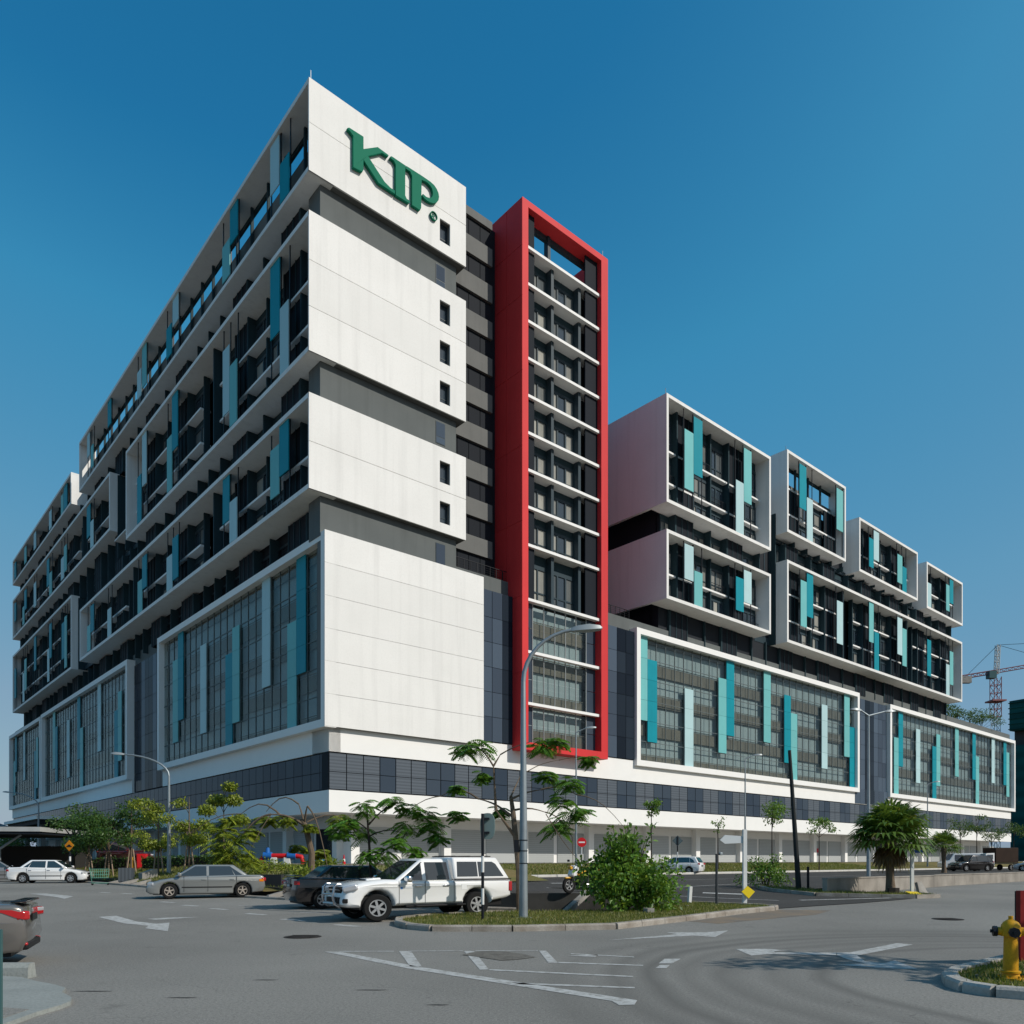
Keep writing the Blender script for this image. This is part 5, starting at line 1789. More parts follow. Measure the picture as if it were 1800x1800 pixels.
def van():
    root = thing('white_van', 'white van half hidden behind the black sport utility car', 'van', (51.6, 91.5, 0.57), R(170))
    q = MB()
    q.prism([(-2.2, 0.35), (2.2, 0.35), (2.25, 0.9), (1.5, 1.15), (0.95, 1.95), (-2.15, 1.98), (-2.25, 1.0)], -0.85, 0.85, f=lambda a, b, h: (a, h, b))
    o = q.obj('body', WHT, root, smooth=True)
    b = o.modifiers.new('round', 'BEVEL')
    b.width = 0.08
    b.segments = 2
    pbox('windscreen', root, (1.27, 0, 1.55), (0.02, 0.72, 0.42), CARGL, ry=-0.6)
    for s in (-1, 1):
        pbox('side_window', root, (0.45, s * 0.852, 1.5), (0.45, 0.01, 0.28), CARGL)
        pbox('side_window', root, (-0.9, s * 0.852, 1.5), (0.75, 0.01, 0.28), CARGL)
        for x in (1.4, -1.35):
            wheel(root, x, s * 0.74, 0.32, 0.2, s, 5)
van()
def motorcycle():
    root = thing('motorcycle', 'yellow and white motorcycle tucked against the leafy bush', 'motorcycle', (2.55, 28.9, 0.56), R(215))
    YE = paint('yellow', (0.75, 0.38, 0.01))
    for x in (0.62, -0.62):
        w_ = wheel(root, x, 0, 0.29, 0.09, 1, 5)
    pbox('fairing', root, (0.42, 0, 0.78), (0.13, 0.15, 0.22), WHT, bev=0.07, ry=-0.35)
    pbox('headlight', root, (0.56, 0, 0.92), (0.06, 0.09, 0.07), YE, bev=0.03)
    pbox('tank', root, (0.1, 0, 0.72), (0.26, 0.13, 0.12), YE, bev=0.07)
    pbox('seat', root, (-0.38, 0, 0.78), (0.34, 0.12, 0.05), PLASTIC, bev=0.04)
    pbox('engine', root, (0.02, 0, 0.42), (0.22, 0.14, 0.16), PLASTIC, bev=0.05)
    pbox('front_mudguard', root, (0.62, 0, 0.56), (0.2, 0.06, 0.03), YE, bev=0.02)
    pbox('tail', root, (-0.62, 0, 0.82), (0.16, 0.07, 0.05), YE, bev=0.03)
    q = MB()
    q.tube([(0.45, -0.34, 1.02), (0.40, -0.1, 1.0), (0.40, 0.1, 1.0), (0.45, 0.34, 1.02)], 0.015, 6)
    for s in (-0.08, 0.08):
        q.tube([(0.38, s, 0.98), (0.62, s, 0.29)], 0.02, 6)
    q.obj('handlebar', PLASTIC, root)
    for s in (-1, 1):
        pbox('mirror', root, (0.42, s * 0.27, 1.17), (0.02, 0.06, 0.04), PLASTIC, bev=0.015)
    q = MB()
    q.tube([(-0.1, 0.12, 0.3), (-0.7, 0.16, 0.38)], 0.045, 8)
    q.obj('exhaust', CHROME, root)
motorcycle()

# ------------------------------------------------------------------ street furniture
def zbank(u, v):
    return z_left(u, v, 0, 0)
def lamp(loc, h, ang, reach, label, r0=0.13, double=False, straight=False, extra=False):
    root = thing('street_lamp', label, 'street lamp', loc, ang, None)
    q = MB()
    q.tube([(0, 0, 0), (0, 0, h * 0.35), (0, 0, h * (0.965 if straight else 0.82))], [r0, r0 * 0.8, r0 * 0.5], 12)
    q.tube([(0, 0, 0), (0, 0, 0.04)], r0 * 1.9, 12)
    pole = q.obj('pole', GALV, root, smooth=True)
    arms = (1, -1) if double else (1,)
    for s in arms:
        q = MB()
        pts = []
        for k in range(9):
            t = k / 8
            a = t * PI / 2 * 0.92
            if straight:
                pts.append((s * (reach if s > 0 else reach * 0.45) * t, 0, h * 0.96 + (h * 0.03) * t))
            else:
                pts.append((s * reach * (1 - math.cos(a)) / (1 - math.cos(PI / 2 * 0.92)), 0, h * 0.82 + h * 0.18 * math.sin(a)))
        q.tube(pts, [r0 * 0.52 * (1 - 0.35 * k / 8) for k in range(9)], 10)
        q.obj('arm', GALV, root, smooth=True)
        e = Vector(pts[-1])
        q = MB()
        for i, (x, wd, zt, zb_) in enumerate(((-0.05, 0.05, 0.05, -0.04), (0.12, 0.13, 0.09, -0.05), (0.45, 0.17, 0.11, -0.06), (0.75, 0.12, 0.06, -0.04), (0.82, 0.05, 0.02, -0.02))):
            for y, z in ((-wd, zb_), (-wd * 0.7, zt), (wd * 0.7, zt), (wd, zb_)):
                q.v.append((e.x + s * x, y, e.z + z + x * 0.06))
        for i in range(4):
            for j in range(4):
                q.f.append((i * 4 + j, i * 4 + (j + 1) % 4, (i + 1) * 4 + (j + 1) % 4, (i + 1) * 4 + j))
                q.m.append(0)
        q.f += [(0, 1, 2, 3), (19, 18, 17, 16)]
        q.m += [0, 0]
        q.obj('lamp_head', mat('lamp_head_grey', (0.32, 0.35, 0.36), 0.45, metal=0.2), root, smooth=True)
    if extra:
        pbox('junction_box', root, (-r0 * 0.8 - 0.09, 0, 2.05), (0.07, 0.08, 0.17), BLACKM)
        for z in (1.55, 1.9, 2.2):
            q = MB()
            q.tube([(0, 0, z), (0, 0, z + 0.025)], r0 * 0.97, 12)
            q.obj('clamp_band', BLACKM, root)
    return root
lamp((0.32, 22.4, 0.10), 8.15, 0.0, 1.4, 'tall grey curved-arm lamp on the grass island behind the striped post', 0.128, extra=True)
lamp((-22.0, 51.0, 0.75), 7.8, PI, 2.9, 'curved-arm lamp on the grass bank behind the old silver saloon', 0.14)
lamp((-50.6, 85.0, 0.8), 8.2, PI, 3.0, 'curved-arm lamp near the covered car park', 0.14)
lamp((5.0, 62.0, 0.56), 11.6, 0.0, 0.75, 'slim lamp with a short head standing in front of the red frame', 0.10, straight=True)
lamp((21.4, 73.0, 0.58), 10.9, 0.0, 0.75, 'slim lamp with a short head between the two arrow-sign young trees', 0.10, straight=True)
lamp((24.65, 55.0, 0.5), 11.7, R(12), 1.3, 'twin-armed lamp behind the fan palm and low wall', 0.14, double=True, straight=True)
lamp((55.9, 107.0, 0.8), 11.6, 0.0, 0.9, 'slim distant lamp in front of the second podium window frame', 0.11, straight=True)
WPOLE = mat('white_pole', (0.75, 0.75, 0.73), 0.6, var=0.3, vs=4)
def striped(root, h, r, n, first_black=True):
    for k in range(n):
        q = MB()
        q.tube([(0, 0, h * k / n), (0, 0, h * (k + 1) / n)], r, 10)
        q.obj('pole_band', BLACKM if (k % 2 == 0) == first_black else WPOLE, root, smooth=True)
# signal post seen from behind
root = thing('traffic_signal', 'black and white striped post carrying a signal head seen from behind', 'traffic signal', (-0.80, 21.7, 0.10), R(-8))
striped(root, 2.2, 0.042, 5)
q = MB()
q.tube([(0, 0, 2.2), (0, 0, 2.92)], 0.045, 10)
q.obj('pole_top', BLACKM, root)
q = MB()
out = []
for k in range(24):
    a = 2 * PI * k / 24
    out.append((0.12 + 0.20 * math.copysign(abs(math.cos(a)) ** 0.7, math.cos(a)), 2.58 + 0.36 * math.copysign(abs(math.sin(a)) ** 0.7, math.sin(a))))
q.prism(out, 0.02, 0.10, f=lambda a, b, h: (a, h + 0.05, b))
q.obj('backplate', mat('signal_grey_green', (0.16, 0.22, 0.215), 0.5), root)
pbox('signal_housing', root, (0.12, 0.22, 2.58), (0.11, 0.09, 0.28), BLACKM, bev=0.03)
for z in (2.40, 2.78):
    pbox('bracket', root, (0.08, 0.03, z), (0.10, 0.03, 0.03), BLACKM)
for z in (2.40, 2.58, 2.76):
    q = MB()
    q.tube([(0.12, 0.30, z), (0.12, 0.42, z)], 0.085, 12)
    q.obj('visor', BLACKM, root)

def disc(q, c, r, y0, y1, n=28, mi=0):
    q.prism([(c[0] + r * math.cos(2 * PI * k / n), c[1] + r * math.sin(2 * PI * k / n)) for k in range(n)], y0, y1, mi=mi, f=lambda a, b, h: (a, h, b))
SRED = mat('sign_red', (0.55, 0.015, 0.02), 0.4)
root = thing('no_entry_sign', 'round red no-entry sign with a white bar on a striped pole', 'road sign', (4.9, 56.0, 0.56), R(8))
striped(root, 2.1, 0.04, 4)
q = MB()
disc(q, (0, 2.45), 0.33, -0.06, -0.04)
q.obj('sign_plate', SRED, root)
q = MB()
q.box(-0.22, 0.22, -0.066, -0.061, 2.40, 2.50)
q.obj('white_bar', WPOLE, root)
root = thing('road_sign', 'dark diamond road sign seen from behind on a striped pole', 'road sign', (12.9, 62.0, 0.56), R(5))
striped(root, 2.3, 0.05, 5)
q = MB()
q.prism([(-0.42, 2.7), (0, 2.28), (0.42, 2.7), (0, 3.12)], -0.05, -0.03, f=lambda a, b, h: (a, h, b))
q.obj('sign_plate', mat('sign_back', (0.07, 0.10, 0.11), 0.5), root)
pbox('bracket', root, (0, -0.07, 2.7), (0.05, 0.02, 0.34), BLACKM)
root = thing('warning_sign', 'orange diamond warning sign with a black hump on a striped pole', 'road sign', (-28.9, 52.0, 0.75), R(-12))
striped(root, 1.55, 0.06, 5)
q = MB()
q.prism([(-0.36, 1.95), (0, 1.59), (0.36, 1.95), (0, 2.31)], -0.08, -0.06, f=lambda a, b, h: (a, h, b))
q.obj('sign_plate', mat('sign_orange', (0.80, 0.27, 0.01), 0.4), root)
q = MB()
q.prism([(-0.2, 1.86), (0.2, 1.86), (0.2, 1.92), (0.13, 1.93), (0.07, 2.02), (-0.07, 2.02), (-0.13, 1.93), (-0.2, 1.92)], -0.09, -0.081, f=lambda a, b, h: (a, h, b))
q.obj('hump_symbol', BLACKM, root)

root = thing('direction_sign', 'blank white arrow board on a square white post at the island tip', 'sign', (8.25, 28.2, 0.20), R(4))
pbox('post', root, (0, 0, 1.32), (0.065, 0.065, 1.32), WPOLE)
q = MB()
q.prism([(-0.07, 2.16), (-0.72, 2.13), (-0.9, 2.26), (-0.72, 2.44), (-0.07, 2.40)], -0.02, 0.02, f=lambda a, b, h: (a, h, b))
q.obj('arrow_board', mat('sign_board_grey', (0.62, 0.65, 0.66), 0.6), root)
root = thing('yellow_board', 'small yellow square board hung cornerwise on the foot of the white arrow sign', 'sign', (8.32, 28.05, 0.62), R(10))
q = MB()
q.prism([(-0.24, 0.02), (0.03, -0.22), (0.26, 0.02), (-0.02, 0.22)], -0.012, 0.012, f=lambda a, b, h: (a, h, b))
q.obj('board', mat('yellow_plate', (0.78, 0.58, 0.02), 0.5), root)
root = thing('camera_post', 'thin dark steel post with a small camera on the island grass', 'post', (7.1, 27.6, 0.22), R(20))
q = MB()
q.tube([(0, 0, 0), (0, 0, 1.75)], 0.045, 8)
q.obj('post', mat('post_dark_grey', (0.05, 0.055, 0.06), 0.5), root)
pbox('camera_arm', root, (0.08, 0, 1.73), (0.09, 0.02, 0.02), BLACKM)
pbox('camera_head', root, (0.17, 0, 1.75), (0.06, 0.05, 0.05), GALV, bev=0.02)
root = tag(pbox('bollard', None, (6.35, 28.4, 0.52), (0.06, 0.06, 0.29), WPOLE, bev=0.01, rz=0.3), 'short white square bollard leaning beside the bush', 'bollard')
root.rotation_euler[1] = R(4)
root = thing('leaning_pole', 'tall black timber pole leaning over the side-road shrub', 'pole', (13.05, 36.2, 0.45), 0)
q = MB()
q.tube([(0, 0, 0), (-0.42, 0, 6.3)], [0.13, 0.075], 10)
q.obj('pole', mat('pole_black', (0.02, 0.024, 0.024), 0.6), root, smooth=True)
q = MB()
q.tube([(0.5, 0.2, 0), (0.5, 0.2, 1.0)], 0.06, 8)
q.obj('stub', BLACKM, root)
root = thing('sign_post', 'white post with a small blue plate beside the fan palm', 'sign', (17.1, 34.0, 0.30), 0)
pbox('post', root, (0, 0, 1.02), (0.06, 0.06, 1.02), WPOLE)
pbox('plate', root, (0.26, 0, 1.82), (0.20, 0.012, 0.06), mat('plate_blue', (0.05, 0.13, 0.42), 0.5))
tag(pbox('yellow_board', None, (17.0, 33.65, 0.36), (0.28, 0.2, 0.012), mat('yellow_plate', (0.78, 0.58, 0.02), 0.5), rz=0.2, ry=0.05), 'yellow board lying flat at the foot of the white post near the palm', 'board').rotation_euler[0] = R(14)
q = MB()
q.prism([(-0.3, 0), (0.3, 0), (0.1, 0.62), (-0.22, 0.6)], -0.07, 0.07, f=lambda a, b, h: (a, h, b))
tag(q.obj('concrete_slab', CONC, loc=(18.2, 35.2, 0.2), rotz=0.5), 'broken concrete slab leaning on the low wall', 'slab').rotation_euler[0] = R(-20)
q = MB()
random.seed(3)
q.prism([(0.28 * math.cos(k * PI / 4) * random.uniform(0.8, 1.2), 0.2 * math.sin(k * PI / 4) * random.uniform(0.8, 1.2)) for k in range(8)], 0, 0.28)
tag(q.obj('stone_block', mat('stone_dark', (0.035, 0.03, 0.026), 0.9), loc=(16.4, 34.2, 0.28)), 'dark stone lying between the palm trunk and the white post', 'stone')

# hydrants
YEL = mat('hydrant_yellow', (0.66, 0.34, 0.012), 0.5, var=0.6, vs=9, tint=(0.42, 0.20, 0.01), fine=0.35, fs=45, streak=0.35, bump=0.25, bs=60)
def hydrant(loc, label, k=1.0):
    root = thing('fire_hydrant', label, 'fire hydrant', loc, R(-20))
    root.scale = (k, k, k)
    prof = [(0.0, 0.17), (0.035, 0.17), (0.04, 0.115), (0.09, 0.105), (0.10, 0.125), (0.125, 0.125), (0.135, 0.095), (0.60, 0.085)]
    def lathe(pr, name, m):
        q = MB()
        n = 24
        for z, r_ in pr:
            for j in range(n):
                q.v.append((r_ * math.cos(2 * PI * j / n), r_ * math.sin(2 * PI * j / n), z))
        for i in range(len(pr) - 1):
            for j in range(n):
                q.f.append((i * n + j, i * n + (j + 1) % n, (i + 1) * n + (j + 1) % n, (i + 1) * n + j))
                q.m.append(0)
        q.f.append(tuple((len(pr) - 1) * n + j for j in range(n)))
        q.m.append(0)
        return q.obj(name, m, root, smooth=True)
    lathe(prof, 'barrel', YEL)
    lathe([(0.60, 0.085), (0.605, 0.125), (0.64, 0.13), (0.70, 0.128), (0.76, 0.115), (0.80, 0.09), (0.83, 0.05), (0.84, 0.03), (0.885, 0.03)], 'bonnet', YEL)
    for d, l in ((0, 0.22), (PI, 0.22), (PI * 1.5, 0.24)):
        q = MB()
        c, s = math.cos(d), math.sin(d)
        q.tube([(c * 0.08, s * 0.08, 0.67), (c * l * 0.75, s * l * 0.75, 0.67)], 0.06, 12)
        q.obj('outlet', YEL, root, smooth=True)
        q = MB()
        q.tube([(c * l * 0.75, s * l * 0.75, 0.67), (c * l, s * l, 0.67)], 0.072, 8)
        q.tube([(c * l, s * l, 0.67), (c * (l + 0.03), s * (l + 0.03), 0.67)], 0.025, 5)
        q.obj('outlet_cap', BLACKM, root)
    for k in range(6):
        a = k * PI / 3
        q = MB()
        q.tube([(0.145 * math.cos(a), 0.145 * math.sin(a), 0.03), (0.145 * math.cos(a), 0.145 * math.sin(a), 0.065)], 0.014, 6)
        q.obj('bolt', YEL, root)
    return root
hydrant((6.93, 11.05, 0.09), 'yellow fire hydrant with black caps on the corner island')
hydrant((-28.6, 60.0, 1.12), 'small yellow hydrant beside the red hose cabinet', 1.0)
root = thing('hose_cabinet', 'red upright hose cabinet at the end of the hedge', 'cabinet', (-27.9, 60.0, 1.12), R(10))
pbox('cabinet', root, (0, 0, 0.55), (0.36, 0.2, 0.55), SRED, bev=0.02)
pbox('door', root, (0, -0.21, 0.56), (0.31, 0.015, 0.48), mat('sign_red2', (0.62, 0.02, 0.025), 0.35), bev=0.01)
pbox('handle', root, (0.24, -0.235, 0.56), (0.02, 0.012, 0.06), CHROME)
root = thing('red_board', 'dark red upright board at the edge of the hydrant island', 'board', (8.95, 13.1, 0.09), R(6))
pbox('panel', root, (0, 0, 0.58), (0.66, 0.05, 0.58), mat('board_red', (0.20, 0.012, 0.012), 0.5, var=0.3, vs=4))
for s in (-0.6, 0.6):
    pbox('post', root, (s, 0.08, 0.55), (0.035, 0.03, 0.6), BLACKM)
# cone by the corner doorway
root = thing('traffic_cone', 'small red and white traffic cone by the dark corner doorway', 'traffic cone', (-11.2, 53.0, 1.42), 0)
pbox('base', root, (0, 0, 0.02), (0.18, 0.18, 0.02), SRED)
for k, (z0, z1, r0, r1, m_) in enumerate(((0.04, 0.25, 0.13, 0.10, SRED), (0.25, 0.42, 0.10, 0.07, WPOLE), (0.42, 0.7, 0.07, 0.025, SRED))):
    q = MB()
    q.tube([(0, 0, z0), (0, 0, z1)], [r0, r1], 12)
    q.obj('cone_band', m_, root, smooth=True)
# breeching inlet
root = thing('fire_inlet', 'red and blue fire inlet pipes on white plinths on the bank', 'fire inlet', (-14.4, 50.0, 1.16), R(2))
BLU = mat('pipe_blue', (0.02, 0.13, 0.42), 0.4)
for x in (-0.55, 0.28):
    pbox('plinth', root, (x, 0, 0.38), (0.2, 0.18, 0.38), WPOLE, bev=0.02)
for pts in ([(-1.35, 0, 0), (-1.35, 0, 0.62), (-1.2, 0, 0.86), (-0.2, 0, 0.86)], [(-0.2, 0, 0.86), (0.75, 0, 0.86), (1.15, 0, 0.8), (1.25, 0, 0.5), (1.25, 0, 0)]):
    q = MB()
    q.tube(pts, 0.15, 12)
    q.obj('pipe', SRED, root, smooth=True)
for x in (-0.95, 0.55):
    q = MB()
    q.tube([(x - 0.26, 0, 0.86), (x + 0.26, 0, 0.86)], 0.24, 12)
    q.tube([(x, 0, 0.86), (x, 0, 1.38)], [0.2, 0.1], 10)
    q.obj('valve', BLU, root, smooth=True)
q = MB()
q.tube([(1.6, 0, 0.2), (2.1, 0, 0.5), (2.6, 0, 0.5)], 0.15, 10)
q.tube([(2.2, 0, 0.5), (2.2, 0, 0.95)], [0.14, 0.06], 8)
q.obj('valve', mat('pipe_light_blue', (0.05, 0.25, 0.5), 0.4), root, smooth=True)
# cabinet and ramp by the drain
tag(pbox('utility_cabinet', None, (-23.9, 49.3, 0.85), (0.42, 0.3, 0.42), mat('cabinet_grey', (0.10, 0.115, 0.13), 0.5, wave=('X', 1.6, 0.5)), rz=0.3), 'dark grey ribbed cabinet standing at the drain edge', 'cabinet')
q = MB()
q.prism([(0, 0), (0.9, 0), (0.9, 0.75), (0.7, 0.75), (0.2, 0.55), (0, 0.5)], -0.35, 0.35, f=lambda a, b, h: (a, h, b))
tag(q.obj('concrete_ramp', CONC, loc=(-22.9, 49.0, 0.45), rotz=0.75), 'pale concrete ramp block beside the dark grey cabinet', 'ramp')
q = MB()
q.box(-1.1, 1.1, -0.12, 0.12, 0, 0.75)
tag(q.obj('headwall', mat('gate_dark', (0.035, 0.037, 0.04), 0.7), loc=(-11.4, 36.2, 0.35), rotz=-0.3), 'dark concrete headwall behind the old silver saloon', 'headwall')
# trolley
root = thing('trolley', 'green wire shopping trolley standing by the drain kerb', 'trolley', (-23.6, 45.6, hl(45)), R(25))
GRN = mat('trolley_green', (0.12, 0.30, 0.22), 0.4)
q = MB()
for z, e in ((0.42, 0.0), (0.6, 0.02), (0.78, 0.04), (0.92, 0.05)):
    c = [(-0.42 - e, -0.25), (0.42 + e, -0.22), (0.42 + e, 0.22), (-0.42 - e, 0.25), (-0.42 - e, -0.25)]
    q.tube([(a, b, z) for a, b in c], 0.012, 5)
for x in [-0.4 + 0.1 * k for k in range(9)]:
    for y in (-0.23, 0.23):
        q.tube([(x, y, 0.42), (x * 1.08, y, 0.92)], 0.009, 4)
    q.tube([(x, -0.23, 0.42), (x, 0.23, 0.42)], 0.009, 4)
q.obj('basket', GRN, root)
q = MB()
for y in (-0.2, 0.2):
    q.tube([(0.42, y, 0.12), (-0.42, y, 0.12), (-0.46, y, 0.42), (-0.55, y, 1.0)], 0.016, 6)
q.tube([(-0.55, -0.24, 1.0), (-0.55, 0.24, 1.0)], 0.02, 6)
q.obj('frame', GRN, root)
for x in (-0.4, 0.4):
    for y in (-0.2, 0.2):
        q = MB()
        q.tube([(x, y - 0.015, 0.06), (x, y + 0.015, 0.06)], 0.06, 10)
        q.obj('castor', TYRE, root)
# green railing, bottom left
root = thing('railing', 'blue-green tubular railing at the edge of the concrete apron', 'railing', (-5.16, 8.0, 0.05), R(196))
GR = mat('rail_green', (0.05, 0.12, 0.12), 0.45)
for x in (0.0, 1.3, 2.6):
    pbox('post', root, (x, 0, 0.5), (0.026, 0.026, 0.5), GR)
for z in (0.98, 0.66, 0.30):
    pbox('rail', root, (1.3, 0, z), (1.32, 0.02, 0.022), GR)

# covered car park and porch on the left
RC = mat('roof_sheet', (0.42, 0.43, 0.42), 0.7, var=0.4, vs=1)
root = thing('car_park_roof', 'flat grey car park canopy on forked columns behind the parked saloons', 'canopy', (-36.2, 61, 0.4), R(8))
q = MB()
q.box(-30, 0, 0, 12, 3.55, 3.9)
q.obj('roof', RC, root)
q = MB()
q.box(-29.9, -0.1, 0.1, 11.9, 3.35, 3.55)
q.obj('roof_beam', DARKW, root)
for x in (-3.6, -12, -20):
    q = MB()
    q.tube([(x, 1.5, 0), (x, 1.5, 2.2)], 0.14, 8)
    q.tube([(x, 1.5, 2.2), (x - 1.6, 1.5, 3.35)], 0.1, 8)
    q.tube([(x, 1.5, 2.2), (x + 1.6, 1.5, 3.35)], 0.1, 8)
    q.obj('column', GALV, root)
q = MB()
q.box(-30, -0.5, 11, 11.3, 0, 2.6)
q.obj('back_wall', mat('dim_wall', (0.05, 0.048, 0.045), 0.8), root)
q = MB()
for k in range(9):
    q.tube([(-30, 0.5, 0.35 + 0.0 * k), (-30, 0.5, 0.4)], 0.02, 4)
for z in (0.5, 0.9, 1.2):
    q.tube([(-30, 0.6, z), (-4.5, 0.6, z)], 0.03, 5)
for k in range(9):
    q.tube([(-30 + 3.1 * k, 0.6, 0), (-30 + 3.1 * k, 0.6, 1.2)], 0.04, 5)
q.obj('guard_rail', GALV, root)
root = thing('porch_roof', 'flat white porch roof on slim columns against the shaded front', 'porch', (*W(-8, 55), 0), ANG)
q = MB()
q.box(0, 9.7, 0, 22, 6.75, 7.15)
q.obj('roof', WHITE2, root)
q = MB()
q.box(0.4, 9.6, 0.4, 21.6, 6.2, 6.75)
q.obj('roof_beam', DARKW, root)
for x, y in ((1, 1.5), (1, 11), (1, 20.5)):
    q = MB()
    q.box(x - 0.25, x + 0.25, y - 0.25, y + 0.25, 1.2, 6.2)
    q.obj('column', GREYW2, root)
# background: netted tower, crane, far house
NET = mat('green_net', (0.010, 0.11, 0.10), 0.8, var=0.5, vs=0.25, wave=('Z', 0.09, 0.5))
root = thing('netted_tower', 'tower block under construction wrapped in dark green netting', 'building', (147.5, 205, -0.7), R(30))
q = MB()
q.box(-8, 30, -10, 14, 0, 33)
q.obj('netting', NET, root)
q = MB()
q.box(-6, 30, -8, 14, 33, 37)
q.obj('bare_frame', mat('bare_concrete', (0.07, 0.068, 0.066), 0.9), root)
q = MB()
q.box(-8.5, 30, -10.5, 14, 37, 45)
for k in range(6):
    q.box(-8.8, 30, -10.8, 14.2, 37.3 + 1.4 * k, 37.5 + 1.4 * k)
q.obj('netting', NET, root)
BG = mat('far_block', (0.30, 0.32, 0.33), 0.8, var=0.4, vs=0.2)
root = thing('far_block', 'pale flats with rows of dark windows below the green-netted tower', 'building', (142, 188, -0.7), R(20))
q = MB()
q.box(-6.5, 40, 0, 12, 0, 17)
q.obj('wall', BG, root)
for fz in range(5):
    for k in range(8):
        ubox('window', root, (-5.6 + 2.6 * k, -4.2 + 2.6 * k, -0.1, 0.05, 1.2 + 3.2 * fz, 3.0 + 3.2 * fz), WGLASS)
def lattice(q, a, b, wd, step, r_=0.12):
    a, b = Vector(a), Vector(b)
    d = (b - a)
    L = d.length
    d.normalize()
    s = d.cross(Vector((0, 1, 0))) if abs(d.y) < 0.9 else d.cross(Vector((1, 0, 0)))
    s.normalize()
    t = d.cross(s)
    n = max(1, int(L / step))
    cs = [s * wd + t * wd, s * wd - t * wd, -s * wd - t * wd, -s * wd + t * wd]
    for c in cs:
        q.tube([a + c, b + c], r_, 4, cap=False)
    for k in range(n):
        p0, p1 = a + d * (L * k / n), a + d * (L * (k + 1) / n)
        for i in range(4):
            q.tube([p0 + cs[i], p1 + cs[(i + 1) % 4]], r_ * 0.7, 4, cap=False)
            q.tube([p0 + cs[i], p0 + cs[(i + 1) % 4]], r_ * 0.7, 4, cap=False)
root = thing('tower_crane', 'red and white tower crane standing beyond the roof garden', 'crane', (133.8, 220, -0.7), 0)
CRD = mat('crane_red_hazed', (0.30, 0.12, 0.12), 0.7)  # red muted so the colour itself carries the distance haze
CWH = mat('crane_white', (0.6, 0.6, 0.58), 0.6)
q = MB()
lattice(q, (0, 0, 0), (0, 0, 42), 0.8, 1.9, 0.085)
q.obj('mast', CWH, root)
q = MB()
lattice(q, (0, 0, 42), (0, 0, 53), 1.0, 2.0, 0.12)
q.box(-1.9, 1.9, -1.9, 1.9, 46.2, 46.6)
q.obj('climbing_frame', CRD, root)
q = MB()
lattice(q, (0.2, 0, 54), (0.6, 0, 62.0), 0.45, 1.5, 0.12)
q.obj('apex', CWH, root)
q = MB()
lattice(q, (-9.5, 0, 53.0), (0, 0, 54.6), 0.45, 1.6, 0.09)
lattice(q, (0, 0, 54.6), (34, 0, 60.5), 0.42, 1.6, 0.07)
q.obj('jib', CRD, root)
q = MB()
q.box(-9.6, -7.0, -0.7, 0.7, 51.4, 53.2)
q.obj('counterweight', CONC, root)
q = MB()
q.box(-2.4, -0.4, -1.2, 0.6, 52.6, 54.6)
q.obj('operator_cab', mat('crane_cab', (0.04, 0.10, 0.11), 0.5), root)
q = MB()
q.tube([(0.6, 0, 62), (-7.5, 0, 54)], 0.06, 4)
q.tube([(0.6, 0, 62), (30, 0, 63.4)], 0.06, 4)
q.tube([(0.6, 0, 62), (16, 0, 57.6)], 0.06, 4)
q.obj('pendant_line', BLACKM, root)
root = thing('far_house', 'small white gabled house far beyond the car park canopy', 'house', (-88, 136, -0.7), R(10))
q = MB()
q.box(-9, 2, 0, 8, 0, 7.2)
q.obj('wall', WHITE2, root)
q = MB()
q.prism([(-9.6, 7.2), (2.6, 7.2), (-3.5, 9.2)], -0.4, 8.4, f=lambda a, b, h: (a, h, b))
q.obj('roof', mat('roof_grey', (0.25, 0.25, 0.26), 0.8), root)

# ------------------------------------------------------------------ vegetation
def leafquad(q, p, d, up_, l, wd):
    """one bent leaf: two triangles pairs"""
    s = d.cross(up_)
    if s.length < 1e-4:
        s = Vector((1, 0, 0))
    s = s.normalized() * wd * 0.5
    a = p
    m_ = p + d * l * 0.5
    b = p + d * l - Vector((0, 0, l * 0.12))
    k = len(q.v)
    q.v += [tuple(a), tuple(m_ + s), tuple(b), tuple(m_ - s)]
    q.f.append((k, k + 1, k + 2, k + 3))
    q.m.append(0)
def rvec(rg):
    while True:
        v = Vector((rg.uniform(-1, 1), rg.uniform(-1, 1), rg.uniform(-1, 1)))
        if 0.05 < v.length < 1:
            return v.normalized()
def frond(q, p, d, L, rg, droop=0.5, pairs=9, leaf=0.3, wd=0.05):
    """feathery compound leaf: midrib curve with narrow leaflets each side"""
    d = d.normalized()
    pts = []
    cur = Vector(p)
    dd = d.copy()
    n = pairs
    for k in range(n + 1):
        pts.append(cur.copy())
        dd = (dd + Vector((0, 0, -droop / n * 1.6))).normalized()
        cur = cur + dd * L / n
    for k in range(1, n + 1):
        t = k / n
        ax = (pts[k] - pts[k - 1]).normalized()
        s = ax.cross(Vector((0, 0, 1)))
        if s.length < 1e-3:
            s = Vector((1, 0, 0))
        s.normalize()
        ll = leaf * math.sin(PI * (0.18 + 0.75 * t)) * rg.uniform(0.85, 1.1)
        for sg in (-1, 1):
            dr = (s * sg * 0.9 + ax * 0.45 + Vector((0, 0, -0.28))).normalized()
            leafquad(q, pts[k], dr, Vector((0, 0, 1)), ll, wd)
def branch_pts(a, b, sag, n=5):
    a, b = Vector(a), Vector(b)
    return [a + (b - a) * (k / n) + Vector((0, 0, sag * math.sin(PI * k / n))) for k in range(n + 1)]

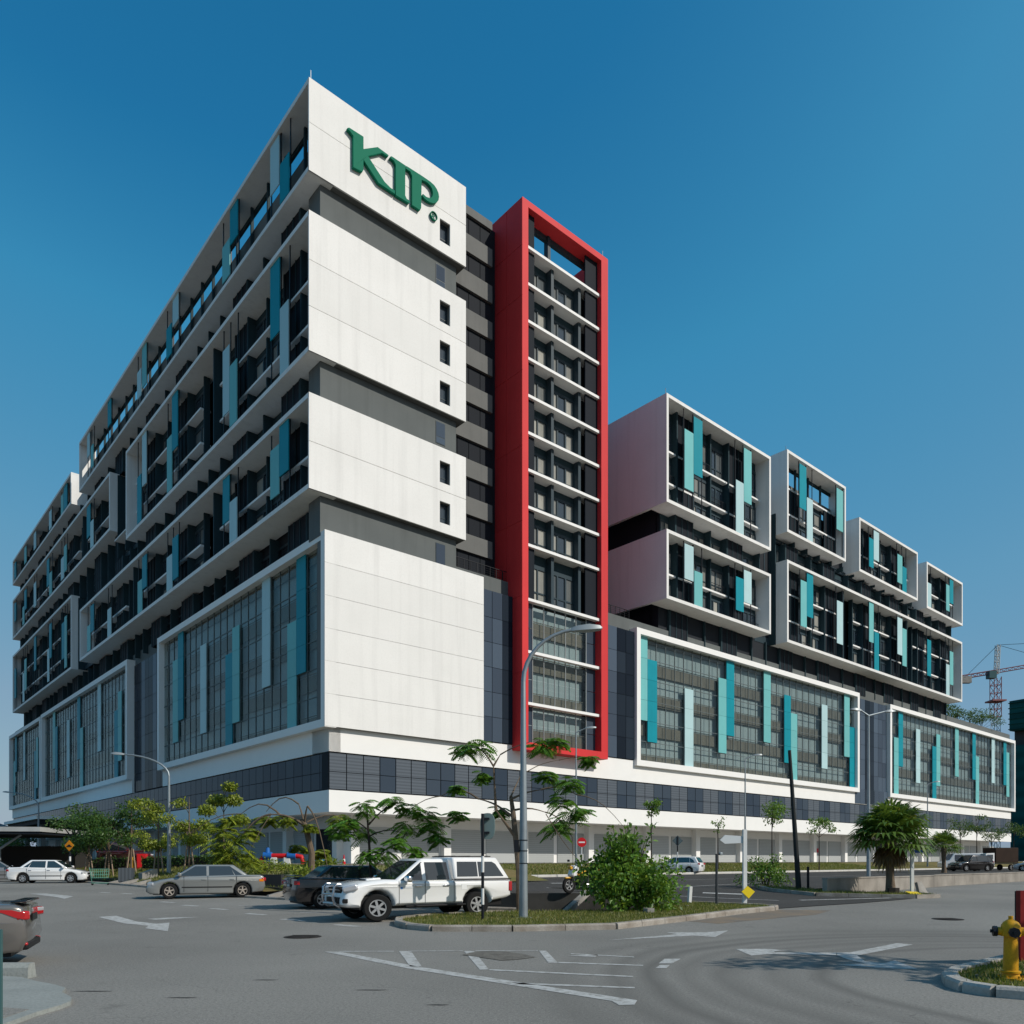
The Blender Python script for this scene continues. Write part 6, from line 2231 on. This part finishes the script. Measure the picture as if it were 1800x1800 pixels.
def feather_tree(name, label, base, trunk, branches, clusters, mleaf, seed, fr=11, fl=0.62, group=None, cat='tree', bark=BARK, leaf=0.22, pairs=9, wd=0.045):
    rg = random.Random(seed)
    root = thing(name, label, cat, base)
    q = MB()
    q.tube([Vector(p[:3]) for p in trunk], [p[3] for p in trunk], 9)
    q.obj('trunk', bark, root, smooth=True)
    q = MB()
    for a, b, sag, r0 in branches:
        pts = branch_pts(a, b, sag)
        q.tube(pts, [r0 * (1 - 0.65 * k / (len(pts) - 1)) for k in range(len(pts))], 6)
        d = (pts[-1] - pts[-2]).normalized()
    if branches:
        q.obj('limb', bark, root, smooth=True)
    q = MB()
    for (x, y, z, r_) in clusters:
        for k in range(fr):
            a = rg.uniform(0, 2 * PI)
            el = rg.uniform(-0.25, 0.75)
            d = Vector((math.cos(a) * math.cos(el), math.sin(a) * math.cos(el), math.sin(el)))
            o_ = Vector((x, y, z)) + rvec(rg) * r_ * 0.35
            frond(q, o_, d, fl * r_ / 0.6 * rg.uniform(0.7, 1.15), rg, 0.75, pairs, leaf * rg.uniform(0.8, 1.1), wd)
    q.obj('crown', mleaf, root, recalc=False)
    return root
S = 25.0 / 1398
def px25(x, y, dy=0.0, Y=25.0):
    s = Y / 1398
    return ((x - 900) * s, dy, 1.75 + (1512 - y) * s)
def rel(base, x, y, dy=0.0, Y=25.0):
    p = px25(x, y, dy, Y)
    return (p[0] - base[0], dy, p[2] - base[2])
B = (0.25, 25.6, 0.12)
r_ = lambda x, y, dy=0.0: rel(B, x, y, dy, 25.6)
feather_tree('feathery_tree', 'open feathery-leaved tree with spreading bare limbs behind the pickup tail', B,
    [(0, 0, -0.1, 0.12), (*r_(912, 1530), 0.10), (*r_(906, 1470), 0.09), (*r_(902, 1430), 0.085), (*r_(898, 1400, 0.1), 0.06)],
    [(r_(905, 1470), r_(872, 1425, -0.3), 0.0, 0.06), (r_(872, 1425, -0.3), r_(868, 1350, -0.5), 0.0, 0.05), (r_(868, 1350, -0.5), r_(880, 1330, -0.5), 0.0, 0.035), (r_(868, 1350, -0.5), r_(838, 1318, -0.8), 0.1, 0.03), (r_(880, 1330, -0.5), r_(930, 1312, -0.9), 0.05, 0.025),
     (r_(900, 1435), r_(840, 1402, 0.6), 0.1, 0.05), (r_(840, 1402, 0.6), r_(770, 1395, 1.0), 0.25, 0.035), (r_(770, 1395, 1.0), r_(700, 1430, 1.2), 0.15, 0.02),
     (r_(898, 1405), r_(950, 1390, -0.4), 0.05, 0.045), (r_(950, 1390, -0.4), r_(1010, 1400, -0.7), 0.15, 0.035), (r_(1010, 1400, -0.7), r_(1090, 1455, -0.8), 0.25, 0.02),
     (r_(900, 1425), r_(960, 1425, 0.8), 0.1, 0.04), (r_(960, 1425, 0.8), r_(1010, 1470, 1.0), 0.2, 0.025), (r_(960, 1430, 0.2), r_(1035, 1530, 0.2), -0.15, 0.015), (r_(1010, 1470, 1.0), r_(1012, 1540, 1.0), 0.02, 0.015),
     (r_(898, 1400), r_(915, 1360, 0.7), 0.0, 0.035), (r_(915, 1360, 0.7), r_(985, 1330, 0.9), 0.1, 0.02), (r_(985, 1330, 0.9), r_(1045, 1325, 0.9), 0.05, 0.015)],
    [(*r_(836, 1318, -0.8), 0.62), (*r_(820, 1322, -0.7), 0.45), (*r_(952, 1318, -0.9), 0.5), (*r_(975, 1312, -0.8), 0.42), (*r_(1040, 1328, 0.9), 0.36), (*r_(850, 1365, -0.3), 0.3), (*r_(800, 1385, 0.5), 0.3), (*r_(960, 1365, -0.3), 0.42), (*r_(1000, 1380, -0.6), 0.5), (*r_(985, 1410, -0.5), 0.5), (*r_(1005, 1440, 0.9), 0.7), (*r_(985, 1455, 0.8), 0.6), (*r_(1020, 1425, 0.6), 0.45), (*r_(880, 1425, 0.4), 0.35), (*r_(740, 1430, 1.1), 0.55), (*r_(800, 1430, 0.8), 0.35)],
    LEAF_C, 4, fr=24, leaf=0.24, wd=0.06)
B = (-4.6, 26.2, 0.2)
r_ = lambda x, y, dy=0.0: rel(B, x, y, dy, 26.2)
feather_tree('feathery_tree', 'young feathery tree tied to a dark stake behind the pickup cab', B,
    [(0, 0, -0.1, 0.05), (*r_(650, 1500), 0.045), (*r_(646, 1440), 0.03), (*r_(644, 1415), 0.02)],
    [(r_(648, 1450), r_(700, 1410, 0.3), 0.15, 0.03), (r_(700, 1410, 0.3), r_(760, 1440, 0.5), 0.15, 0.02), (r_(648, 1460), r_(610, 1440, -0.3), 0.1, 0.025), (r_(649, 1470), r_(720, 1470, -0.4), 0.2, 0.025)],
    [(*r_(640, 1418), 0.5), (*r_(690, 1408, 0.3), 0.52), (*r_(720, 1420, 0.3), 0.45), (*r_(608, 1445, -0.3), 0.5), (*r_(632, 1462, 0.2), 0.6), (*r_(600, 1465, -0.2), 0.4), (*r_(715, 1455, 0.2), 0.62), (*r_(700, 1480, -0.3), 0.45), (*r_(755, 1450, 0.5), 0.5), (*r_(770, 1470, 0.4), 0.45), (*r_(645, 1500, -0.2), 0.55), (*r_(680, 1502, -0.3), 0.5), (*r_(730, 1495, -0.3), 0.4)],
    LEAF_C, 8, fr=24, bark=BARKD, leaf=0.24, wd=0.06)
B = (-9.6, 38.0, 0.9)
r_ = lambda x, y, dy=0.0: rel(B, x, y, dy, 38.0)
feather_tree('drooping_tree', 'bare-limbed drooping tree with yellow-green tufts beside the blue fire valves', B,
    [(0, 0, -0.3, 0.17), (*r_(548, 1500), 0.15), (*r_(537, 1452), 0.13), (*r_(530, 1440), 0.10)],
    [(r_(535, 1450), r_(480, 1432, -0.3), 0.15, 0.09), (r_(480, 1432, -0.3), r_(430, 1470, -0.4), 0.25, 0.06), (r_(535, 1450), r_(520, 1412, 0.5), 0.1, 0.06), (r_(520, 1412, 0.5), r_(460, 1425, 0.7), 0.5, 0.045), (r_(535, 1448), r_(545, 1418, -0.5), 0.1, 0.06), (r_(545, 1418, -0.5), r_(582, 1530, -0.6), 0.6, 0.045), (r_(500, 1440, 0), r_(420, 1430, 0.3), 0.6, 0.05), (r_(420, 1430, 0.3), r_(330, 1465, 0.4), 0.3, 0.03), (r_(480, 1432, -0.3), r_(450, 1490, -0.6), 0.1, 0.03), (r_(540, 1445), r_(610, 1440, 0.8), 0.3, 0.04)],
    [(*r_(400, 1475, -0.3), 1.0), (*r_(380, 1495, -0.2), 0.9), (*r_(420, 1490, -0.5), 1.0), (*r_(440, 1462, -0.3), 0.7), (*r_(410, 1505, -0.4), 0.9), (*r_(385, 1455, 0.4), 0.7), (*r_(470, 1440, 0.2), 0.55), (*r_(505, 1443, -0.2), 0.55), (*r_(545, 1455, -0.3), 0.4), (*r_(590, 1440, 0.8), 0.7), (*r_(560, 1500, 0.5), 0.5), (*r_(520, 1490, 0.5), 0.45), (*r_(440, 1510, -0.3), 0.7), (*r_(400, 1440, 0.4), 0.5)],
    LEAF_Y, 15, fr=22, leaf=0.32, wd=0.085)

def leaf_tree(name, label, base, h, crown, mleaf, seed, trunk_r=0.07, n=900, ls=0.16, stake=False, group=None, bark=BARK, lean=0.0):
    """young street tree: trunk, limbs to each clump, leaves in loose clumps"""
    rg = random.Random(seed)
    root = thing(name, label, 'tree', base, 0, group)
    q = MB()
    q.tube([(0, 0, -0.15), (lean * 0.3, 0, h * 0.35), (lean * 0.7, 0.02, h * 0.7), (lean, 0, h * 0.95)], [trunk_r, trunk_r * 0.8, trunk_r * 0.55, trunk_r * 0.25], 7)
    q.obj('trunk', bark, root, smooth=True)
    q = MB()
    q2 = MB()
    tot = sum(c[3] ** 2 for c in crown)
    for (x, y, z, r_) in crown:
        zs = max(h * 0.3, z - r_ * 1.3)
        q2.tube(branch_pts((lean * zs / h, 0, zs), (x, y, z), 0.1), [trunk_r * 0.4 * (1 - 0.13 * k) for k in range(6)], 5)
        m_ = int(n * r_ ** 2 / tot)
        for k in range(m_):
            d = rvec(rg)
            p = Vector((x, y, z)) + Vector((d.x, d.y, d.z * 0.6)) * r_ * rg.random() ** 0.45
            leafquad(q, p, (rvec(rg) + Vector((0, 0, -0.3))).normalized(), rvec(rg), ls * rg.uniform(0.7, 1.4), ls * 0.55)
    q2.obj('limb', bark, root)
    q.obj('crown', mleaf, root, recalc=False)
    if stake:
        for s in (-1, 1):
            q = MB()
            q.tube([(s * 0.35, 0, -0.1), (s * 0.12, 0, 1.7)], 0.05, 5)
            q.obj('stake', mat('stake_wood', (0.33, 0.24, 0.17), 0.9), root)
    return root
def crown_of(rg, h, r_, n, base=0.55):
    return [(rg.uniform(-r_, r_), rg.uniform(-r_, r_), h * rg.uniform(base, 1.0), r_ * rg.uniform(0.45, 0.75)) for _ in range(n)]
LEFT = [(-32.0, 58.0, 5.0, 1.7, 'dark-trunked young tree beside the orange warning sign', LEAF_D, 0.16, False),
        (-29.9, 56.2, 4.4, 1.5, 'staked young tree just past the orange warning sign', LEAF_D, 0.07, True),
        (-28.4, 56.0, 4.6, 1.6, 'staked young tree in front of the dark red wagon', LEAF_D, 0.07, True),
        (-26.9, 56.2, 5.3, 1.8, 'staked young tree beside the red hose cabinet', LEAF_D, 0.08, True),
        (-22.9, 51.5, 4.6, 1.2, 'staked two-tiered young tree beside the bank lamp', LEAF_Y, 0.07, True),
        (-20.3, 50.0, 5.0, 1.1, 'tall narrow staked young tree in front of the shaded podium', LEAF_Y, 0.07, True),
        (-17.4, 48.0, 5.2, 0.8, 'thin young tree with a small tuft at its top', LEAF_Y, 0.05, False)]
for i, (x, y, h, cr, lb, ml, tr, st) in enumerate(LEFT):
    rg = random.Random(40 + i)
    c = crown_of(rg, h, cr, 7 if i != 6 else 5, 0.5 if i not in (5, 6) else 0.55)
    if i in (4, 5):
        c += [(rg.uniform(-0.8, 0.8), rg.uniform(-0.5, 0.5), h * 0.42, 0.7) for _ in range(4)]
    dx, dy = x - BX, y - BY
    u, v = dx * math.cos(ANG) + dy * math.sin(ANG), -dx * math.sin(ANG) + dy * math.cos(ANG)
    leaf_tree('young_tree', lb, (x, y, z_left(u, v, 0, 0)), h, c, ml, 60 + i, tr, 2400, 0.18, st, 'young trees on the grass bank', BARKD if i == 0 else BARK)
RIGHT = [(1145, 70, 1402, 0.9, 'slender young tree rising behind the leafy bush', 450), (1262, 74, 1440, 0.8, 'almost leafless young tree left of the slim lamp', 90), (1357, 79, 1410, 1.9, 'leafiest young tree in front of the shutters by the slim lamp', 900), (1440, 83, 1440, 1.5, 'young tree beside the red shop banner', 650),
         (1688, 102, 1442, 1.6, 'distant young tree next to the small palm', 500), (1717, 104, 1436, 1.8, 'distant young tree above the black sport utility car', 600), (1743, 106, 1452, 1.7, 'distant young tree above the brown lorry', 600), (1782, 108, 1445, 1.9, 'distant young tree above the small silver hatchback', 700)]
for i, (px_, Y, yt, cr, lb, nl) in enumerate(RIGHT):
    rg = random.Random(90 + i)
    x = (px_ - 900) / 1398 * Y
    ztop = 1.75 + (1512 - yt) * Y / 1398
    dx, dy = x - BX, Y - BY
    v = -dx * math.sin(ANG) + dy * math.cos(ANG)
    zb = z_right(60, v, 0, 0) if v > -14.5 else 0.57
    h = ztop - zb
    c = [(rg.uniform(-cr, cr) * 0.7, rg.uniform(-cr, cr) * 0.7, h * rg.uniform(0.72, 1.0), cr * rg.uniform(0.35, 0.6)) for _ in range(7)]
    leaf_tree('young_tree', lb, (x, Y, zb), h, c, LEAF_D if i > 3 else LEAF_B, 120 + i, 0.07, nl, 0.22, False, 'young trees along the sunlit front', BARKD)
# tree beside the hydrant island whose shade falls on the junction
leaf_tree('shade_tree', 'broad street tree on the hydrant island shading the junction', (11.3, 10.4, 0.1), 5.8, [(0.2, 0.3, 4.6, 1.0), (-1.3, 0.6, 4.2, 0.8), (1.2, -0.4, 4.7, 0.9), (0.3, -1.3, 4.1, 0.7), (-0.6, 1.6, 3.6, 0.6), (0.8, 1.0, 5.4, 0.7), (-0.4, -0.4, 5.6, 0.7)], LEAF_D, 333, 0.14, 1000, 0.22)
# roof garden
for i, (u, v, h, lb) in enumerate(((129, 5.0, 6.6, 'tallest roof-garden tree beside the end of the stacked boxes'), (133.5, 4.2, 5.4, 'roof-garden tree second from the stacked boxes'), (138.5, 4.0, 4.8, 'roof-garden tree in the middle of the roof row'), (143.5, 3.5, 4.8, 'bushy roof-garden tree near the crane mast'), (148.5, 3.0, 4.4, 'last dark roof-garden tree at the roof corner'))):
    rg = random.Random(200 + i)
    c = crown_of(rg, h, 2.2, 7, 0.55)
    x, y = W(u, v)
    leaf_tree('roof_tree', lb, (x, y, 26.7), h, c, LEAF_D, 210 + i, 0.09, 700, 0.3, False, 'trees of the roof garden', BARKD)
for i, (x, y, h, lb) in enumerate(((-66, 104, 5.4, 'dark tree behind the car park canopy'), (-78, 120, 6.5, 'far dark tree in front of the small white house'))):
    leaf_tree('far_tree', lb, (x, y, -0.1), h, crown_of(random.Random(i + 5), h, 3.2, 9, 0.4), LEAF_D, 230 + i, 0.2, 1600, 0.35)

# leafy bush on the island
def bush(label, base, rx, ry, h, n, seed, mleaf, ls=0.12, shoots=9, name='bush'):
    rg = random.Random(seed)
    root = thing(name, label, 'bush', base)
    q2 = MB()
    q = MB()
    clumps = []
    for k in range(shoots * 4):
        a = rg.uniform(0, 2 * PI)
        rr = rg.random() ** 0.6
        z = h * rg.uniform(0.12, 0.86) * (1 - 0.38 * rr)
        z *= 1.0 - 0.28 * max(0.0, math.cos(a) * rr)
        clumps.append((math.cos(a) * rr * rx, math.sin(a) * rr * ry, z, rg.uniform(0.18, 0.40) * min(rx, 1.4)))
    for k in range(shoots):
        a = rg.uniform(0, 2 * PI)
        tip = Vector((math.cos(a) * rx * rg.uniform(0.3, 0.8), math.sin(a) * ry * rg.uniform(0.3, 0.8), h * rg.uniform(0.75, 1.04)))
        q2.tube(branch_pts((rg.uniform(-.15, .15), rg.uniform(-.15, .15), 0), tip, 0.1), [0.03, 0.026, 0.022, 0.018, 0.012, 0.008], 5)
        for j in range(46):
            t = rg.uniform(0.35, 1.0)
            p = tip * t + rvec(rg) * 0.13
            leafquad(q, p, (tip.normalized() * 0.6 + rvec(rg)).normalized(), rvec(rg), ls * rg.uniform(0.9, 1.6), ls * 0.6)
    for (x, y, z, r_) in clumps:
        for k in range(n // len(clumps)):
            d = rvec(rg)
            p = Vector((x, y, z)) + d * r_ * rg.random() ** 0.4
            if p.z < 0.02:
                continue
            leafquad(q, p, (d + rvec(rg) * 0.8).normalized(), rvec(rg), ls * rg.uniform(0.7, 1.4), ls * 0.6)
    q2.obj('stem', BARKD, root)
    q.obj('foliage', mleaf, root, recalc=False)
    return root
bush('large leafy green bush growing on the traffic island', (3.62, 25.2, 0.12), 1.42, 1.0, 2.75, 6800, 3, LEAF_B, 0.15, 16)
bush('small scrubby bush at the foot of the leaning black pole', (12.1, 38.0, 0.5), 1.2, 0.8, 1.5, 1300, 6, LEAF_B, 0.12, 8)
bush('grassy shrub between the old silver saloon and the black saloon', (-9.0, 34.6, 0.45), 0.9, 0.7, 1.0, 1300, 9, LEAF_Y, 0.13, 10)
bush('weedy shrub behind the black saloon near the fire inlet', (-9.4, 40.0, 0.9), 1.3, 0.9, 1.0, 1300, 10, LEAF_Y, 0.14, 8)
bush('low green shrub under the drooping tree on the bank', (-13.0, 42.5, 0.95), 1.6, 1.0, 0.9, 1300, 12, LEAF_Y, 0.14, 5)
def hedge(label, a, b, h, wd, seed):
    rg = random.Random(seed)
    a, b = Vector(a), Vector(b)
    root = thing('hedge', label, 'hedge', (a.x, a.y, a.z))
    d = (b - a)
    nn = Vector((-d.y, d.x, 0)).normalized()
    q = MB()
    for k in range(int(d.length * 220)):
        p = d * rg.random() + nn * wd * rg.choice((-1, 1)) * rg.random() ** 0.3 + Vector((0, 0, h * rg.random() ** 0.6 * rg.uniform(0.85, 1.05)))
        leafquad(q, p, rvec(rg), rvec(rg), 0.16, 0.1)
    q.obj('foliage', LEAF_D, root, recalc=False)
    q = MB()
    q.obox(d / 2 + Vector((0, 0, h * 0.42)), d / 2, nn * wd * 0.75, Vector((0, 0, h * 0.42)))
    q.obj('stem', BARKD, root)
hedge('clipped dark hedge between the warning sign and the red cabinet', (-31.6, 59.8, 1.05), (-28.9, 59.8, 1.1), 0.9, 0.35, 1)
hedge('clipped dark hedge running behind the bank lamp', (-26.4, 57.2, 1.15), (-19.4, 54.0, 1.3), 0.85, 0.35, 2)

# fan palms
def palm(label, base, th, cr, n, seed, skirt=True):
    rg = random.Random(seed)
    root = thing('fan_palm', label, 'palm', base)
    q = MB()
    q.tube([(0, 0, -0.1), (0.02, 0, 0.12), (0, 0, th * 0.3), (-0.02, 0, th * 0.65), (0, 0, th)], [cr * 0.14, cr * 0.11, cr * 0.085, cr * 0.10, cr * 0.12], 12)
    q.obj('trunk', BARK, root, smooth=True)
    def fan(q, o_, d, pet, R_, dry):
        d = d.normalized()
        c = o_ + d * pet
        q.tube([o_, o_ + d * pet * 0.5 + Vector((0, 0, 0.03)), c], [0.02, 0.014, 0.01], 4, cap=False)
        s = d.cross(Vector((0, 0, 1)))
        if s.length < 0.05:
            s = Vector((1, 0, 0))
        s.normalize()
        up_ = s.cross(d)
        m_ = 15
        for k in range(m_):
            a = (k / (m_ - 1) - 0.5) * R(230)
            ld = (d * math.cos(a) + s * math.sin(a)).normalized()
            L = R_ * (1 - 0.25 * abs(a) / R(115)) * rg.uniform(0.9, 1.1)
            p1 = c + ld * L * 0.6 + up_ * 0.04
            p2 = c + ld * L + Vector((0, 0, -L * rg.uniform(0.12, 0.42)))
            w_ = ld.cross(up_).normalized() * L * 0.07
            kk = len(q.v)
            q.v += [tuple(c), tuple(p1 + w_), tuple(p2), tuple(p1 - w_)]
            q.f.append((kk, kk + 1, kk + 2, kk + 3))
            q.m.append(0)
    q = MB()
    for k in range(n):
        a = 2.39996 * k
        el = lerp(-0.28, 1.4, (k + 0.5) / n) + rg.uniform(-0.1, 0.1)
        d = Vector((math.cos(a) * math.cos(el), math.sin(a) * math.cos(el), math.sin(el)))
        fan(q, Vector((0, 0, th)), d, cr * rg.uniform(0.42, 0.6), cr * rg.uniform(0.42, 0.52), False)
    q.obj('crown', LEAF_P, root, recalc=False)
    if skirt:
        q = MB()
        for k in range(34):
            a = 2.39996 * k
            d = Vector((math.cos(a) * 0.6, math.sin(a) * 0.6, -0.8 - 0.3 * (k % 3)))
            fan(q, Vector((0, 0, th * 0.98)), d, cr * 0.3, cr * rg.uniform(0.28, 0.42), True)
        q.obj('dry_skirt', LEAF_DRY, root, recalc=False)
    return root
palm('large fan palm with a brown leaf skirt on the kerbed island by the low wall', (16.45, 34.6, 0.30), 2.35, 1.95, 105, 4)
palm('small distant fan palm near the black sport utility car', (41.0, 75.5, 0.62), 2.3, 2.0, 40, 7, False)

# grass blades on the islands and near banks
def inside_poly(x, y, pl):
    c = False
    n = len(pl)
    for i in range(n):
        x0, y0 = pl[i]
        x1, y1 = pl[i - 1]
        if (y0 > y) != (y1 > y) and x < (x1 - x0) * (y - y0) / (y1 - y0) + x0:
            c = not c
    return c
def turf(pl, n, zf, seed, hh=0.06):
    rg = random.Random(seed)
    q = MB()
    xs = [p[0] for p in pl]
    ys = [p[1] for p in pl]
    k = 0
    while k < n:
        x, y = rg.uniform(min(xs), max(xs)), rg.uniform(min(ys), max(ys))
        k += 1
        if not inside_poly(x, y, pl):
            continue
        z = zf(x, y)
        a = rg.uniform(0, 2 * PI)
        h = hh * rg.uniform(0.5, 1.6)
        dx, dy = math.cos(a) * 0.012, math.sin(a) * 0.012
        q.face([(x - dx, y - dy, z), (x + dx, y + dy, z), (x + rg.uniform(-.5, .5) * h, y + rg.uniform(-.5, .5) * h, z + h)])
    o = q.obj('grass', GRASSM, recalc=False)
    o['kind'] = 'stuff'
    tag(o, 'short dry-tipped grass covering the kerbed ground', 'grass', 'grass patches')
    return o
turf(ISL, 42000, lambda x, y: hl(y) + 0.10, 1, 0.06)
turf(HIS, 26000, lambda x, y: 0.09, 2, 0.05)
turf(RIS, 6000, lambda x, y: max(hl(y), zu(x, y)) + 0.10, 3, 0.08)
rg = random.Random(77)
q = MB()
for k in range(42000):
    if rg.random() < 0.45:
        u, v = rg.uniform(-13.6, -5), rg.uniform(-22, 24)
        z = z_left(u, v, 0, 0)
    else:
        u, v = rg.uniform(7, 70), rg.uniform(-14.4, -6)
        z = z_right(u, v, 0, 0)
    x, y = W(u, v)
    a = rg.uniform(0, 2 * PI)
    h = rg.uniform(0.06, 0.2)
    dx, dy = math.cos(a) * 0.03, math.sin(a) * 0.03
    q.face([(x - dx, y - dy, z), (x + dx, y + dy, z), (x + rg.uniform(-.5, .5) * h, y + rg.uniform(-.5, .5) * h, z + h)])
o = q.obj('grass', GRASSM, recalc=False)
o['kind'] = 'stuff'
# litter of leaves and stones on the islands
for i, (x, y, z, s) in enumerate(((7.15, 10.75, 0.10, 0.05), (6.6, 11.3, 0.1, 0.03), (5.9, 26.8, 0.2, 0.05), (4.15, 24.2, 0.14, 0.22))):
    q = MB()
    rg = random.Random(i)
    q.prism([(s * math.cos(k * PI / 3.5) * rg.uniform(0.7, 1.2), s * math.sin(k * PI / 3.5) * rg.uniform(0.7, 1.2)) for k in range(7)], -0.02, s * 0.7)
    tag(q.obj('stone', CONC, loc=(x, y, z)), ('grey stone beside the hydrant foot', 'pebble at the tip of the hydrant island', 'pale stone on the grass by the white bollard', 'rubble lump under the leafy bush')[i], 'stone')
